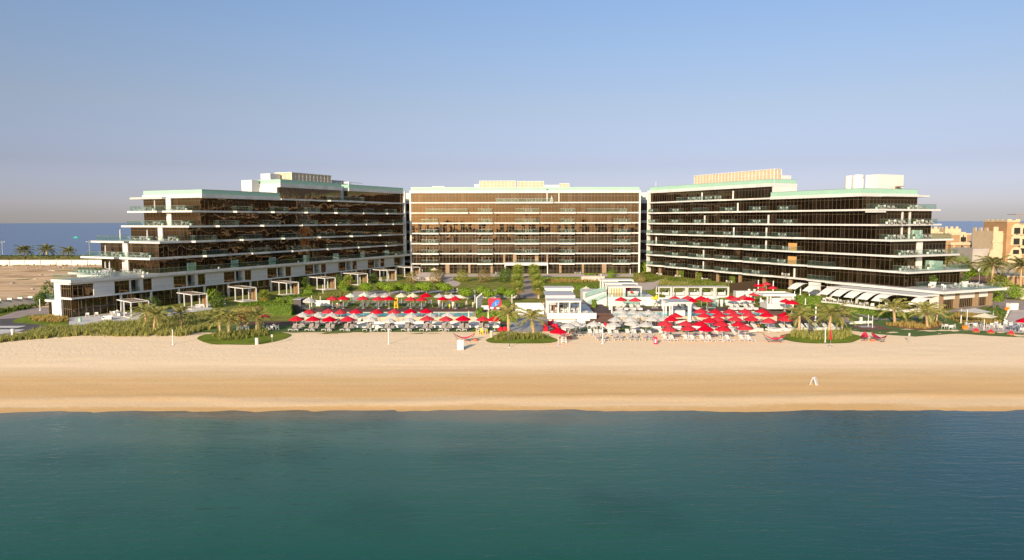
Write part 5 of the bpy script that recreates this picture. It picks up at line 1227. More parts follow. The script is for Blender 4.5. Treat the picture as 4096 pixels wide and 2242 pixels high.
lrow('on the lawn left of the right island', 'white', 7, [(375, 1055), (490, 1055), (690, 1050), (800, 1048), (930, 1045), (1080, 1042), (1190, 1040)], rz=.42, group='white daybeds', what='daybed', proto=DB1, sc=1.12)
lrow('on the lawn beside the sand edge', 'white', 7, [(180, 1060)], rz=.4, group='double daybeds', what='double daybed', proto=DB2, sc=1.1)
lrow('on the deck before the right pool', 'grey', 5, [(1600, 985), (1690, 990), (1850, 985), (1940, 985), (2090, 985), (2240, 990), (1560, 925), (1700, 920), (1900, 925), (1990, 900)], rz=.2)
lrow('on the dark deck under red parasols', 'grey', 6, [(1150, 965), (1490, 920), (1930, 965), (2090, 965), (2190, 972), (1620, 960), (980, 915)], rz=.4)
lrow('on the dark deck by the brown steps', 'dark grey', 7, [(345, 965), (455, 965)], rz=.45)
lrow('along the right pool wall', 'white', 6, [(x, 910) for x in (880, 1000, 1080, 1420, 1810, 2040)], rz=.3, group='sun loungers')
spawn(LG['white'], 'sun_lounger', 'white slatted deck chair standing between grey loungers on the lawn', 'sun lounger', qg(3, 1683, 1068, .3) - Vector((0, 0, 0)), .05, None, 1.0)
# sofas of pale wicker on the right lawn
def sofa_proto(m='sofa', w=1.5):
    b = MB(); b.box(-w / 2, w / 2, -.38, .38, .14, .40); k = MB(); k.cbox((0, .36, .56), (w, .12, .42), 0, -.15)
    a = [MB().cbox((x, 0, .42), (.1, .74, .30)).mesh('armrest', M[m]) for x in (-w / 2 + .05, w / 2 - .05)]
    l = [MB().box(x - .03, x + .03, y - .03, y + .03, 0, .14).mesh('leg', M['wpaint']) for x in (-w / 2 + .1, w / 2 - .1) for y in (-.3, .3)]
    return [('seat', b.mesh('seat', M[m]), []), ('backrest', k.mesh('backrest', M[m]), [])] + [('armrest', x, []) for x in a] + [('leg', x, []) for x in l]
lrow('on the lawn behind the taupe loungers', 'grey', 5, [(1835, 1065), (2190, 1065), (665, 1060, 6), (985, 1060, 6)], rz=.05, group='wicker sofas', what='sofa', proto=sofa_proto())
WS = sofa_proto('wfab', 1.7)
# small tables and chairs
def chair_mesh(m='wpaint', w=.5):
    mb = MB()
    for x in (-1, 1):
        mb.tube((x * w * .4, -.2, 0), (x * w * .38, -.18, .44), .022, n=5); mb.tube((x * w * .42, .26, 0), (x * w * .38, .2, .84), .022, n=5)
        mb.box(x * w * .42 - .025, x * w * .42 + .025, -.2, .22, .60, .64)
    mb.box(-w * .42, w * .42, -.22, .22, .42, .47); mb.cbox((0, .22, .68), (w * .8, .04, .34), 0, -.12)
    return mb.mesh('chair', M[m])
def table_mesh(m='wpaint', r=.4, h=.72, rnd=True):
    mb = MB()
    if rnd: mb.lathe([(r, h - .04), (r, h)], 14); mb.tube((0, 0, .03), (0, 0, h - .04), .04, n=6); mb.lathe([(.26, 0), (.26, .03)], 12)
    else:
        mb.box(-r, r, -r * .62, r * .62, h - .05, h)
        for x in (-1, 1):
            for y in (-1, 1): mb.box(x * r * .86 - .03, x * r * .86 + .03, y * r * .5 - .03, y * r * .5 + .03, 0, h - .05)
    return mb.mesh('table', M[m])
CH, CHB, TB, TS, TBB = chair_mesh(), chair_mesh('sofa', .7), table_mesh(), table_mesh(r=.22, h=.42), table_mesh(r=.7, rnd=False)
CHY = chair_mesh('yellow'); ROUND = chair_mesh('wfab', .75)
def diningset(where, p, rz=0.0, n=4, tb=TBB, ch=CH, group='garden dining furniture', d=.75, tn='table', cn='chair', tcol='white', ccol='white'):
    spawn(tb, 'table', f'{tcol} {tn} {where}', 'table', p, rz, group)
    names = ['left', 'right', 'front', 'rear', 'far left', 'far right']
    angs = [PI / 2, -PI / 2, PI, 0, .9, -.9]
    for i in range(n):
        a = rz + angs[i]
        spawn(ch, 'chair', f'{names[i]} {ccol} {cn}, table {where}', 'chair', p + Vector((-math.sin(a), math.cos(a), 0)) * d, a, group)
diningset('under the single left island palm', qg(2, 1752, 1095), .1, 4)
diningset('right of the single left island palm', qg(2, 2245, 1080), .1, 4)
diningset('with yellow seats at the sand edge', qg(4, 1355, 1150), .1, 4, ch=CHY, ccol='yellow', d=.7)
diningset('leftmost behind the taupe loungers', qg(5, 745, 1085), .2, 4, tb=TB, ch=CHB, ccol='grey wicker')
diningset('second behind the taupe loungers', qg(5, 900, 1080), .4, 4, tb=TB, ch=CHB, ccol='grey wicker')
diningset('under the third white parasol', qg(5, 1095, 1065), .1, 4, ch=CH, ccol='cream')
diningset('before the broad brown steps', qg(5, 1250, 1050), .1, 4, ch=CH, ccol='cream')
for i, (x, y) in enumerate([(1610, 1035), (1700, 1020), (1990, 1040), (2180, 1010), (2290, 1080), (2410, 1100), (2480, 1030)]):
    diningset(f'{nth(i + 1)} from the left on the right paved terrace', qg(8, x, y), .3 * i, 3, tb=TB if i % 2 else TBB)
for i, (x, y) in enumerate([(1150, 1045), (1215, 1050), (1270, 1065), (1320, 1045)]):
    spawn(ROUND, 'armchair', f'white wicker armchair, {nth(i + 1)} from the left on the right lawn', 'armchair', qg(8, x, y + 15), 1.0 + i, 'white wicker armchairs')
for i, (x, y) in enumerate([(1890, 1060), (2110, 1085), (2440, 1125), (2020, 1000)]):
    spawn(ROUND, 'armchair', f'white wicker armchair, {nth(i + 1)} from the left on the paved terrace', 'armchair', qg(8, x, y), 1.0 + i, 'white wicker armchairs')
for i, (r, x, y) in enumerate([(3, 345, 1085), (3, 620, 1090), (3, 895, 1090), (3, 1203, 1090), (3, 1580, 1090), (3, 1885, 1090), (3, 2213, 1090), (4, 445, 1090), (4, 750, 1090), (4, 1047, 1090), (4, 1375, 1080)]):
    spawn(TS, 'side_table', f'small white side table, {nth(i + 1)} from the left among the front row loungers', 'table', qg(r, x, y), 0, 'side tables')
for i, (r, x, y) in enumerate([(5, 1145, 1135), (5, 1540, 1205), (5, 1790, 1205), (5, 2040, 1205), (5, 2400, 1220), (6, 870, 1225), (6, 1150, 1220), (6, 1450, 1225), (6, 1810, 1220), (6, 470, 1140)]):
    spawn(TS, 'side_table', f'small white side table, {nth(i + 1)} from the left on the right sand', 'table', qg(r, x, y), 0, 'side tables')
# furniture on the left villa terrace
for (r, x, y), k, l, rz in [((1, 1780, 915), WS, 'white sofa at the front of the left villa terrace', .2), ((1, 2030, 845), WS, 'white sofa with teal cushions on the left villa terrace', 1.2)]:
    spawn(k, 'sofa', l, 'sofa', qg(r, x, y), rz, None)
for i, (x, y) in enumerate([(1450, 870), (1600, 860)]): spawn(ROUND, 'armchair', f'white armchair, {nth(i + 1)} from the left on the villa terrace', 'armchair', qg(1, x, y), .4, 'terrace armchairs')
diningset('on the left villa terrace', qg(1, 1920, 830), .2, 4)
mb = MB(); mb.lathe([(.26, 0), (.28, .75), (.26, .78)], 12); tag(mb.build('planter', M['green']), 'pale green round planter at the terrace corner', 'planter').location = qg(1, 1330, 945)
spawn(WS, 'daybed', 'tan daybed under the second villa pergola', 'daybed', qg(2, 1040, 715), .5)

# ------------------------------------------------------------------ villa pergolas
def pergola_proto():
    w, L, h = 3.3, 7.0, 3.05; out = []
    f = MB()
    for y in (0, L / 2, L): f.box(-w / 2, w / 2, y - .09, y + .09, h - .16, h)
    for x in (-w / 2, w / 2): f.box(x - .09, x + .09, .09, L / 2 - .09, h - .16, h); f.box(x - .09, x + .09, L / 2 + .09, L - .09, h - .16, h)
    r = MB()
    for a, b in ((.12, L / 2 - .12), (L / 2 + .12, L - .12)): r.box(-w / 2 + .1, w / 2 - .1, a, b, h - .12, h - .05)
    b_ = MB(); b_.box(w / 2 - .03, w / 2 + .03, .3, 2.3, .05, h - .3)
    d = MB(); d.box(-w / 2 - .2, w / 2 + .2, -.3, L * .55, -.45, .02)
    out = [('roof_frame', f.mesh('roof_frame', M['wpaint']), []), ('roof_louvres', r.mesh('roof_louvres', M['mesh']), []), ('side_blind', b_.mesh('side_blind', M['mesh']), []), ('plinth', d.mesh('plinth', M['pavew']), [])]
    for x in (-w / 2, w / 2):
        for y in (0, L / 2): out.append(('post', MB().box(x - .09, x + .09, y - .09, y + .09, 0, h - .16).mesh('post', M['wpaint']), []))
    return out
PG = pergola_proto()
for k in range(7, -1, -1):
    t = 95.3 - 14.1 * (6 - k) if k else 11.5
    p = LW.w(t - 1.2, -11.6); p.z = G(p.y) + .1
    spawn(PG, 'pergola', f'white pergola, {nth(8 - k)} from the left before the left wing villas', 'pergola', p, rad(48), 'pergolas of the left villas')

# ------------------------------------------------------------------ pavilions and cabanas
def px_x(r, x, Y): # world x of a picture column at depth Y
    return (q(r, x, 0)[0] - CX) / F * Y * 1.0033
# beach bar pavilion on its white base
bx0, bx1 = px_x(5, 370, 131), px_x(5, 1190, 131)
bar = thing('bar_pavilion', 'white open beach bar pavilion with two flat roofs on a white base', 'pavilion', ((bx0 + bx1) / 2, 131, 0)); hw = (bx1 - bx0) / 2
m_ = MB(); m_.box(-hw, hw, 0, 19, .15, .55); m_.box(-hw, hw, -.02, .18, -.02, 1.05); m_.box(hw - 3.6, hw - 1.2, -.3, 1, -.8, -.02); m_.build('base_wall', M['white'], bar)
m_ = MB(); m_.box(-hw + .3, hw - 3.7, .5, 1, -.85, .15); m_.box(hw - 1.1, hw, .5, 1, -.85, .15); m_.build('lower_wall', M['wallp'], bar)
m_ = MB(); m_.box(-hw, hw - 2.8, .1, 4.6, 3.0, 3.28); m_.build('front_roof', M['white'], bar)
m_ = MB(); m_.box(-hw - .1, hw - 3.4, 5.2, 5.3, 3.2, 3.75); m_.box(-hw - .1, hw - 3.4, 5.3, 14, 3.55, 3.75); m_.build('rear_roof', M['linkb'], bar)
for x in (-hw + .15, -hw + (2 * hw - 2.8) * .33, -hw + (2 * hw - 2.8) * .66, hw - 2.95):
    for y, z1 in ((.3, 3.0), (4.4, 3.0)): MB().box(x - .12, x + .12, y - .12, y + .12, .55, z1).build('post', M['white'], bar)
for x in (-hw + .1, -hw + 3.4, hw - 5.2, hw - 3.6): MB().box(x - .12, x + .12, 5.35, 5.6, .55, 3.55).build('post', M['white'], bar)
m_ = MB(); m_.box(-hw + 1.2, hw - 4, 6.5, 7.4, .55, 1.65); m_.build('bar_counter', M['plank'], bar)
m_ = MB(); m_.box(-hw + 1.0, hw - 4, 11.5, 11.8, .55, 3.5); m_.build('back_wall', M['bgrey'], bar)
for i in range(7):
    p = Vector(((bx0 + .8) + i * 1.05, 132.2, .55))
    if i % 3 != 1: spawn(ROUND, 'armchair', f'white bar armchair, {nth(i + 1 - (i > 1) - (i > 4))} from the left behind the pavilion parapet', 'armchair', p, PI + .1 * i, 'bar pavilion seats', .95)
    else: spawn(TB, 'table', f'round bar table, {nth(i // 3 + 1)} from the left behind the pavilion parapet', 'table', p, 0, 'bar pavilion seats')
for i in range(5): spawn(CH, 'bar_stool', f'bar stool, {nth(i + 1)} from the left at the pavilion counter', 'stool', (bx0 + 2 + i * 1.0, 136.6, .55), PI, 'bar stools', 1.05)
for i, (x, y) in enumerate([(-hw + .7, 5.8), (hw - 4.6, 5.8)]):
    pl = thing('planter', f'tall white planter at the {["left", "right"][i]} end of the bar pavilion', 'planter', (bar.location.x + x, 131 + y, .55)); MB().lathe([(.28, 0), (.42, 1.2), (.40, 1.25)], 12).build('pot', M['wpaint'], pl)
# low white service building with a striped awning behind the bar
sb = thing('service_building', 'low white building with striped awnings behind the bar pavilion', 'building', (px_x(5, 575, 155), 155, 0)); hw2 = (px_x(5, 800, 155) - px_x(5, 350, 155)) / 2
MB().box(-hw2, hw2, .4, 5, -.7, 3.0).build('wall', M['white'], sb); MB().box(-hw2 - .3, hw2 + .2, .1, 5.2, 3.0, 3.35).build('roof', M['white'], sb)
m_ = MB(); m_.cbox((-hw2 * .45, -.3, 2.3), (hw2 * 1.0, 1.6, .06), 0, .35); m_.cbox((hw2 * .62, -.3, 2.3), (hw2 * .5, 1.6, .06), 0, .35); m_.build('awning', M['striped'], sb)
# boundary wall left of the bar
wl = thing('garden_wall', 'white boarded wall between the trailer and the bar pavilion', 'wall', (px_x(4, 2150, 143), 143, 0)); hw3 = (px_x(4, 2390, 143) - px_x(4, 1910, 143)) / 2
MB().box(-hw3, hw3, 0, .2, -.9, 1.55).build('panel', M['clad'], wl)
# tiered villa cabanas
vx0, vx1 = px_x(5, 1400, 149.5), px_x(5, 1940, 149.5)
vb = thing('garden_wall', 'tall white retaining wall with glass stairs below the tiered cabanas', 'wall', ((vx0 + vx1) / 2, 149.2, 0)); hv = (vx1 - vx0) / 2
MB().box(-hv - .3, hv + 2.6, 0, 16, -.8, 2.0).build('wall', M['white'], vb)
m_ = MB(); m_.box(-hv - 5.2, -hv - .35, 2, 9, -.8, 2.9); m_.build('side_wall', M['white'], vb)
m_ = MB(); m_.add([(-.8, -.9, 2.0), (-.8, -.9, 1.0), (2.6, -.9, .15), (2.6, -.9, 1.2), (-.8, -.85, 2.0), (-.8, -.85, 1.0), (2.6, -.85, .15), (2.6, -.85, 1.2)], [(0, 1, 2, 3), (4, 7, 6, 5)]); m_.build('stair_glass', M['railb'], vb)
m_ = MB(); m_.add([(-hv - 5, 1.6, 2.7), (-hv - 5, 1.6, 1.7), (-hv - .5, 1.6, 3.2), (-hv - .5, 1.6, 4.2)], [(0, 1, 2, 3)]); m_.add([(-hv - 4.5, .2, 1.3), (-hv - 4.5, .2, .3), (-hv - .5, .2, 2.0), (-hv - .5, .2, 3.0)], [(0, 1, 2, 3)]); m_.build('stair_glass', M['railb'], vb)
m_ = MB()
for i in range(10): m_.box(-hv - 5 + i * .45, -hv - 4.55 + i * .45, .3, 1.5, -.8, .2 + i * .2)
m_.build('stair', M['white'], vb)
MB().box(-hv - .2, hv, -.02, .03, 2.02, 2.95).build('glass_railing', M['rail'], vb)
wg = thing('garden_wall', 'white sloping wall behind the yellow duck sculpture', 'wall', (vx1 + 2.6, 149, 0)); m_ = MB(); m_.prism([(0, 0), (0, .25), (5.4, .25), (5.4, 0)], -.4, .9); m_.prism([(0, .003), (0, .247), (2.4, .247), (2.4, .003)], .9, 1.9); m_.build('wall', M['white'], wg)
for i, (a, b, Y, z0, z1) in enumerate(((1385, 1937, 149.6, 2.0, 4.15), (1330, 1868, 153.6, 2.0, 4.5), (1275, 1800, 157.6, 2.0, 4.9))):
    x0, x1 = px_x(5, a, Y), px_x(5, b, Y); w_ = (x1 - x0) / 2
    t = thing('villa_cabana', f'{["front", "middle", "rear"][i]} white cabana with orange slatted doors on the tiered wall', 'cabana', ((x0 + x1) / 2, Y, z0), 0, 'tiered cabanas')
    h = z1 - z0
    MB().box(-w_, w_, 0, 3.6, h - .22, h).build('roof', M['white'], t)
    for x in (-w_ + .1, 0, w_ - .1):
        for y in (.1, 3.5): MB().box(x - .1, x + .1, y - .1, y + .1, 0, h - .22).build('post', M['white'], t)
    MB().box(-w_ + .2, -.1, .22, .28, 0, h - .22).build('door_frame', M['white'], t)
    for j in range(5):
        x = -w_ + .5 + j * (w_ - .75) / 5; MB().box(x, x + (w_ - .75) / 5 * .62, .16, .22, .12, h - .38).build('slatted_panel', M['owood'], t)
    MB().box(.1, w_ - .2, 3.3, 3.4, 0, h - .22).build('back_wall', M['linkb'], t)
    if i == 0:
        s_ = spawn(WS, 'sofa', 'white cabana sofa with a red cushion', 'sofa', ((x0 + x1) / 2 + w_ * .52, Y + 1.4, z0), 0, None, 1.25)
        cu = MB(); cu.cbox((0, 0, 0), (.5, .12, .5), 0, 0); cu.xf(Matrix.Rotation(PI / 4, 4, 'Y')); o = cu.build('cushion', M['rfab']); o.location = ((x0 + x1) / 2 + w_ * .45, Y + .9, z0 + .85); tag(o, 'red diamond cushion on the cabana sofa', 'cushion')
        cu = MB(); cu.cbox((0, 0, 0), (.75, .12, .75)); cu.xf(Matrix.Rotation(PI / 4, 4, 'Y')); o = cu.build('cushion', M['rfab']); o.location = ((x0 + x1) / 2 + w_ * .32, Y + 3.2, z0 + 1.45); tag(o, 'large red diamond cushion against the cabana back wall', 'cushion')
# five white curtained cabanas
for i, (a, b) in enumerate(((345, 580), (585, 825), (825, 1065), (1050, 1295), (1295, 1530))):
    Y = 162.5; x0, x1 = px_x(6, a, Y), px_x(6, b, Y); w_ = (x1 - x0) / 2
    t = thing('day_cabana', f'white curtained cabana, {nth(i + 1)} from the left above the right pool', 'cabana', ((x0 + x1) / 2, Y, .35), 0, 'curtained cabanas')
    MB().box(-w_ + .06, w_ - .06, 0, 3.0, 2.3, 2.5).build('roof', M['wcanvas'], t)
    for x in (-w_ + .15, w_ - .15):
        for y in (.1, 2.9): MB().box(x - .08, x + .08, y - .08, y + .08, -.3, 2.3).build('post', M['white'], t)
        c_ = MB(); c_.lathe([(.20, 1.2), (.13, 1.5), (.22, 2.3)], 8, (x * .93, .3, 0)); c_.lathe([(.26, .1), (.13, 1.2)], 8, (x * .93, .3, 0)); c_.build('curtain', M['wcanvas'], t)
    MB().box(-w_ + .1, w_ - .1, .2, 2.6, -.3, .45).build('bed', M['wfab'], t); MB().box(-w_ + .1, w_ - .1, 2.6, 2.8, .45, 1.0).build('backrest', M['wfab'], t)
bk = thing('retaining_wall', 'long brown retaining wall right of the curtained cabanas', 'wall', (0, 0, 0)); a, b = qg(6, 1530, 470), qg(6, 1970, 400)
m_ = MB(); m_.prism([(a.x, a.y), (b.x, b.y), (b.x, b.y + .3), (a.x, a.y + .3)], -.6, 2.0); m_.build('wall', M['brownclad'], bk)
for i, (x0, x1, y) in enumerate(((680, 910, 545), (945, 1090, 545), (1570, 1850, 520))):
    a, b = qg(6, x0, y), qg(6, x1, y); t = thing('terrace_bench', f'white built-in bench, {nth(i + 1)} from the left below the cabanas', 'bench', ((a.x + b.x) / 2, a.y - 3, 0)); w_ = (b.x - a.x) / 2
    MB().box(-w_, w_, 0, 2.2, -.6, 1.0).build('base', M['white'], t)
wb = thing('terrace_bench', 'long white cushioned bench behind the right pool daybeds', 'bench', (px_x(6, 1700, 150), 150, 0)); w_ = (px_x(6, 1920, 150) - px_x(6, 1480, 150)) / 2
MB().box(-w_, w_, 0, .9, .1, .6).build('seat', M['wfab'], wb); MB().box(-w_, w_, .9, 1.2, .1, 1.15).build('backrest', M['wfab'], wb)
for i, (r, x, y) in enumerate(((6, 2065, 690), (6, 2125, 690), (6, 2178, 690), (6, 1395, 690), (6, 1320, 690), (5, 1410, 745), (6, 425, 735), (6, 1755, 520), (6, 1850, 480), (6, 1890, 520), (6, 1940, 480))):
    p = qz(r, x, y, TZ if y > 600 else .2); s_ = 1.0 if y > 600 else .8
    t = thing('planter', f'tall white tapered planter, {("left", "middle", "right")[i]} of three beside the kiosk' if i < 3 else ('tall white planter, right of the pair by the flags', 'tall white planter, left of the pair by the flags', 'white planter at the top of the brown steps', 'white planter beside the gazebo post', 'white planter, first from the left on the far terrace', 'white planter, second from the left on the far terrace', 'white planter, third from the left on the far terrace', 'white planter, fourth from the left on the far terrace')[i - 3], 'planter', p, 0, 'tall white planters')
    MB().lathe([(.24 * s_, 0), (.38 * s_, 1.35 * s_), (.34 * s_, 1.4 * s_)], 14).build('pot', M['wpaint'], t)
# pool gazebo
gx0, gx1 = px_x(6, 480, 134), px_x(6, 870, 134); gz = thing('pool_gazebo', 'white flat-roofed gazebo standing at the right pool edge', 'gazebo', ((gx0 + gx1) / 2, 131.9, -.8)); w_ = (gx1 - gx0) / 2
m_ = MB(); m_.box(-w_, w_ + .1, 0, 6, 3.45, 3.62); m_.build('roof', M['wpaint'], gz); m_ = MB(); m_.box(-w_ + .1, w_, .1, 5.9, 3.62, 3.66); m_.build('roof_sheet', M['linkb'], gz)
for x in (-w_ + .3, -w_ + .75, w_ - .6, w_ - .25):
    for y in (.3, 5.6): MB().box(x - .12, x + .12, y - .12, y + .12, 0, 3.45).build('post', M['wpaint'], gz)
m_ = MB(); m_.box(-w_ + 1, w_ - .8, 2, 3.4, .9, 1.9); m_.build('counter', M['white'], gz)
a = qg(6, 725, 1008); ct = thing('service_counter', 'white service counter before the pool gazebo', 'counter', a); MB().box(-.95, .95, 0, .9, 0, 1.0).build('body', M['white'], ct); MB().box(-1.05, 1.05, -.1, 1.0, 1.0, 1.06).build('top', M['plank'], ct)
# white kiosk
kp = qz(7, 300, 738, TZ); ki = thing('bar_kiosk', 'white pool kiosk with a slatted flat roof right of the pool', 'kiosk', kp)
MB().box(-2.6, 2.7, .3, 4.5, 0, 1.0).build('counter', M['white'], ki); MB().box(-1.2, 2.6, 1.6, 1.9, 1.0, 2.3).build('back_wall', M['white'], ki)
for x, y in ((-2.5, .5), (-1.9, .5), (2.5, .5), (-2.5, 4.4), (2.5, 4.4)): MB().box(x - .14, x + .14, y - .14, y + .14, 1.0, 2.6).build('post', M['white'], ki)
m_ = MB()
for i in range(15): m_.box(-3.4 + i * .42, -3.16 + i * .42, .1, 5.6, 2.66, 2.82)
m_.box(-3.5, 2.95, -.02, .1, 2.6, 3.0); m_.box(-3.5, 2.95, 5.6, 5.72, 2.6, 3.0); m_.box(-3.5, -3.4, .1, 5.6, 2.6, 3.0); m_.box(2.85, 2.95, .1, 5.6, 2.6, 3.0)
m_.build('roof', M['wpaint'], ki)
m_ = MB()
for i in range(14): m_.box(-.1 + i * .2, -.02 + i * .2, -.04, -.02, 2.08, 2.6)
m_.box(-.2, 2.9, -.06, -.02, 2.0, 2.08); m_.build('louvre_panel', M['wpaint'], ki)
# shade sails on the restaurant terrace
for i, (t, s_) in enumerate(((70.5, -7.5), (76, -8.6), (82.2, -10.2), (85.7, -10.4), (89.2, -10.5), (92.7, -10.6), (96.2, -10.7), (103.6, -9.4))):
    p = RW.w(t, s_); o = thing('shade_sail', f'white curved shade sail, {nth(i + 1)} from the left over the restaurant terrace', 'awning', (p.x, p.y, G(p.y) - .1), rad(-64.7), 'restaurant shade sails')
    vs = []; fs = []; n = 7
    for th in (0, .03):
        for j in range(n):
            u = j / (n - 1); y = -1.9 + 3.8 * u; z = 1.75 + 1.35 * math.sin(u * PI * .62) + th; w1 = 1.25 + .25 * u
            vs += [(-w1 - .55 * (1 - u), y, z), (w1 - .55 * (1 - u), y, z)]
    for th in (0, 1):
        for j in range(n - 1):
            b = th * 2 * n + 2 * j; f = (b, b + 1, b + 3, b + 2); fs.append(f if th else f[::-1])
    for j in range(n - 1):
        for e_ in (0, 1): fs.append((2 * j + e_, 2 * j + 2 + e_, 2 * n + 2 * j + 2 + e_, 2 * n + 2 * j + e_))
    m_ = MB(); m_.add(vs, fs); m_.build('canvas', M['sail'], o)
    MB().tube((-1.2, -.3, 0), (-1.2, .3, 3.0), .05, n=6).build('pole', M['steel'], o)
for i in range(9):
    p = RW.w(79.5 + 2.45 * i, -11.8 + .4 * (i % 2)); p.z = G(p.y) + .1
    diningset(f'{nth(i + 1)} from the left on the restaurant terrace', p, i * .7, 2, tb=TB, ch=ROUND, ccol='tan', group='restaurant terrace furniture')

# ------------------------------------------------------------------ balcony furniture
fl = ('ground', 'first', 'second', 'third', 'fourth', 'fifth', 'sixth', 'seventh')
def balcony_set(Wg, t, s_, k, where, rz, n=2, sc=1.15, tb=TB):
    p = Wg.w(t, s_, ST * k + .006)
    if n == 1: spawn(CH, 'balcony_chair', f'white chair {where}', 'chair', p, rz, 'balcony furniture', sc); return
    spawn(tb, 'balcony_table', f'white table {where}', 'table', p, rz, 'balcony furniture', sc)
    a = Vector((math.cos(rz), math.sin(rz), 0))
    for sg, w in ((-1, 'left'), (1, 'right')):
        spawn(CH, 'balcony_chair', f'white {w} chair {where}', 'chair', p + a * sg * .85, rz - sg * PI / 2, 'balcony furniture', sc)
for k in (1, 2, 3, 4, 5, 6):
    for i, c in enumerate(base_c[:6]):
        if k == 6 and i == 2: continue
        balcony_set(RW, c - 1.2 + .8 * math.sin(k * 3 + i), -1.25 if k < 5 else -.95, k, f'on the {fl[k]} floor, {nth(i + 1)} balcony of the right wing', rad(-64.7))
for i, t in enumerate((21.5, 24.5, 29.5, 33.5)): balcony_set(RW, t, -.9, 7, f'{nth(i + 1)} on the top floor of the right wing', rad(-64.7), tb=TBB if i % 2 else TB)
for i, t in enumerate((7.5, 17, 29.5, 40)): p = RW.w(t, -1.6); balcony_set(RW, t, -1.8, 0, f'{nth(i + 1)} along the right wing ground floor', rad(-64.7))
LMESH = {'l': None}
def flat_lounger(name_m):
    mb = MB(); mb.box(-.3, .3, -.95, .2, .28, .34); mb.cbox((0, .5, .55), (.6, .8, .06), 0, .75)
    for x in (-.27, .27):
        for y in (-.85, .3): mb.box(x - .03, x + .03, y - .03, y + .03, 0, .28)
    return mb.mesh('lounger', M[name_m])
FLN = flat_lounger('tfab'); FLW = flat_lounger('wpaint')
POT = MB().lathe([(.22, 0), (.33, .5), (.3, .55)], 12).mesh('pot', M['wpaint'])
PLANT = bush_mesh(90, .38, .42, 160, .11, 'leafd'); PLANT.transform(Matrix.Translation((0, 0, .45)))
def potplant(p, l, g='terrace pot plants', sc=1.0): return spawn([('pot', POT, []), ('foliage', PLANT, [])], 'pot_plant', l, 'plant', p, 0, g, sc)
for Wg, tG, nmw, rz in ((RW, rt, 'right', -64.7), (LW, lt, 'left', 64.7)):
    for k in (2, 3, 4, 5, 6):
        t = tG[k] + (1.0 if k in (3,) else 1.5)
        if nmw == 'left' and k == 2: t = 97.0
        if nmw == 'right' and k == 3: t = tG[k] + 1.2
        for j, s_ in enumerate((3.2, 12.6) if k != 6 else (4.5, 15.5)):
            wh = ('near', 'far')[j]
            balcony_set(Wg, t, s_, k, f'at the {wh} half of the {fl[k]} floor end terrace, {nmw} wing', rad(rz + 90))
            for i, ds in enumerate((2.6, 4.2)):
                spawn(FLN if nmw == 'right' else FLW, 'terrace_lounger', f'{nth(i + 1)} lounger in the {wh} half of the {fl[k]} floor end terrace, {nmw} wing', 'sun lounger', Wg.w(t, s_ + ds, ST * k + .006), rad(rz) + .9, 'terrace loungers')
            potplant(Wg.w(t, s_ - 1.7, ST * k + .006), f'potted plant in the {wh} half of the {fl[k]} floor end terrace, {nmw} wing', sc=.95)
for i, (k, t, s_) in enumerate(((6, 84.0, 13.4), (4, 91.0, 16.5), (4, 91.5, 6.8), (3, 96.0, 14.8), (3, 96.0, 7.5), (2, 98.5, 10.2), (2, 99.0, 10.9))):
    c_ = MB(); c_.lathe([(.05, .2), (.2, .6), (.14, 2.3), (.03, 2.6)], 8); c_.lathe([(.3, 0), (.3, .06), (.04, .2)], 10)
    o = tag(c_.build('closed_parasol', M['wcanvas']), f'closed white parasol, {nth(i + 1)} from the top on the left wing terraces', 'parasol', 'closed terrace parasols'); o.location = LW.w(t, s_, ST * k + .006)
# podium terraces
for i, (t, s_) in enumerate(((106, 1.0), (108, 1.3), (104.5, 3.0), (100.5, 8.5), (102, 6.5))):
    balcony_set(LW, t, s_, 2, f'{nth(i + 1)} on the left podium roof terrace', rad(150), tb=TBB)
for i in range(7): potplant(LW.w(99.3, 11.0 + 1.35 * i, 2 * ST + .006), f'white pot plant, {nth(i + 1)} from the front along the left podium edge', 'podium edge pots', 1.0)
for i in range(5):
    t = (6, 24, 52, 79, 98)[i]
    o = tag(MB().ball((0, 0, .25), .25, 12, 8).build('globe_lamp', M['wfab']), f'white globe lamp, {nth(i + 1)} from the inner end on the left podium edge', 'lamp', 'podium globe lamps'); o.location = LW.w(t, -1.2 if t < 90 else -1.1, 2 * ST + .01)
for i, (t, s_) in enumerate(((96.5, 3.5), (99.5, 3.0), (99, 9), (100.2, 13), (98, 15))):
    balcony_set(RW, t, s_, 1, f'{nth(i + 1)} on the right podium roof terrace', rad(40 + 30 * i))
for i, (t, s_) in enumerate(((100.5, 5.0), (101, 11), (99, 15))): spawn(FLN, 'terrace_lounger', f'lounger, {nth(i + 1)} from the front on the right podium roof terrace', 'sun lounger', RW.w(t, s_, ST + .01), .5, 'terrace loungers')
for i, (t, s_) in enumerate(((95.6, 5.2), (98, 12.4))): potplant(RW.w(t, s_, ST + .01), f'large white pot plant, {("near", "far")[i]} one on the right podium roof terrace', 'podium pots', 2.2)
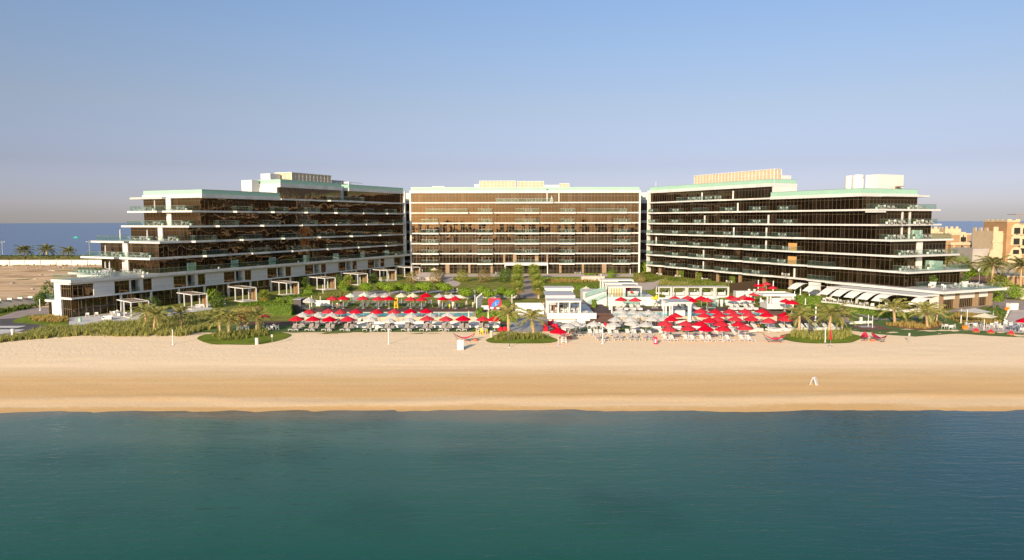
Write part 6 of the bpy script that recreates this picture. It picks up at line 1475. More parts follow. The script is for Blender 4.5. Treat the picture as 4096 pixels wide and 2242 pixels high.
# centre block balconies
for k, cs in {1: (1, 3, 4), 2: (0, 2, 3, 4), 3: (0, 4), 4: (0, 2, 3, 4), 5: (1, 2, 3, 4), 6: (1, 2, 3, 4)}.items():
    for i in cs:
        a, b = bal[i]
        balcony_set(CB, (a + b) / 2 + .6, -1.0, k, f'on the {fl[k]} floor, {nth(i + 1)} balcony of the centre block', 0)
for i, x in enumerate((-8.4, -5.8, -3.4, 1.5, 4.6)): balcony_set(CB, x, -1.0, 7, f'{nth(i + 1)} on the top floor of the centre block', 0)
for i, (x, y) in enumerate([(740, 165), (905, 165)]): diningset(f'{("left", "right")[i]} of the entrance portal at the centre block', qg(4 if i == 0 else 5, (1630, 875)[i], 160), .1, 2, tb=TB, ch=ROUND)
sl_ = MB(); sl_.add([(0, 0, .3), (-.7, 0, .35), (0, 0, 2.1), (.05, .05, .3), (-.65, .05, .35), (.05, .05, 2.1)], [(0, 1, 2), (3, 5, 4)]); sl_.add([(.08, 0, .3), (.55, 0, .4), (.08, 0, 1.8), (.08, .05, .3), (.55, .05, .4), (.08, .05, 1.8)], [(0, 2, 1), (3, 4, 5)]); sl_.tube((-.8, .02, .25), (.7, .02, .25), .08, n=6); sl_.tube((.04, .02, 0), (.04, .02, 2.2), .03, n=5)
o = tag(sl_.build('sail_sculpture', M['wcanvas']), 'white sailing boat sculpture on the top balcony of the centre block', 'sculpture'); o.location = CB.w(8.9, -1.0, 7 * ST + .01)

# ------------------------------------------------------------------ people
def person(label, loc, rz, pose='stand', top='shirtw', low='navy', hair='hair', skirt=False, h=1.7, sleeve=True):
    """one continuous skinned body; clothing colours by face, hair as a child"""
    s = h / 1.7
    J = {'pel': (0, 0, .94), 'waist': (0, 0, 1.08), 'chest': (0, .01, 1.32), 'neck': (0, 0, 1.47), 'head': (0, -.02, 1.58), 'crown': (0, -.01, 1.68)}
    st = {'stand': (.03, -.03), 'walk': (.26, -.28), 'bend': (.05, -.12), 'sit': (0, 0)}[pose]
    for sg, n, f in ((-1, 'l', st[0]), (1, 'r', st[1])):
        J['hip' + n] = (.1 * sg, 0, .88); J['knee' + n] = (.11 * sg, -f * .55 - .02, .48); J['ank' + n] = (.11 * sg, -f + .03, .09); J['toe' + n] = (.12 * sg, -f - .14, .03)
        J['sh' + n] = (.19 * sg, .01, 1.40); J['elb' + n] = (.25 * sg, f * .45 + .02, 1.13); J['wri' + n] = (.25 * sg, f * .8 - .06, .88); J['pal' + n] = (.25 * sg, f * .85 - .08, .80)
        for i in range(4): J[f'f{i}' + n] = (.25 * sg, f * .85 - .11 + .02 * i, .71 + (.012 if i in (0, 3) else 0))
        J['th' + n] = (.22 * sg, f * .85 - .125, .77)
    if pose == 'bend':
        M_ = Matrix.Rotation(rad(75), 3, 'X')
        for k in list(J):
            if k[:3] in ('wai', 'che', 'nec', 'hea', 'cro') or k[:2] in ('sh', 'el', 'wr', 'pa', 'th') or (k[0] == 'f' and k[1].isdigit()):
                v = Vector(J[k]) - Vector((0, 0, .94)); J[k] = tuple(M_ @ v + Vector((0, 0, .94)))
        for n in 'lr': x = J['sh' + n]; J['elb' + n] = (x[0], x[1] - .05, x[2] - .27); J['wri' + n] = (x[0], x[1] - .12, x[2] - .52)
        for n in 'lr':
            x = J['wri' + n]; J['pal' + n] = (x[0], x[1], x[2] - .08); J['th' + n] = (x[0] * .85, x[1] - .04, x[2] - .1)
            for i in range(4): J[f'f{i}' + n] = (x[0], x[1] - .03 + .02 * i, x[2] - .17)
    if pose == 'sit':
        for k in list(J): J[k] = (J[k][0], J[k][1], J[k][2] - .5)
        for n, sg in (('l', -1), ('r', 1)): J['knee' + n] = (.13 * sg, -.44, .46); J['ank' + n] = (.13 * sg, -.46, .08); J['toe' + n] = (.14 * sg, -.6, .03)
    R0 = {'pel': .15, 'waist': .125, 'chest': .15, 'neck': .055, 'head': .095, 'crown': .075, 'hip': .095, 'knee': .062, 'ank': .042, 'toe': .035, 'sh': .065, 'elb': .043, 'wri': .03, 'pal': .034, 'th': .011}
    E_ = [('pel', 'waist'), ('waist', 'chest'), ('chest', 'neck'), ('neck', 'head'), ('head', 'crown')]
    for n in 'lr':
        E_ += [('pel', 'hip' + n), ('hip' + n, 'knee' + n), ('knee' + n, 'ank' + n), ('ank' + n, 'toe' + n), ('chest', 'sh' + n), ('sh' + n, 'elb' + n), ('elb' + n, 'wri' + n), ('wri' + n, 'pal' + n), ('pal' + n, 'th' + n)]
        E_ += [('pal' + n, f'f{i}' + n) for i in range(4)]
    keys = list(J); ix = {k: i for i, k in enumerate(keys)}
    me = bpy.data.meshes.new('person'); me.from_pydata([Vector(J[k]) * s for k in keys], [(ix[a], ix[b]) for a, b in E_], [])
    o = bpy.data.objects.new('tmp', me); C.objects.link(o)
    sk = o.modifiers.new('skin', 'SKIN'); o.modifiers.new('sub', 'SUBSURF').levels = 1
    for k, v in zip(keys, me.skin_vertices[0].data):
        b = k[:-1] if k[-1] in 'lr' and k not in ('pel',) and k[:-1] in R0 else k
        r = R0.get(b, .009) * s; v.radius = (r, r * (.72 if k in ('waist', 'chest', 'pel') else 1)); v.use_root = (k == 'pel')
    me2 = bpy.data.meshes.new_from_object(o.evaluated_get(bpy.context.evaluated_depsgraph_get()))
    bpy.data.objects.remove(o)
    for k in ('skin', top, low, 'black'): me2.materials.append(M[k])
    pel = Vector(J['pel']) * s; nk = Vector(J['neck']) * s
    ax = (nk - pel).normalized(); Ln = (nk - pel).length
    for p in me2.polygons:
        p.use_smooth = True; c = p.center; u = (c - pel).dot(ax) / Ln
        arm = abs(c.x) > .205 * s and c.z > .66 * s - (.5 if pose == 'sit' else 0)
        if pose == 'bend' and c.z < .8 * s and c.y < -.25: arm = True
        if c.z < .06 * s and pose != 'sit': p.material_index = 3
        elif arm: p.material_index = 1 if (sleeve and abs(c.x) < .235 * s and u > .55) else 0
        elif .12 < u < .97: p.material_index = 1
        elif u <= .12 and (c - pel).length < (.62 if skirt else .45) * s and c.z < .99 * s: p.material_index = 2
        elif pose == 'sit' and u <= .12 and c.z > .3 * s: p.material_index = 2
        else: p.material_index = 0
    r = bpy.data.objects.new('person', me2); C.objects.link(r); r.location = loc; r.rotation_euler = (0, 0, rz)
    hd = Vector(J['head']) * s; hm = MB(); hm.ball((0, 0, 0), (.105 * s, .115 * s, .10 * s), 10, 7)
    up = (Vector(J['crown']) - Vector(J['head'])).normalized()
    ho = hm.build('hair', M[hair], r, smooth=True); ho.location = hd + up * .055 * s + Vector((0, .025, 0))
    fc = MB()
    for sg in (-1, 1): fc.ball((.035 * sg, -.098, .0), (.013, .008, .009), 6, 4)
    fc.ball((0, -.108, -.03), (.014, .02, .022), 6, 4); fc.ball((0, -.094, -.065), (.026, .008, .007), 6, 4)
    fo = fc.build('face', M['skin'], r); fo.location = hd; fo.scale = (s, s, s)
    return tag(r, label, 'person')
def pz(r, x, y): return qz(r, x, y, TZ)
person('person in white top and red shorts bending over a lounger', pz(3, 1025, 722), .9, 'bend', 'shirtw', 'redg')
person('person in a white shirt standing between two loungers', pz(3, 1095, 690), 2.6, 'stand', 'shirtw', 'navy')
person('person in black clothing standing at a white daybed', qg(3, 1675, 1018), 2.8, 'stand', 'black', 'black')
person('person in white top and shorts striding along the deck', pz(4, 523, 700), 1.5, 'walk', 'shirtw', 'shirtw')
person('person in a white dress walking behind the pool', pz(4, 648, 700), .4, 'walk', 'shirtw', 'shirtw', skirt=True)
person('child in a lime green swim top beside the pool', pz(4, 822, 735), .5, 'stand', 'lime', 'lime', h=1.25)
person('person in a pale short dress next to the child', pz(4, 880, 735), .3, 'walk', 'shirtw', 'shirtw', skirt=True)
person('person in a dark skirt standing at the pool end', pz(4, 1102, 738), 2.9, 'stand', 'bgrey', 'navy', hair='shirtw', skirt=True)
person('person in a long white dress among the round trees', qg(4, 945, 488), 2.9, 'stand', 'shirtw', 'shirtw', skirt=True)
person('person in dark clothes next to the long white dress', qg(4, 912, 485), 0, 'stand', 'black', 'navy')
person('person in red shirt and dark trousers above the brown steps', qg(5, 1187, 755, .4), 0, 'stand', 'shirtr', 'black')
person('person in dark clothes sitting by the red cushions', qg(5, 1535, 1078), .5, 'sit', 'black', 'navy')
person('lifeguard in red and yellow sitting on the yellow chair', pz(3, 2012, 725) + Vector((0, .3, .95)), 0, 'sit', 'shirtr', 'shirtr')
person('sunbather with bare back sitting on a white lawn daybed', qg(6, 1980, 1060) + Vector((0, .2, .1)), 1.0, 'sit', 'skin', 'orange')
# ------------------------------------------------------------------ poles, signs, beach things
def pole(label, p, h, r=.07, name='light_pole', head=None, m='wpaint', cat='post', group=None):
    t = thing(name, label, cat, p, 0, group); MB().tube((0, 0, -.2), (0, 0, h), r, n=8).build('pole', M[m], t)
    MB().lathe([(r * 2.6, 0), (r * 2.4, .08), (r * 1.2, .14)], 10).build('base', M[m], t)
    if head: MB().cbox((0, 0, h), head).build('head', M[m], t)
    return t
pole('white volleyball post on the sand at the left', qg(2, 588, 1322), 2.35, name='volleyball_post', group='beach net posts')
pole('white volleyball post on the sand before the long pool', qg(3, 1885, 1315), 2.35, name='volleyball_post', group='beach net posts')
pole('white pole on the sand before the taupe loungers', qg(5, 1287, 1310), 2.5, name='volleyball_post', group='beach net posts')
pole('white pole at the edge of the right beach island', qg(7, 1038, 1288), 2.2, name='volleyball_post', group='beach net posts')
for i, (r, x, y, y2, l) in enumerate([(5, 1440, 925, 490, 'tall white light pole before the villa cabanas'), (6, 860, 948, 710, 'tall white light pole right of the pool gazebo'), (6, 1742, 948, 715, 'tall white light pole among the red parasols'), (6, 460, 560, 405, 'white light pole left of the curtained cabanas'), (6, 947, 545, 405, 'white light pole behind the second cabana pair'), (6, 1378, 560, 405, 'white light pole before the last cabana'),
        (4, 1858, 770, 490, 'white light pole beside the food trailer'), (7, 880, 930, 690, 'white light pole with string lights behind the right island'), (7, 710, 660, 555, 'short white light pole on the thick hedge'), (2, 1455, 680, 560, 'white bollard post by the second villa pergola'), (3, 610, 690, 510, 'white post behind the white banner'), (3, 752, 620, 520, 'thick white post right of the white banner'), (3, 797, 490, 330, 'thin white post on the villa bank'), (3, 1762, 300, 205, 'white post before the seventh pergola'), (4, 372, 170, 75, 'white post before the left end of the centre block'), (4, 1245, 690, 495, 'white post at the left of the white gate fins'), (1, 668, 760, 565, 'white post at the corner of the left road'), (5, 1262, 265, 150, 'thin white pole on the lawn before the centre block'), (5, 1745, 150, 70, 'white post at the right end of the centre block'), (6, 2000, 480, 250, 'white column at the far red parasols, left one'), (6, 2248, 470, 265, 'white column at the far red parasols, right one'), (7, 628, 500, 295, 'white column at the first shade sail, left one'), (7, 773, 470, 285, 'white column at the first shade sail, right one'), (8, 1440, 970, 730, 'leaning white post at the paved terrace corner'), (8, 1980, 830, 765, 'thin white post in the golden grass bed')]):
    p = qg(r, x, y); d = p.y; hh = (y - y2) / 4.147 / F * d
    pole(l, p, hh, .13 if r in (5, 6, 7) and hh > 2 else .09, name='light_pole', group='white light poles')
def framesign(label, p, rz=0, sc=1.0):
    """A-board with two leaning leaves"""
    t = thing('sandwich_board', label, 'sign', p, rz)
    for sg, nme in ((-1, 'front_leaf'), (1, 'rear_leaf')):
        b = MB(); b.cbox((0, sg * .24, .62), (.80, .045, 1.25), 0, sg * .34); lf = b.build(nme, M['wpaint'], t)
        g = MB(); g.cbox((0, sg * .27, .66), (.68, .045, 1.0), 0, sg * .34); g.build('panel', M['sofa'], lf)
        x = MB()
        for i in range(7):
            if sg < 0: x.cbox((random.uniform(-.06, .06), sg * (.295 - .041 * (i - 3)) - .0, .66 + .12 * (i - 3)), (random.uniform(.3, .5), .012, .035), 0, sg * .34)
        if sg < 0: x.build('lettering', M['linkb'], lf)
    t.scale = (sc, sc, sc); return t
framesign('white sandwich board beside the red hammock on the sand', qg(4, 1003, 1405), .05, 1.15)
framesign('white sandwich board standing sideways on the golden sand', gp(3256, 1541), .80, .82)
ps = thing('sign', 'small pink board with white circles on the sand', 'sign', qg(6, 298, 1318), -.4); MB().box(-.28, .28, -.03, .03, .08, 1.15).build('board', M['pink'], ps); MB().box(-.25, .25, -.12, .12, 0, .08).build('foot', M['pink'], ps)
m_ = MB()
for z in (.35, .62): m_.tube((0, -.031, z), (0, -.045, z), .14, n=16)
m_.build('emblem', M['wpaint'], ps)
for i, (r, x, y, l) in enumerate([(2, 2235, 1320, 'small grey sign on a post by the left beach island'), (8, 578, 1298, 'small grey sign on a post on the right sand')]):
    t = thing('sign', l, 'sign', qg(r, x, y), 0, 'small beach signs'); MB().tube((0, 0, -.1), (0, 0, 1.35), .03, n=6).build('post', M['steel'], t); MB().box(-.15, .15, -.06, -.03, 1.1, 1.55).build('plate', M['bgrey'], t)
for (r, x, y, l) in [(2, 1982, 1322, 'white bollard bin at the edge of the left beach island'), (4, 1518, 1200, 'cream bollard bin left of the middle beach island'), (4, 1218, 705, 'cream cylindrical bin at the end of the pool deck'), (1, 215, 1165, 'small white light block beside the left car park')]:
    t = thing('litter_bin', l, 'bin', qg(r, x, y) if x != 1218 else pz(r, x, y)); MB().lathe([(.26, 0), (.26, .92), (.22, .95)], 14).build('body', M['wfab'] if 'white' in l else M['cream'], t); MB().lathe([(.28, .95), (.27, 1.02), (.1, 1.04)], 14).build('lid', M['wpaint'], t)
tp = thing('lamp_post', 'thin dark post at the tip of the middle beach island', 'post', qg(4, 1820, 1375)); MB().tube((0, 0, -.2), (0, 0, 2.5), .05, n=8).build('pole', M['dgrey'], tp); MB().lathe([(.16, 0), (.14, .1)], 10).build('base', M['wpaint'], tp)
# hammocks
def hammock(label, p, rz, sc=1.0):
    t = thing('hammock', label, 'hammock', p, rz); L = 1.45; n = 12
    c = MB(); vs = []; fs = []
    for th in (0, .02):
        for i in range(n + 1):
            u = i / n * 2 - 1; z = .38 + .72 * u * u; w = .55 * (1 - u * u) ** .6 + .02
            vs += [(u * L, -w, z + th + .14 * w), (u * L, 0, z + th), (u * L, w, z + th + .14 * w)]
    for th in (0, 1):
        for i in range(n):
            for j in (0, 1):
                b = th * 3 * (n + 1) + 3 * i + j; f = (b, b + 3, b + 4, b + 1); fs.append(f if th else f[::-1])
    for i in range(n):
        for j in (0, 2): a = 3 * i + j; k = 3 * (n + 1); fs.append((a, a + 3, k + a + 3, k + a))
    c.add(vs, fs); c.build('cloth', M['pink'], t, smooth=True)
    f = MB()
    for sg in (-1, 1): f.path([(0, 0, .06), (sg * .8, 0, .12), (sg * 1.45, 0, 1.05), (sg * 1.55, 0, 1.25)], .035, 6); f.tube((sg * .75, -.5, .03), (sg * .75, .5, .03), .035, n=6)
    f.build('stand', M['dgrey'], t); t.scale = (sc, sc, sc)
hammock('pink red hammock before the long pool on the sand', qg(4, 1068, 1268), .1, 1.12); hammock('pink red hammock behind the lifeguard chair', qg(5, 650, 1215), -.1, 1.0)
hammock('pink red hammock left of the right beach island', qg(7, 200, 1285), -.25, 1.15); hammock('pink red hammock seen end on, left of the pair', qg(7, 1690, 1250), 1.1, 1.0); hammock('pink red hammock seen end on, right of the pair', qg(7, 1930, 1265), 1.9, 1.0)
for (r, x, y, l) in [(4, 1250, 1262, 'round red brown table beside the first hammock'), (5, 740, 1230, 'round red brown table behind the lifeguard chair'), (7, 220, 1240, 'round red brown table behind the left hammock'), (7, 1830, 1265, 'round red brown table between the hammock pair')]:
    t = thing('drum_table', l, 'table', qg(r, x, y), 0, 'round beach tables'); MB().lathe([(.34, 0), (.40, .18), (.38, .32)], 12).build('drum', M['terra'], t); MB().lathe([(.44, .32), (.44, .37)], 14).build('top', M['wood'], t)
# lifeguard chairs
def guard(label, p, m, rz=0):
    t = thing('lifeguard_chair', label, 'chair', p, rz); t.scale = (.9, .9, .9); f = MB()
    for x in (-.38, .38):
        f.tube((x, -.45, 0), (x * .75, -.22, 1.9), .05, n=6); f.tube((x, .5, 0), (x * .75, .3, 2.5), .05, n=6)
    f.build('legs', M[m], t)
    for i in range(5):
        z = .3 + .3 * i; MB().cbox((0, -.42 + .036 * i, z), (.72 - .03 * i, .05, .07)).build('rung', M[m], t)
    MB().box(-.34, .34, -.25, .3, 1.48, 1.55).build('seat', M[m], t); MB().box(-.3, .3, .28, .33, 1.65, 2.35).build('backrest', M[m], t)
guard('tall yellow lifeguard chair on the deck behind the pool', pz(3, 2010, 725), 'yellow'); guard('tall white lifeguard chair under the large red parasol', qg(5, 645, 1295), 'wpaint')
# red bean bags and round red seats
for i, (x, y) in enumerate([(330, 1015), (415, 995), (350, 1060), (470, 1035), (345, 1095), (440, 975), (510, 1050)]):
    t = thing('bean_bag', f'red bean bag seat, {nth(i + 1)} of the cluster beside the white umbrellas', 'bean bag', qg(5, x, y + 8), i, 'red bean bags'); MB().lathe([(.36, 0), (.48, .16), (.46, .34), (.30, .52), (.08, .6)], 12).build('seat', M['rfab'], t); MB().ball((0, .25, .5), (.36, .2, .32), 10, 6).build('backrest', M['rfab'], t)
for i, (x, y) in enumerate([(500, 985), (560, 985), (540, 1030), (640, 1060), (850, 1010)]):
    t = thing('pouf_chair', f'grey round lounge chair, {nth(i + 1)} from the left beside the red bean bags', 'armchair', qg(5, x, y + 8), i, 'grey lounge chairs'); MB().lathe([(.40, .12), (.52, .3), (.50, .45), (.2, .5)], 12).build('seat', M['sofa'], t); MB().lathe([(.5, 0), (.3, .12)], 10).build('base', M['wpaint'], t)
for i, (x, y) in enumerate([(1690, 1120), (1935, 1140), (2270, 1165)]):
    t = thing('fire_pit_seat', f'red pyramid cushion on a brown crate, {nth(i + 1)} from the left on the right lawn', 'seat', qg(8, x, y), .2, 'red pyramid seats'); MB().box(-.5, .5, -.3, .3, 0, .3).build('crate', M['wood'], t); MB().lathe([(.62, .3), (.05, .72)], 4).build('cushion', M['rfab'], t)
for i, (x, y) in enumerate([(1665, 1100), (1740, 1095)]):
    t = thing('bean_bag', f'orange red bean bag, {("left", "right")[i]} of two beside the middle palms', 'bean bag', qg(4, x, y), 0, 'orange bean bags'); MB().lathe([(.42, 0), (.55, .2), (.42, .5), (.1, .75)], 12).build('seat', M['rfab'], t)
# sofa with red diamond cushions
sp = qg(5, 1380, 1085); spawn(WS, 'sofa', 'long white sofa with two red diamond cushions', 'sofa', sp, 0, None, 1.35)
for i, x in enumerate((-.5, .65)):
    cu = MB(); cu.cbox((0, 0, 0), (.5, .14, .5)); cu.xf(Matrix.Rotation(PI / 4, 4, 'Y')); o = tag(cu.build('cushion', M['rfab']), f'red diamond cushion, {("left", "right")[i]} one on the long white sofa', 'cushion'); o.location = sp + Vector((x, .1, 1.0))
# figure eight sculpture
e8 = thing('sculpture', 'dark figure eight sculpture of linked hoops on the right island', 'sculpture', qg(7, 797, 1165))
def torus(mb, R, r, c, n=24, k=8):
    vs = []; fs = []
    for i in range(n):
        a = 2 * PI * i / n
        for j in range(k):
            b = 2 * PI * j / k; rr = R + r * math.cos(b); vs.append((c[0] + rr * math.cos(a), c[1] + r * math.sin(b) * 1.5, c[2] + rr * math.sin(a)))
    for i in range(n):
        for j in range(k): fs.append((i * k + j, ((i + 1) % n) * k + j, ((i + 1) % n) * k + (j + 1) % k, i * k + (j + 1) % k))
    return mb.add(vs, fs)
torus(MB(), .36, .12, (0, 0, .75)).build('lower_hoop', M['dgrey'], e8); torus(MB(), .28, .11, (0, 0, 1.42)).build('upper_hoop', M['dgrey'], e8); MB().box(-.4, .4, -.25, .25, -.1, .3).build('plinth', M['black'], e8)
# duck sculpture in its grey arch
dk = thing('duck_sculpture', 'yellow duck on a grey arch with a small penguin figure inside', 'sculpture', qz(6, 290, 720, TZ))
f = MB(); f.path([(-.42, 0, 0), (-.40, 0, 1.3), (-.25, 0, 1.65), (0, 0, 1.75), (.25, 0, 1.65), (.40, 0, 1.3), (.42, 0, 0)], .07, 8); f.build('arch', M['steel'], dk); MB().box(-.7, .7, -.3, .3, 0, .06).build('base', M['steel'], dk)
d_ = MB(); d_.ball((0, 0, 2.0), (.62, .42, .32), 14, 8); d_.ball((.3, 0, 2.42), .25, 12, 8); d_.ball((-.5, 0, 2.18), (.25, .22, .18), 10, 6); d_.build('duck_body', M['yellow'], dk, smooth=True); MB().ball((.56, -.02, 2.38), (.14, .1, .05), 8, 5).build('duck_bill', M['orange'], dk)
MB().ball((0, 0, .55), (.2, .18, .42), 12, 8).build('penguin_body', M['black'], dk, smooth=True); MB().ball((0, -.1, .52), (.13, .1, .32), 10, 6).build('penguin_front', M['shirtw'], dk, smooth=True); MB().ball((0, 0, 1.0), .14, 10, 6).build('penguin_head', M['black'], dk, smooth=True)
# food trailer with rounded ends
tr = thing('food_trailer', 'red rounded food trailer with a blue oval emblem and white S', 'trailer', qz(4, 1575, 775, -.3) , .05)
prof = []; n = 12; hw_, zt = 2.05, 2.75
def rr(u): # rounded rectangle in x,z
    pts = []
    for cx_, cz_, a0 in ((hw_ - .75, zt - .8, 0), (-hw_ + .75, zt - .8, 90), (-hw_ + .3, .75, 180), (hw_ - .3, .75, 270)):
        R_c = .75 if cz_ > 1 else .3
        for i in range(6): a = rad(a0 + 18 * i); pts.append(((cx_ + R_c * math.cos(a)) * u, cz_ + R_c * math.sin(a) * (1 if u == 1 else u)))
    return pts
b = MB(); P0 = rr(1); vs = []; ring = ((-.0, .93), (.12, 1.0), (2.1, 1.0), (2.25, .93))
for y, k in ring: vs += [(x * k, y, 1.5 + (z - 1.5) * k) for x, z in P0]
m0 = len(P0); fs = [tuple(range(m0)), tuple(range(3 * m0, 4 * m0))[::-1]]
for j in range(3): fs += [(j * m0 + i, (j + 1) * m0 + i, (j + 1) * m0 + (i + 1) % m0, j * m0 + (i + 1) % m0) for i in range(m0)]
b.add(vs, fs); b.build('body', M['redg'], tr)
ov = MB(); oc = [(.15 + 1.35 * math.cos(2 * PI * i / 24) * math.cos(.5) - .62 * math.sin(2 * PI * i / 24) * math.sin(.5), 1.62 + 1.35 * math.cos(2 * PI * i / 24) * math.sin(.5) + .62 * math.sin(2 * PI * i / 24) * math.cos(.5)) for i in range(24)]
ov.add([(x, -.012, z) for x, z in oc] + [(x, -.03, z) for x, z in oc], [tuple(range(24))[::-1], tuple(range(24, 48))[::1]] + [(i, (i + 1) % 24, 24 + (i + 1) % 24, 24 + i) for i in range(24)]); ov.build('emblem', M['blue'], tr)
rg = MB(); oc2 = [(.15 + (x - .15) * 1.1, 1.62 + (z - 1.62) * 1.1) for x, z in oc]; rg.add([(x, -.004, z) for x, z in oc2] + [(x, -.011, z) for x, z in oc2], [tuple(range(24)), tuple(range(24, 48))[::-1]] + [(i, (i + 1) % 24, 24 + (i + 1) % 24, 24 + i) for i in range(24)]); rg.build('emblem_ring', M['navy'], tr)
cv = bpy.data.curves.new('letter', 'FONT'); cv.body = 'S'; cv.size = 1.0; cv.extrude = .01; cv.align_x = 'CENTER'
to = bpy.data.objects.new('letter_tmp', cv); C.objects.link(to)
lm = bpy.data.meshes.new_from_object(to.evaluated_get(bpy.context.evaluated_depsgraph_get())); bpy.data.objects.remove(to); lm.materials.clear(); lm.materials.append(M['wpaint'])
lo = bpy.data.objects.new('lettering', lm); C.objects.link(lo); lo.parent = tr; lo.rotation_euler = (PI / 2, 0, 0); lo.location = (.25, -.045, 1.25); tr.scale = (.66, .9, .96)
for x in (-.95, .95):
    w_ = MB(); w_.tube((x, -.05, .42), (x, .25, .42), .36, n=18); wo2 = w_.build('wheel', M['dgrey'], tr); MB().tube((x, -.07, .42), (x, -.05, .42), .2, n=14).build('rim', M['steel'], wo2)
    MB().box(x - .5, x + .5, -.09, -.02, .55, .95).build('mudguard', M['wpaint'], tr)
MB().box(-.4, .4, .8, 1.4, 2.72, 2.95).build('roof_vent', M['steel'], tr)
# white gate fins and boards left of the trailer
gt = thing('gate', 'white stepped gate of tall boards left of the food trailer', 'gate', qz(4, 1290, 775, -.3))
for i in range(5): MB().box(-.3 + i * .22, -.12 + i * .22, i * .5, i * .5 + .15, -.3, 2.9 + .16 * i).build('board', M['wpaint'], gt)
MB().box(.75, 2.3, -.1, .05, -.3, 1.2).build('low_panel', M['wpaint'], gt)
# banner, dark hut, misc
bn = thing('banner', 'white banner with a small black sign on the deck', 'banner', qz(3, 780, 695, TZ)); MB().box(-1.6, 1.6, 0, .05, .1, 1.3).build('cloth', M['wpaint'], bn)
m_ = MB(); [m_.box(-.18 + .09 * i, -.13 + .09 * i, -.02, 0, .55, (.85, .78, .85, .92)[i]) for i in range(4)]; m_.build('lettering', M['black'], bn)
dh = thing('hut', 'small dark stone hut behind the big hedge wall', 'hut', qz(3, 370, 800, -.6)); MB().box(-.75, .75, 0, 3, 0, 2.7).build('wall', M['asph'], dh); MB().box(-.8, .8, -.05, 3.05, 2.7, 2.8).build('roof', M['bgrey'], dh)
rp = thing('stone_ramp', 'pale sloping stone ramp roof in the middle garden', 'ramp', qg(4, 440, 270)); m_ = MB(); m_.add([(-4.2, 0, 0), (4.2, 0, 0), (4.2, 0, 1.1), (-4.2, 0, 1.1), (-3, 8, 0), (4.6, 8, 0), (4.6, 8, 2.0), (-3, 8, 2.0)], [(0, 1, 2, 3), (3, 2, 6, 7), (1, 5, 6, 2), (0, 3, 7, 4), (5, 4, 7, 6)]); m_.build('slab', M['pave'], rp)
rb = thing('stone_ramp', 'pale low stone block on the lawn right of the avenue', 'ramp', qg(5, 1130, 270)); MB().box(-3.4, 3.4, 0, 4, 0, 1.4).build('slab', M['pave'], rb)
wt2 = thing('water_trough', 'long grey reflecting trough behind the round trees', 'trough', qg(4, 1380, 555)); MB().box(-9.3, 9.3, 0, .8, -.1, .75).build('basin', M['linkb'], wt2)
for (r, x, y, l) in [(4, 1215, 592, 'black bird shaped sculpture behind the pool')]:
    t = thing('sculpture', l, 'sculpture', qg(r, x, y)); m_ = MB(); m_.ball((0, 0, .45), (.5, .25, .22), 12, 7); m_.path([(.3, 0, .5), (.5, 0, .95), (.62, 0, 1.25)], [.13, .08, .06], 8); m_.ball((.66, 0, 1.3), (.12, .08, .09), 8, 5); m_.tube((-.1, 0, 0), (-.1, 0, .4), .06); m_.build('body', M['black'], t)
lbx = thing('rescue_board', 'glass board with life ring and yellow flag by the pool', 'board', qz(6, 1235, 720, TZ)); MB().box(-.75, .75, 0, .06, 0, 1.9).build('panel', M['railb'], lbx); torus(MB(), .28, .08, (-.35, -.12, .7)).build('life_ring', M['orange'], lbx); MB().tube((-1.15, 0, 0), (-1.15, 0, 1.7), .03, n=6).build('flag_pole', M['wpaint'], lbx); MB().box(-1.2, -.85, -.03, 0, .9, 1.6).build('flag', M['yellow'], lbx)
pt = thing('planter', 'terracotta planter with a small tree beside the bar pavilion', 'planter', qg(5, 310, 815)); MB().lathe([(.34, 0), (.5, .9), (.46, .95)], 4).build('pot', M['terra'], pt); c_ = bush_mesh(99, .7, .8, 300, .13, 'shrubdry'); o = bpy.data.objects.new('foliage', c_); C.objects.link(o); o.parent = pt; o.location = (0, 0, 1.6); MB().tube((0, 0, .9), (0, 0, 1.9), .05).build('trunk', M['bark'], pt)
nt_ = thing('net_post', 'pair of thin white badminton posts on the brown platform', 'post', qg(7, 1752, 1035)); MB().tube((0, 0, 0), (0, 0, 2.2), .05, n=8).build('post', M['wpaint'], nt_); d2 = qg(7, 1822, 1052) - qg(7, 1752, 1035); MB().tube(d2, d2 + Vector((0, 0, 2.2)), .05, n=8).build('post', M['wpaint'], nt_)
lw_ = thing('low_wall', 'low white wall with a raised block behind the platform', 'wall', qg(7, 1450, 985)); d2 = qg(7, 1820, 970) - qg(7, 1450, 985); m_ = MB(); m_.prism([(0, 0), (d2.x, d2.y), (d2.x, d2.y + .3), (0, .3)], -.2, .45); m_.build('wall', M['white'], lw_); MB().box(d2.x * .5 - .35, d2.x * .5 + .1, .3, .6, -.2, 1.2).build('block', M['white'], lw_)
st = thing('stair', 'broad dark brown timber steps between bar and right pool', 'stair', ((px_x(5, 1190, 131) + px_x(5, 1400, 131)) / 2, 129.0, -.8)); w_ = 3.2
for i in range(9): MB().box(-w_, w_ - .15 * i, .62 * i, .62 * (i + 1), -.2, .16 * (i + 1)).build('step', M['deckd'], st)
MB().box(-w_, w_ - 1.0, 5.58, 22, -.2, 1.3).build('landing', M['deckd'], st)
s2 = thing('stair', 'brown timber steps at the right end of the right pool', 'stair', qg(7, 300, 905))
for i in range(6): MB().box(-2.2, 2.2, .8 * i, .8 * (i + 1), -.2, .16 * (i + 1)).build('step', M['deckd'], s2)
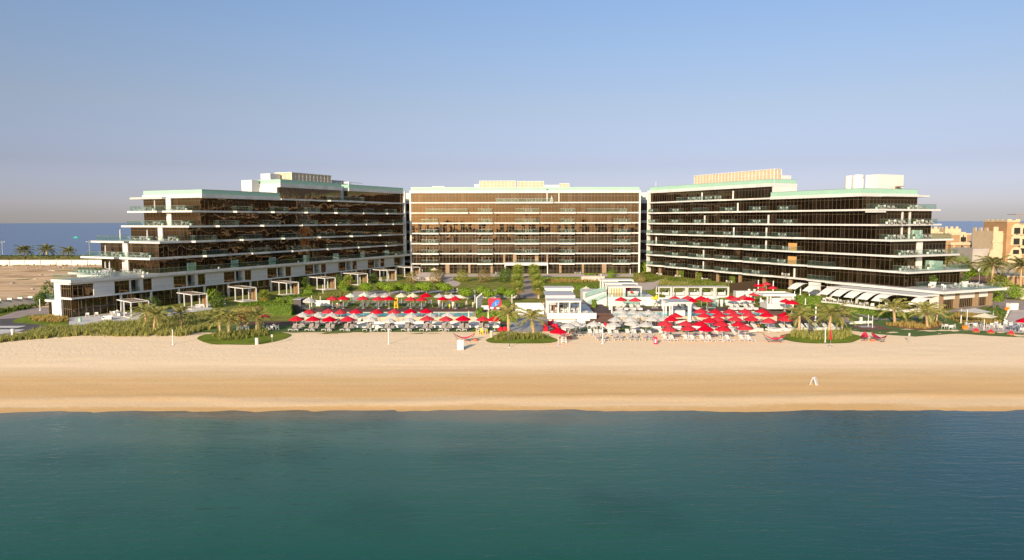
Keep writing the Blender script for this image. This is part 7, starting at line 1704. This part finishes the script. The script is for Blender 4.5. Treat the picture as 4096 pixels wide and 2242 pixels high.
# large square shades at the right lawn
for (x, y, w_, l, Z) in [(1670, 765, 1.9, 'large white cantilever shade over the golden grass', 2.6), (1835, 850, 1.55, 'square cream parasol on the paved terrace', 2.4)]:
    p = qg(8, x, y, Z); t = thing('square_parasol', l, 'parasol', p, .4 if Z > 2.5 else .7)
    c_ = MB(); c_.add([(-w_, -w_, Z - .1), (w_, -w_, Z - .1), (w_, w_, Z - .1), (-w_, w_, Z - .1), (0, 0, Z + .5), (0, 0, Z + .44)], [(0, 1, 4), (1, 2, 4), (2, 3, 4), (3, 0, 4), (1, 0, 5), (2, 1, 5), (3, 2, 5), (0, 3, 5)]); c_.build('canopy', M['wcanvas'] if Z > 2.5 else M['ccanvas'], t); MB().tube((0 if Z < 2.5 else -w_, 0, 0), (0 if Z < 2.5 else -w_, 0, Z + .3), .06, n=8).build('pole', M['wpaint'], t)
for (r, x, y, l, sz, m) in [(8, 2290, 745, 'white equipment cabinet on the right car park', (1.9, 1.1, 1.3), 'wpaint'), (8, 2205, 755, 'orange plant tub beside the white cabinet', (.6, .6, .55), 'orange'), (8, 1510, 1065, 'orange crate at the corner of the paved terrace', (.75, .5, .5), 'orange')]:
    t = thing('cabinet' if 'cabinet' in l else 'tub' if 'tub' in l else 'crate', l, 'box', qg(r, x, y), .2); MB().cbox((0, 0, sz[2] / 2), sz).build('body', M[m], t); MB().cbox((0, 0, sz[2] + .03), (sz[0] + .08, sz[1] + .08, .06)).build('lid', M[m], t)
for i in range(9):
    a, b = q(8, 2165, 925), q(8, 2235, 770); u = i / 8; p = gp(a[0] + (b[0] - a[0]) * u, a[1] + (b[1] - a[1]) * u)
    o = tag(MB().ball((0, 0, .15), .19, 10, 6).build('kerb_stone', M['wpaint']), f'white round kerb stone, {nth(i + 1)} from the front beside the car park', 'stone', 'white kerb stones'); o.location = p

# ------------------------------------------------------------------ far left: perimeter wall, hedge, date palms, lamps, boat
pw_ = thing('perimeter_wall', 'long white panelled perimeter wall behind the vacant sand', 'wall', (-200, 292, 0)); m_ = MB(); m_.box(-110, 122, 0, .3, -.5, 2.25); m_.build('wall', M['wallp'], pw_)
for i in range(34): MB().box(-110 + i * 6.3, -109.75 + i * 6.3, -.18, 0, -.5, 2.2).build('rib', M['bgrey'], pw_)
random.seed(3); rk = MB()
for i in range(420):
    x, y = random.uniform(-330, -82), random.uniform(268, 291) if i < 330 else random.uniform(190, 268); s_ = random.uniform(.15, .6) * (1 if i < 330 else 1.3)
    rk.ball((x, y, .1), (s_ * random.uniform(.8, 1.8), s_, s_ * random.uniform(.4, .8)), 6, 4)
tag(rk.build('rubble', M['rock']), 'rubble and rocks lying along the perimeter wall', 'rock', None, 'stuff')
tallgrass('scrub', 'low dry scrub scattered before the perimeter wall', [(-330, 286), (-82, 286), (-82, 290.5), (-330, 290.5)], 260, .6, 'shrubdry', 31, z=.2, sc=3)
hedge('long brownish hedge strip behind the perimeter wall', (-330, 305), (-80, 305), 4, 3.2, z=.2, m='leafd', dens=1.4, group=None, lsz=.7, core='scrub')
DP = [palm_proto(70 + i, 5.0, 4.5, 30, 'frondd', .22, 1.35, -.25, 1.0, ll=.85, lw=.08) for i in range(2)]
for i, (x, y) in enumerate(((490, 785), (945, 785), (1380, 785))):
    px = x / 5.036; d = ray(px, 1036); p = Vector((d.x / d.y * 309, 309, 0)); spawn(DP[i % 2], 'date_palm', f'date palm, {nth(i + 1)} from the left behind the perimeter wall', 'palm tree', p, i * 2, 'date palms by the far sea', (1.06, 1.1, .98)[i])
def lamp(label, px, Y, h):
    d = ray(px, 1000); t = thing('street_lamp', label, 'lamp', (d.x / d.y * Y, Y, 0), 0, 'street lamps by the far sea'); MB().tube((0, 0, 0), (0, 0, h), .16, .1, n=8).build('pole', M['bgrey'], t)
    for sg in (-1, 1): a = MB(); a.path([(0, 0, h - .9), (sg * .6, 0, h - .75), (sg * 1.0, 0, h - .55)], .06, 6); ao = a.build('arm', M['bgrey'], t); MB().box(sg * .75, sg * 1.35, -.15, .15, h - .66, h - .54).build('lamp_head', M['wpaint'], ao)
lamp('grey double headed street lamp at the left edge', 10, 312, 9.6); lamp('grey double headed street lamp beside the left wing terraces', 358, 312, 9.6)
bt = thing('boat', 'small teal boat on the sea at the left', 'boat', at(305, 953, -2.2), .3); h_ = MB(); h_.prism([(-3, 0), (-2.6, -.9), (1.6, -.9), (3.2, 0), (1.6, .9), (-2.6, .9)], -.2, .9); h_.build('hull', M['teal'], bt); MB().box(-1.2, .6, -.6, .6, .9, 2.0).build('cabin', M['teal'], bt)
spawn(topiary_proto(9, 3.0, 1.4, 1.3, 'leafd'), 'round_tree', 'round dark tree at the corner of the left road', 'tree', qg(1, 690, 690), 0)
spawn(BD[1], 'shrub', 'dark shrub behind the entrance annex', 'shrub', qg(1, 860, 560) , 0, 'shrubs in the hotel garden', 1.5)
lw2 = thing('low_wall', 'low grey wall with white light caps beside the left road', 'wall', (0, 0, 0)); a, b = gp(-700, 1300), qg(1, 735, 650)
m_ = MB(); m_.prism([(a.x, a.y), (b.x, b.y), (b.x, b.y + .3), (a.x, a.y + .3)], -1.0, G(b.y) + 1.6); m_.build('wall', M['bgrey'], lw2)
for i in range(9):
    u = 1 - .02 - i * .055; p = a.lerp(b, u); MB().box(p.x - .5, p.x + .5, p.y - .05, p.y + .35, G(b.y) + 1.6, G(b.y) + 1.95).build('light_cap', M['wpaint'], lw2)
tallgrass('tall_grass', 'dark grass strip below the low grey wall', [(p.x, p.y) for p in (gp(-500, 1310), gp(-300, 1262), qg(1, 0, 770), qg(1, 735, 655), qg(1, 735, 690), qg(1, 0, 820))], 260, .9, 'leafd', 33, sc=2)

# ------------------------------------------------------------------ far right: villas, walls, palms
def crenel(mb, x0, x1, y0, y1, z, h=.9, w=1.0):
    n = max(2, round((x1 - x0) / w))
    for i in range(n):
        if i % 2 == 0: mb.box(x0 + (x1 - x0) * i / n, x0 + (x1 - x0) * (i + 1) / n, y0, y0 + .3, z, z + h)
    m = max(2, round((y1 - y0) / w))
    for i in range(1, m):
        if i % 2 == 0: mb.box(x0, x0 + .3, y0 + (y1 - y0) * i / m, y0 + (y1 - y0) * (i + 1) / m, z, z + h * .8)
def arch(t, x, y, z, w, h, m1='villac', glass=True):
    y = y - (.12 if w < 4.5 else .06 if w < 7 else 0)
    """arched surround with a dark window, on a wall facing -Y"""
    pts = [(x - w / 2, z), (x + w / 2, z)] + [(x + w / 2 * math.cos(rad(a)), z + h - w / 2 + w / 2 * math.sin(rad(a))) for a in range(0, 181, 30)]
    n = len(pts); f = MB(); f.add([(p[0], y - .15, p[1]) for p in pts] + [(p[0], y + .02, p[1]) for p in pts], [tuple(range(n))] + [(i, n + i, n + (i + 1) % n, (i + 1) % n) for i in range(n)]); wo = f.build('window_surround', M[m1], t)
    if glass: MB().box(x - w * .26, x + w * .26, y - .22, y - .14, z + h * .08, z + h * .62).build('window', M['wdark'], wo)
def X_(px, Y): d = ray(px, 950); return d.x / d.y * Y
def Z_(py, Y): return H - (py - 880 + 5.0) / F * Y
def zy(y): return 800 + y / 3.524
def zx(x): return 3596 + x / 3.524
def blockY(t, xa, xb, ya, yb, Y, dep, m, name='wall', zb=None):
    x0, x1 = X_(zx(xa), Y), X_(zx(xb), Y); z1 = Z_(zy(ya), Y); z0 = Z_(zy(yb), Y) if zb is None else zb
    MB().box(x0, x1, Y, Y + dep, z0, z1).build(name, M[m], t); return x0, x1, z0, z1
va = thing('villa', 'tan villa complex with crenellated towers beyond the right wing', 'villa', (0, 0, 0))
Y = 300
x0, x1, z0, z1 = blockY(va, 400, 1020, 480, 860, Y, 14, 'villab', zb=-.3)
blockY(va, 730, 1020, 466, 492, Y - .2, 14, 'villac', 'cornice'); blockY(va, 735, 1320, 596, 632, Y - 2.4, 3, 'villac', 'cornice'); blockY(va, 740, 1320, 632, 860, Y - 2, 9, 'villab', zb=-.3); blockY(va, 745, 1200, 722, 752, Y - 2.2, 2, 'villac', 'cornice')
for xa, xb, ya in ((418, 556, 400), (648, 860, 400)):
    a, b, c_, d_ = blockY(va, xa, xb, ya, 480, Y + 3, 7, 'villab', 'tower', zb=8); tm = MB(); tm.box(a - .15, b + .15, Y + 2.8, Y + 10, d_ - 2.0, d_ - .1); crenel(tm, a - .1, b + .1, Y + 2.85, Y + 10, d_ - .1); tm.build('battlement', M['villac'], va)
    arch(va, (a + b) / 2, Y + 3, d_ - 4.6, 1.6, 2.0)
cm = MB(); crenel(cm, x0 + 4, x1, Y - .1, Y + 10, z1 + .1, .8, 2.2); cm.build('battlement', M['villac'], va)
for xc in (880, 925): arch(va, X_(zx(xc), Y), Y - .02, Z_(zy(596), Y), 1.7, 3.6)
for xc in (1098, 1163): arch(va, X_(zx(xc), Y - 2), Y - 2.02, Z_(zy(724), Y - 2), 2.6, 3.8)
for xc, yb in ((938, 706), (903, 832)): arch(va, X_(zx(xc), Y - 2), Y - 2.02, Z_(zy(yb), Y - 2), 2.2, 1.6)
MB().box(X_(zx(965), Y - 2), X_(zx(1010), Y - 2), Y - 2.2, Y - 2, -.3, 3.4).build('door', M['wood'], va)
for xc in (735, 835, 1045, 1225): MB().box(X_(zx(xc), Y) - .25, X_(zx(xc), Y) + .25, Y - 2.3, Y - 2.0, -.3, Z_(zy(620), Y)).build('pilaster', M['villac'], va)
pg = MB(); xa, xb = X_(zx(1035), Y), X_(zx(1130), Y); zz = Z_(zy(515), Y); pg.box(xa, xb, Y + 2, Y + 4, zz - .15, zz); pg.tube((xa + .1, Y + 2, zz - 4), (xa + .1, Y + 2, zz), .1); pg.tube((xb - .1, Y + 2, zz - 4), (xb - .1, Y + 2, zz), .1); pg.build('roof_frame', M['browncol'], va)
vt = thing('villa', 'tall brown villa with arched windows at the right edge', 'villa', (0, 0, 0)); Y = 262
a, b, c_, d_ = blockY(vt, 1330, 1530, 440, 920, Y + 2, 12, 'villac', zb=-.3); tm = MB(); crenel(tm, a, b, Y + 2, Y + 14, d_, 1.6, 1.8); tm.build('battlement', M['villac'], vt)
MB().box(a - 6, a, Y + 4, Y + 16, -.3, Z_(zy(690), Y)).build('side_wall', M['villad'], vt)
a2, b2, c2, d2 = blockY(vt, 1515, 1690, 290, 920, Y, 13, 'villa', zb=-.3); blockY(vt, 1690, 2100, 330, 920, Y + 2.5, 13, 'villa', 'rear_wall', zb=-.3)
tm = MB(); tm.box(a2 - .1, b2 + .1, Y - .12, Y + 13.1, d2 - .5, d2); crenel(tm, a2, b2, Y - .1, Y + 12, d2, .5, 1.3); tm.build('battlement', M['villac'], vt)
for yb, hh in ((490, 6.6), (640, 6.6), (770, 4.6)): arch(vt, X_(zx(1652), Y), Y - .02, Z_(zy(yb), Y), 4.2, hh * .62)
for yb in (490, 640, 770): arch(vt, X_(zx(1755), Y + 2.5), Y + 2.48, Z_(zy(yb), Y + 2.5), 4.2, 3.8)
arch(vt, X_(zx(1645), Y), Y - .02, Z_(zy(920), Y), 5.2, 5.4, glass=False); arch(vt, X_(zx(1428), Y + 2), Y + 1.98, Z_(zy(915), Y + 2), 8, 7, glass=False)
for yb in (600, 750): arch(vt, X_(zx(1440), Y + 2), Y + 1.98, Z_(zy(yb), Y + 2), 6.5, 3.6, 'villac', False)
pg = MB(); zz = Z_(zy(200), Y); xa = X_(zx(1665), Y); pg.box(xa, xa + 9, Y + 1, Y + 6, zz - .2, zz); [pg.tube((x, Y + 1.2, d2), (x, Y + 1.2, zz), .15) for x in (xa + 1.5, xa + 4, xa + 7)]; pg.build('roof_frame', M['browncol'], vt)
lv = thing('garden_wall', 'brown brick garden wall with cream caps before the right villas', 'wall', (0, 0, 0)); Y = 232
xa, xb = X_(zx(1075), Y + 14), X_(zx(1660), Y); m_ = MB(); m_.prism([(xa, Y + 22), (xb, Y), (xb + 30, Y), (xb + 30, Y + 5), (xa, Y + 27)], -.3, 2.3); m_.build('wall', M['villad'], lv)
m_ = MB(); m_.prism([(xa - .2, Y + 21.8), (xb - .1, Y - .2), (xb + 30, Y - .2), (xb + 30, Y + 5), (xa - .2, Y + 27)], 2.3, 2.8); m_.build('cap', M['villac'], lv)
m_ = MB(); m_.box(xb, xb + 30, Y - .1, Y, -.3, 2.3); m_.build('front_panel', M['villa'], lv)
l2 = thing('garden_wall', 'low stone wall with a cream top at the right edge', 'wall', (0, 0, 0)); xa, xb = X_(zx(1440), 215), X_(zx(1555), 200); m_ = MB(); m_.prism([(xa, 216), (xb, 200), (xb + 25, 200), (xb + 25, 203), (xa + 2, 219)], -.3, 1.9); m_.build('wall', M['villab'], l2); m_ = MB(); m_.prism([(xa - .1, 216), (xb - .1, 199.8), (xb + 25, 199.8), (xb + 25, 203), (xa + 2, 219)], 1.9, 2.2); m_.build('cap', M['villac'], l2)
bw2 = thing('boundary_wall', 'long pale boundary wall above the right car park', 'wall', (0, 0, 0)); a, b = qg(8, 2040, 520), gp(4300, 1225); m_ = MB(); m_.prism([(a.x - 6, a.y + 18), (a.x, a.y), (b.x, b.y), (b.x, b.y + .4), (a.x + .4, a.y + .4), (a.x - 5.6, a.y + 18)], -.5, 2.0); m_.build('wall', M['wallp'], bw2)
bandsheet('dirt_yard', [(88, 200), (100, 178), (150, 178), (170, 232), (100, 262), (84, 240)], M['soil'], 2)
for i, ((x, y), s_, l) in enumerate([((725, 985), 1.0, 'pale date palm behind the right wing second terrace'), ((960, 1150), .95, 'date palm beside the right podium roof terrace'), ((1345, 1220), 1.15, 'tall date palm between podium and brown garden wall'), ((1750, 1150), 1.05, 'date palm cut by the right edge')]):
    Yp = (235, 205, 190, 195)[i]; p = Vector((X_(zx(x), Yp), Yp, 0)); spawn(DP[i % 2], 'date_palm', l, 'palm tree', p, i, 'date palms before the right villas', s_ * (.95, .9, 1.0, 1.0)[i])
spawn(TOP[1], 'round_tree', 'small green tree behind the right podium roof', 'tree', (X_(zx(1040), 200), 200, .8), 0, None, 1.3)
for i, (x, y, k, s_) in enumerate([(930, 880, 3, 1.6), (1240, 900, 3, 1.4), (1430, 1215, 2, 1.5), (1520, 1230, 3, 1.2), (1650, 1230, 3, .9), (1720, 1240, 3, .9), (790, 825, 3, 1.5)]):
    Yp = (255, 230, 172, 172, 165, 165, 262)[i]; spawn(BD[k], 'shrub', f'bush, {nth(i + 1)} of those growing before the right villas', 'shrub', (X_(zx(x), Yp), Yp, .3), i, 'bushes before the right villas', s_)
rs_ = thing('sign', 'round grey road sign behind the right podium', 'sign', (X_(zx(1162), 190), 190, 0)); MB().tube((0, 0, 0), (0, 0, 4.6), .06, n=6).build('post', M['steel'], rs_); MB().tube((0, -.03, 4.5), (0, .03, 4.5), .5, n=18).build('disc', M['linkb'], rs_)
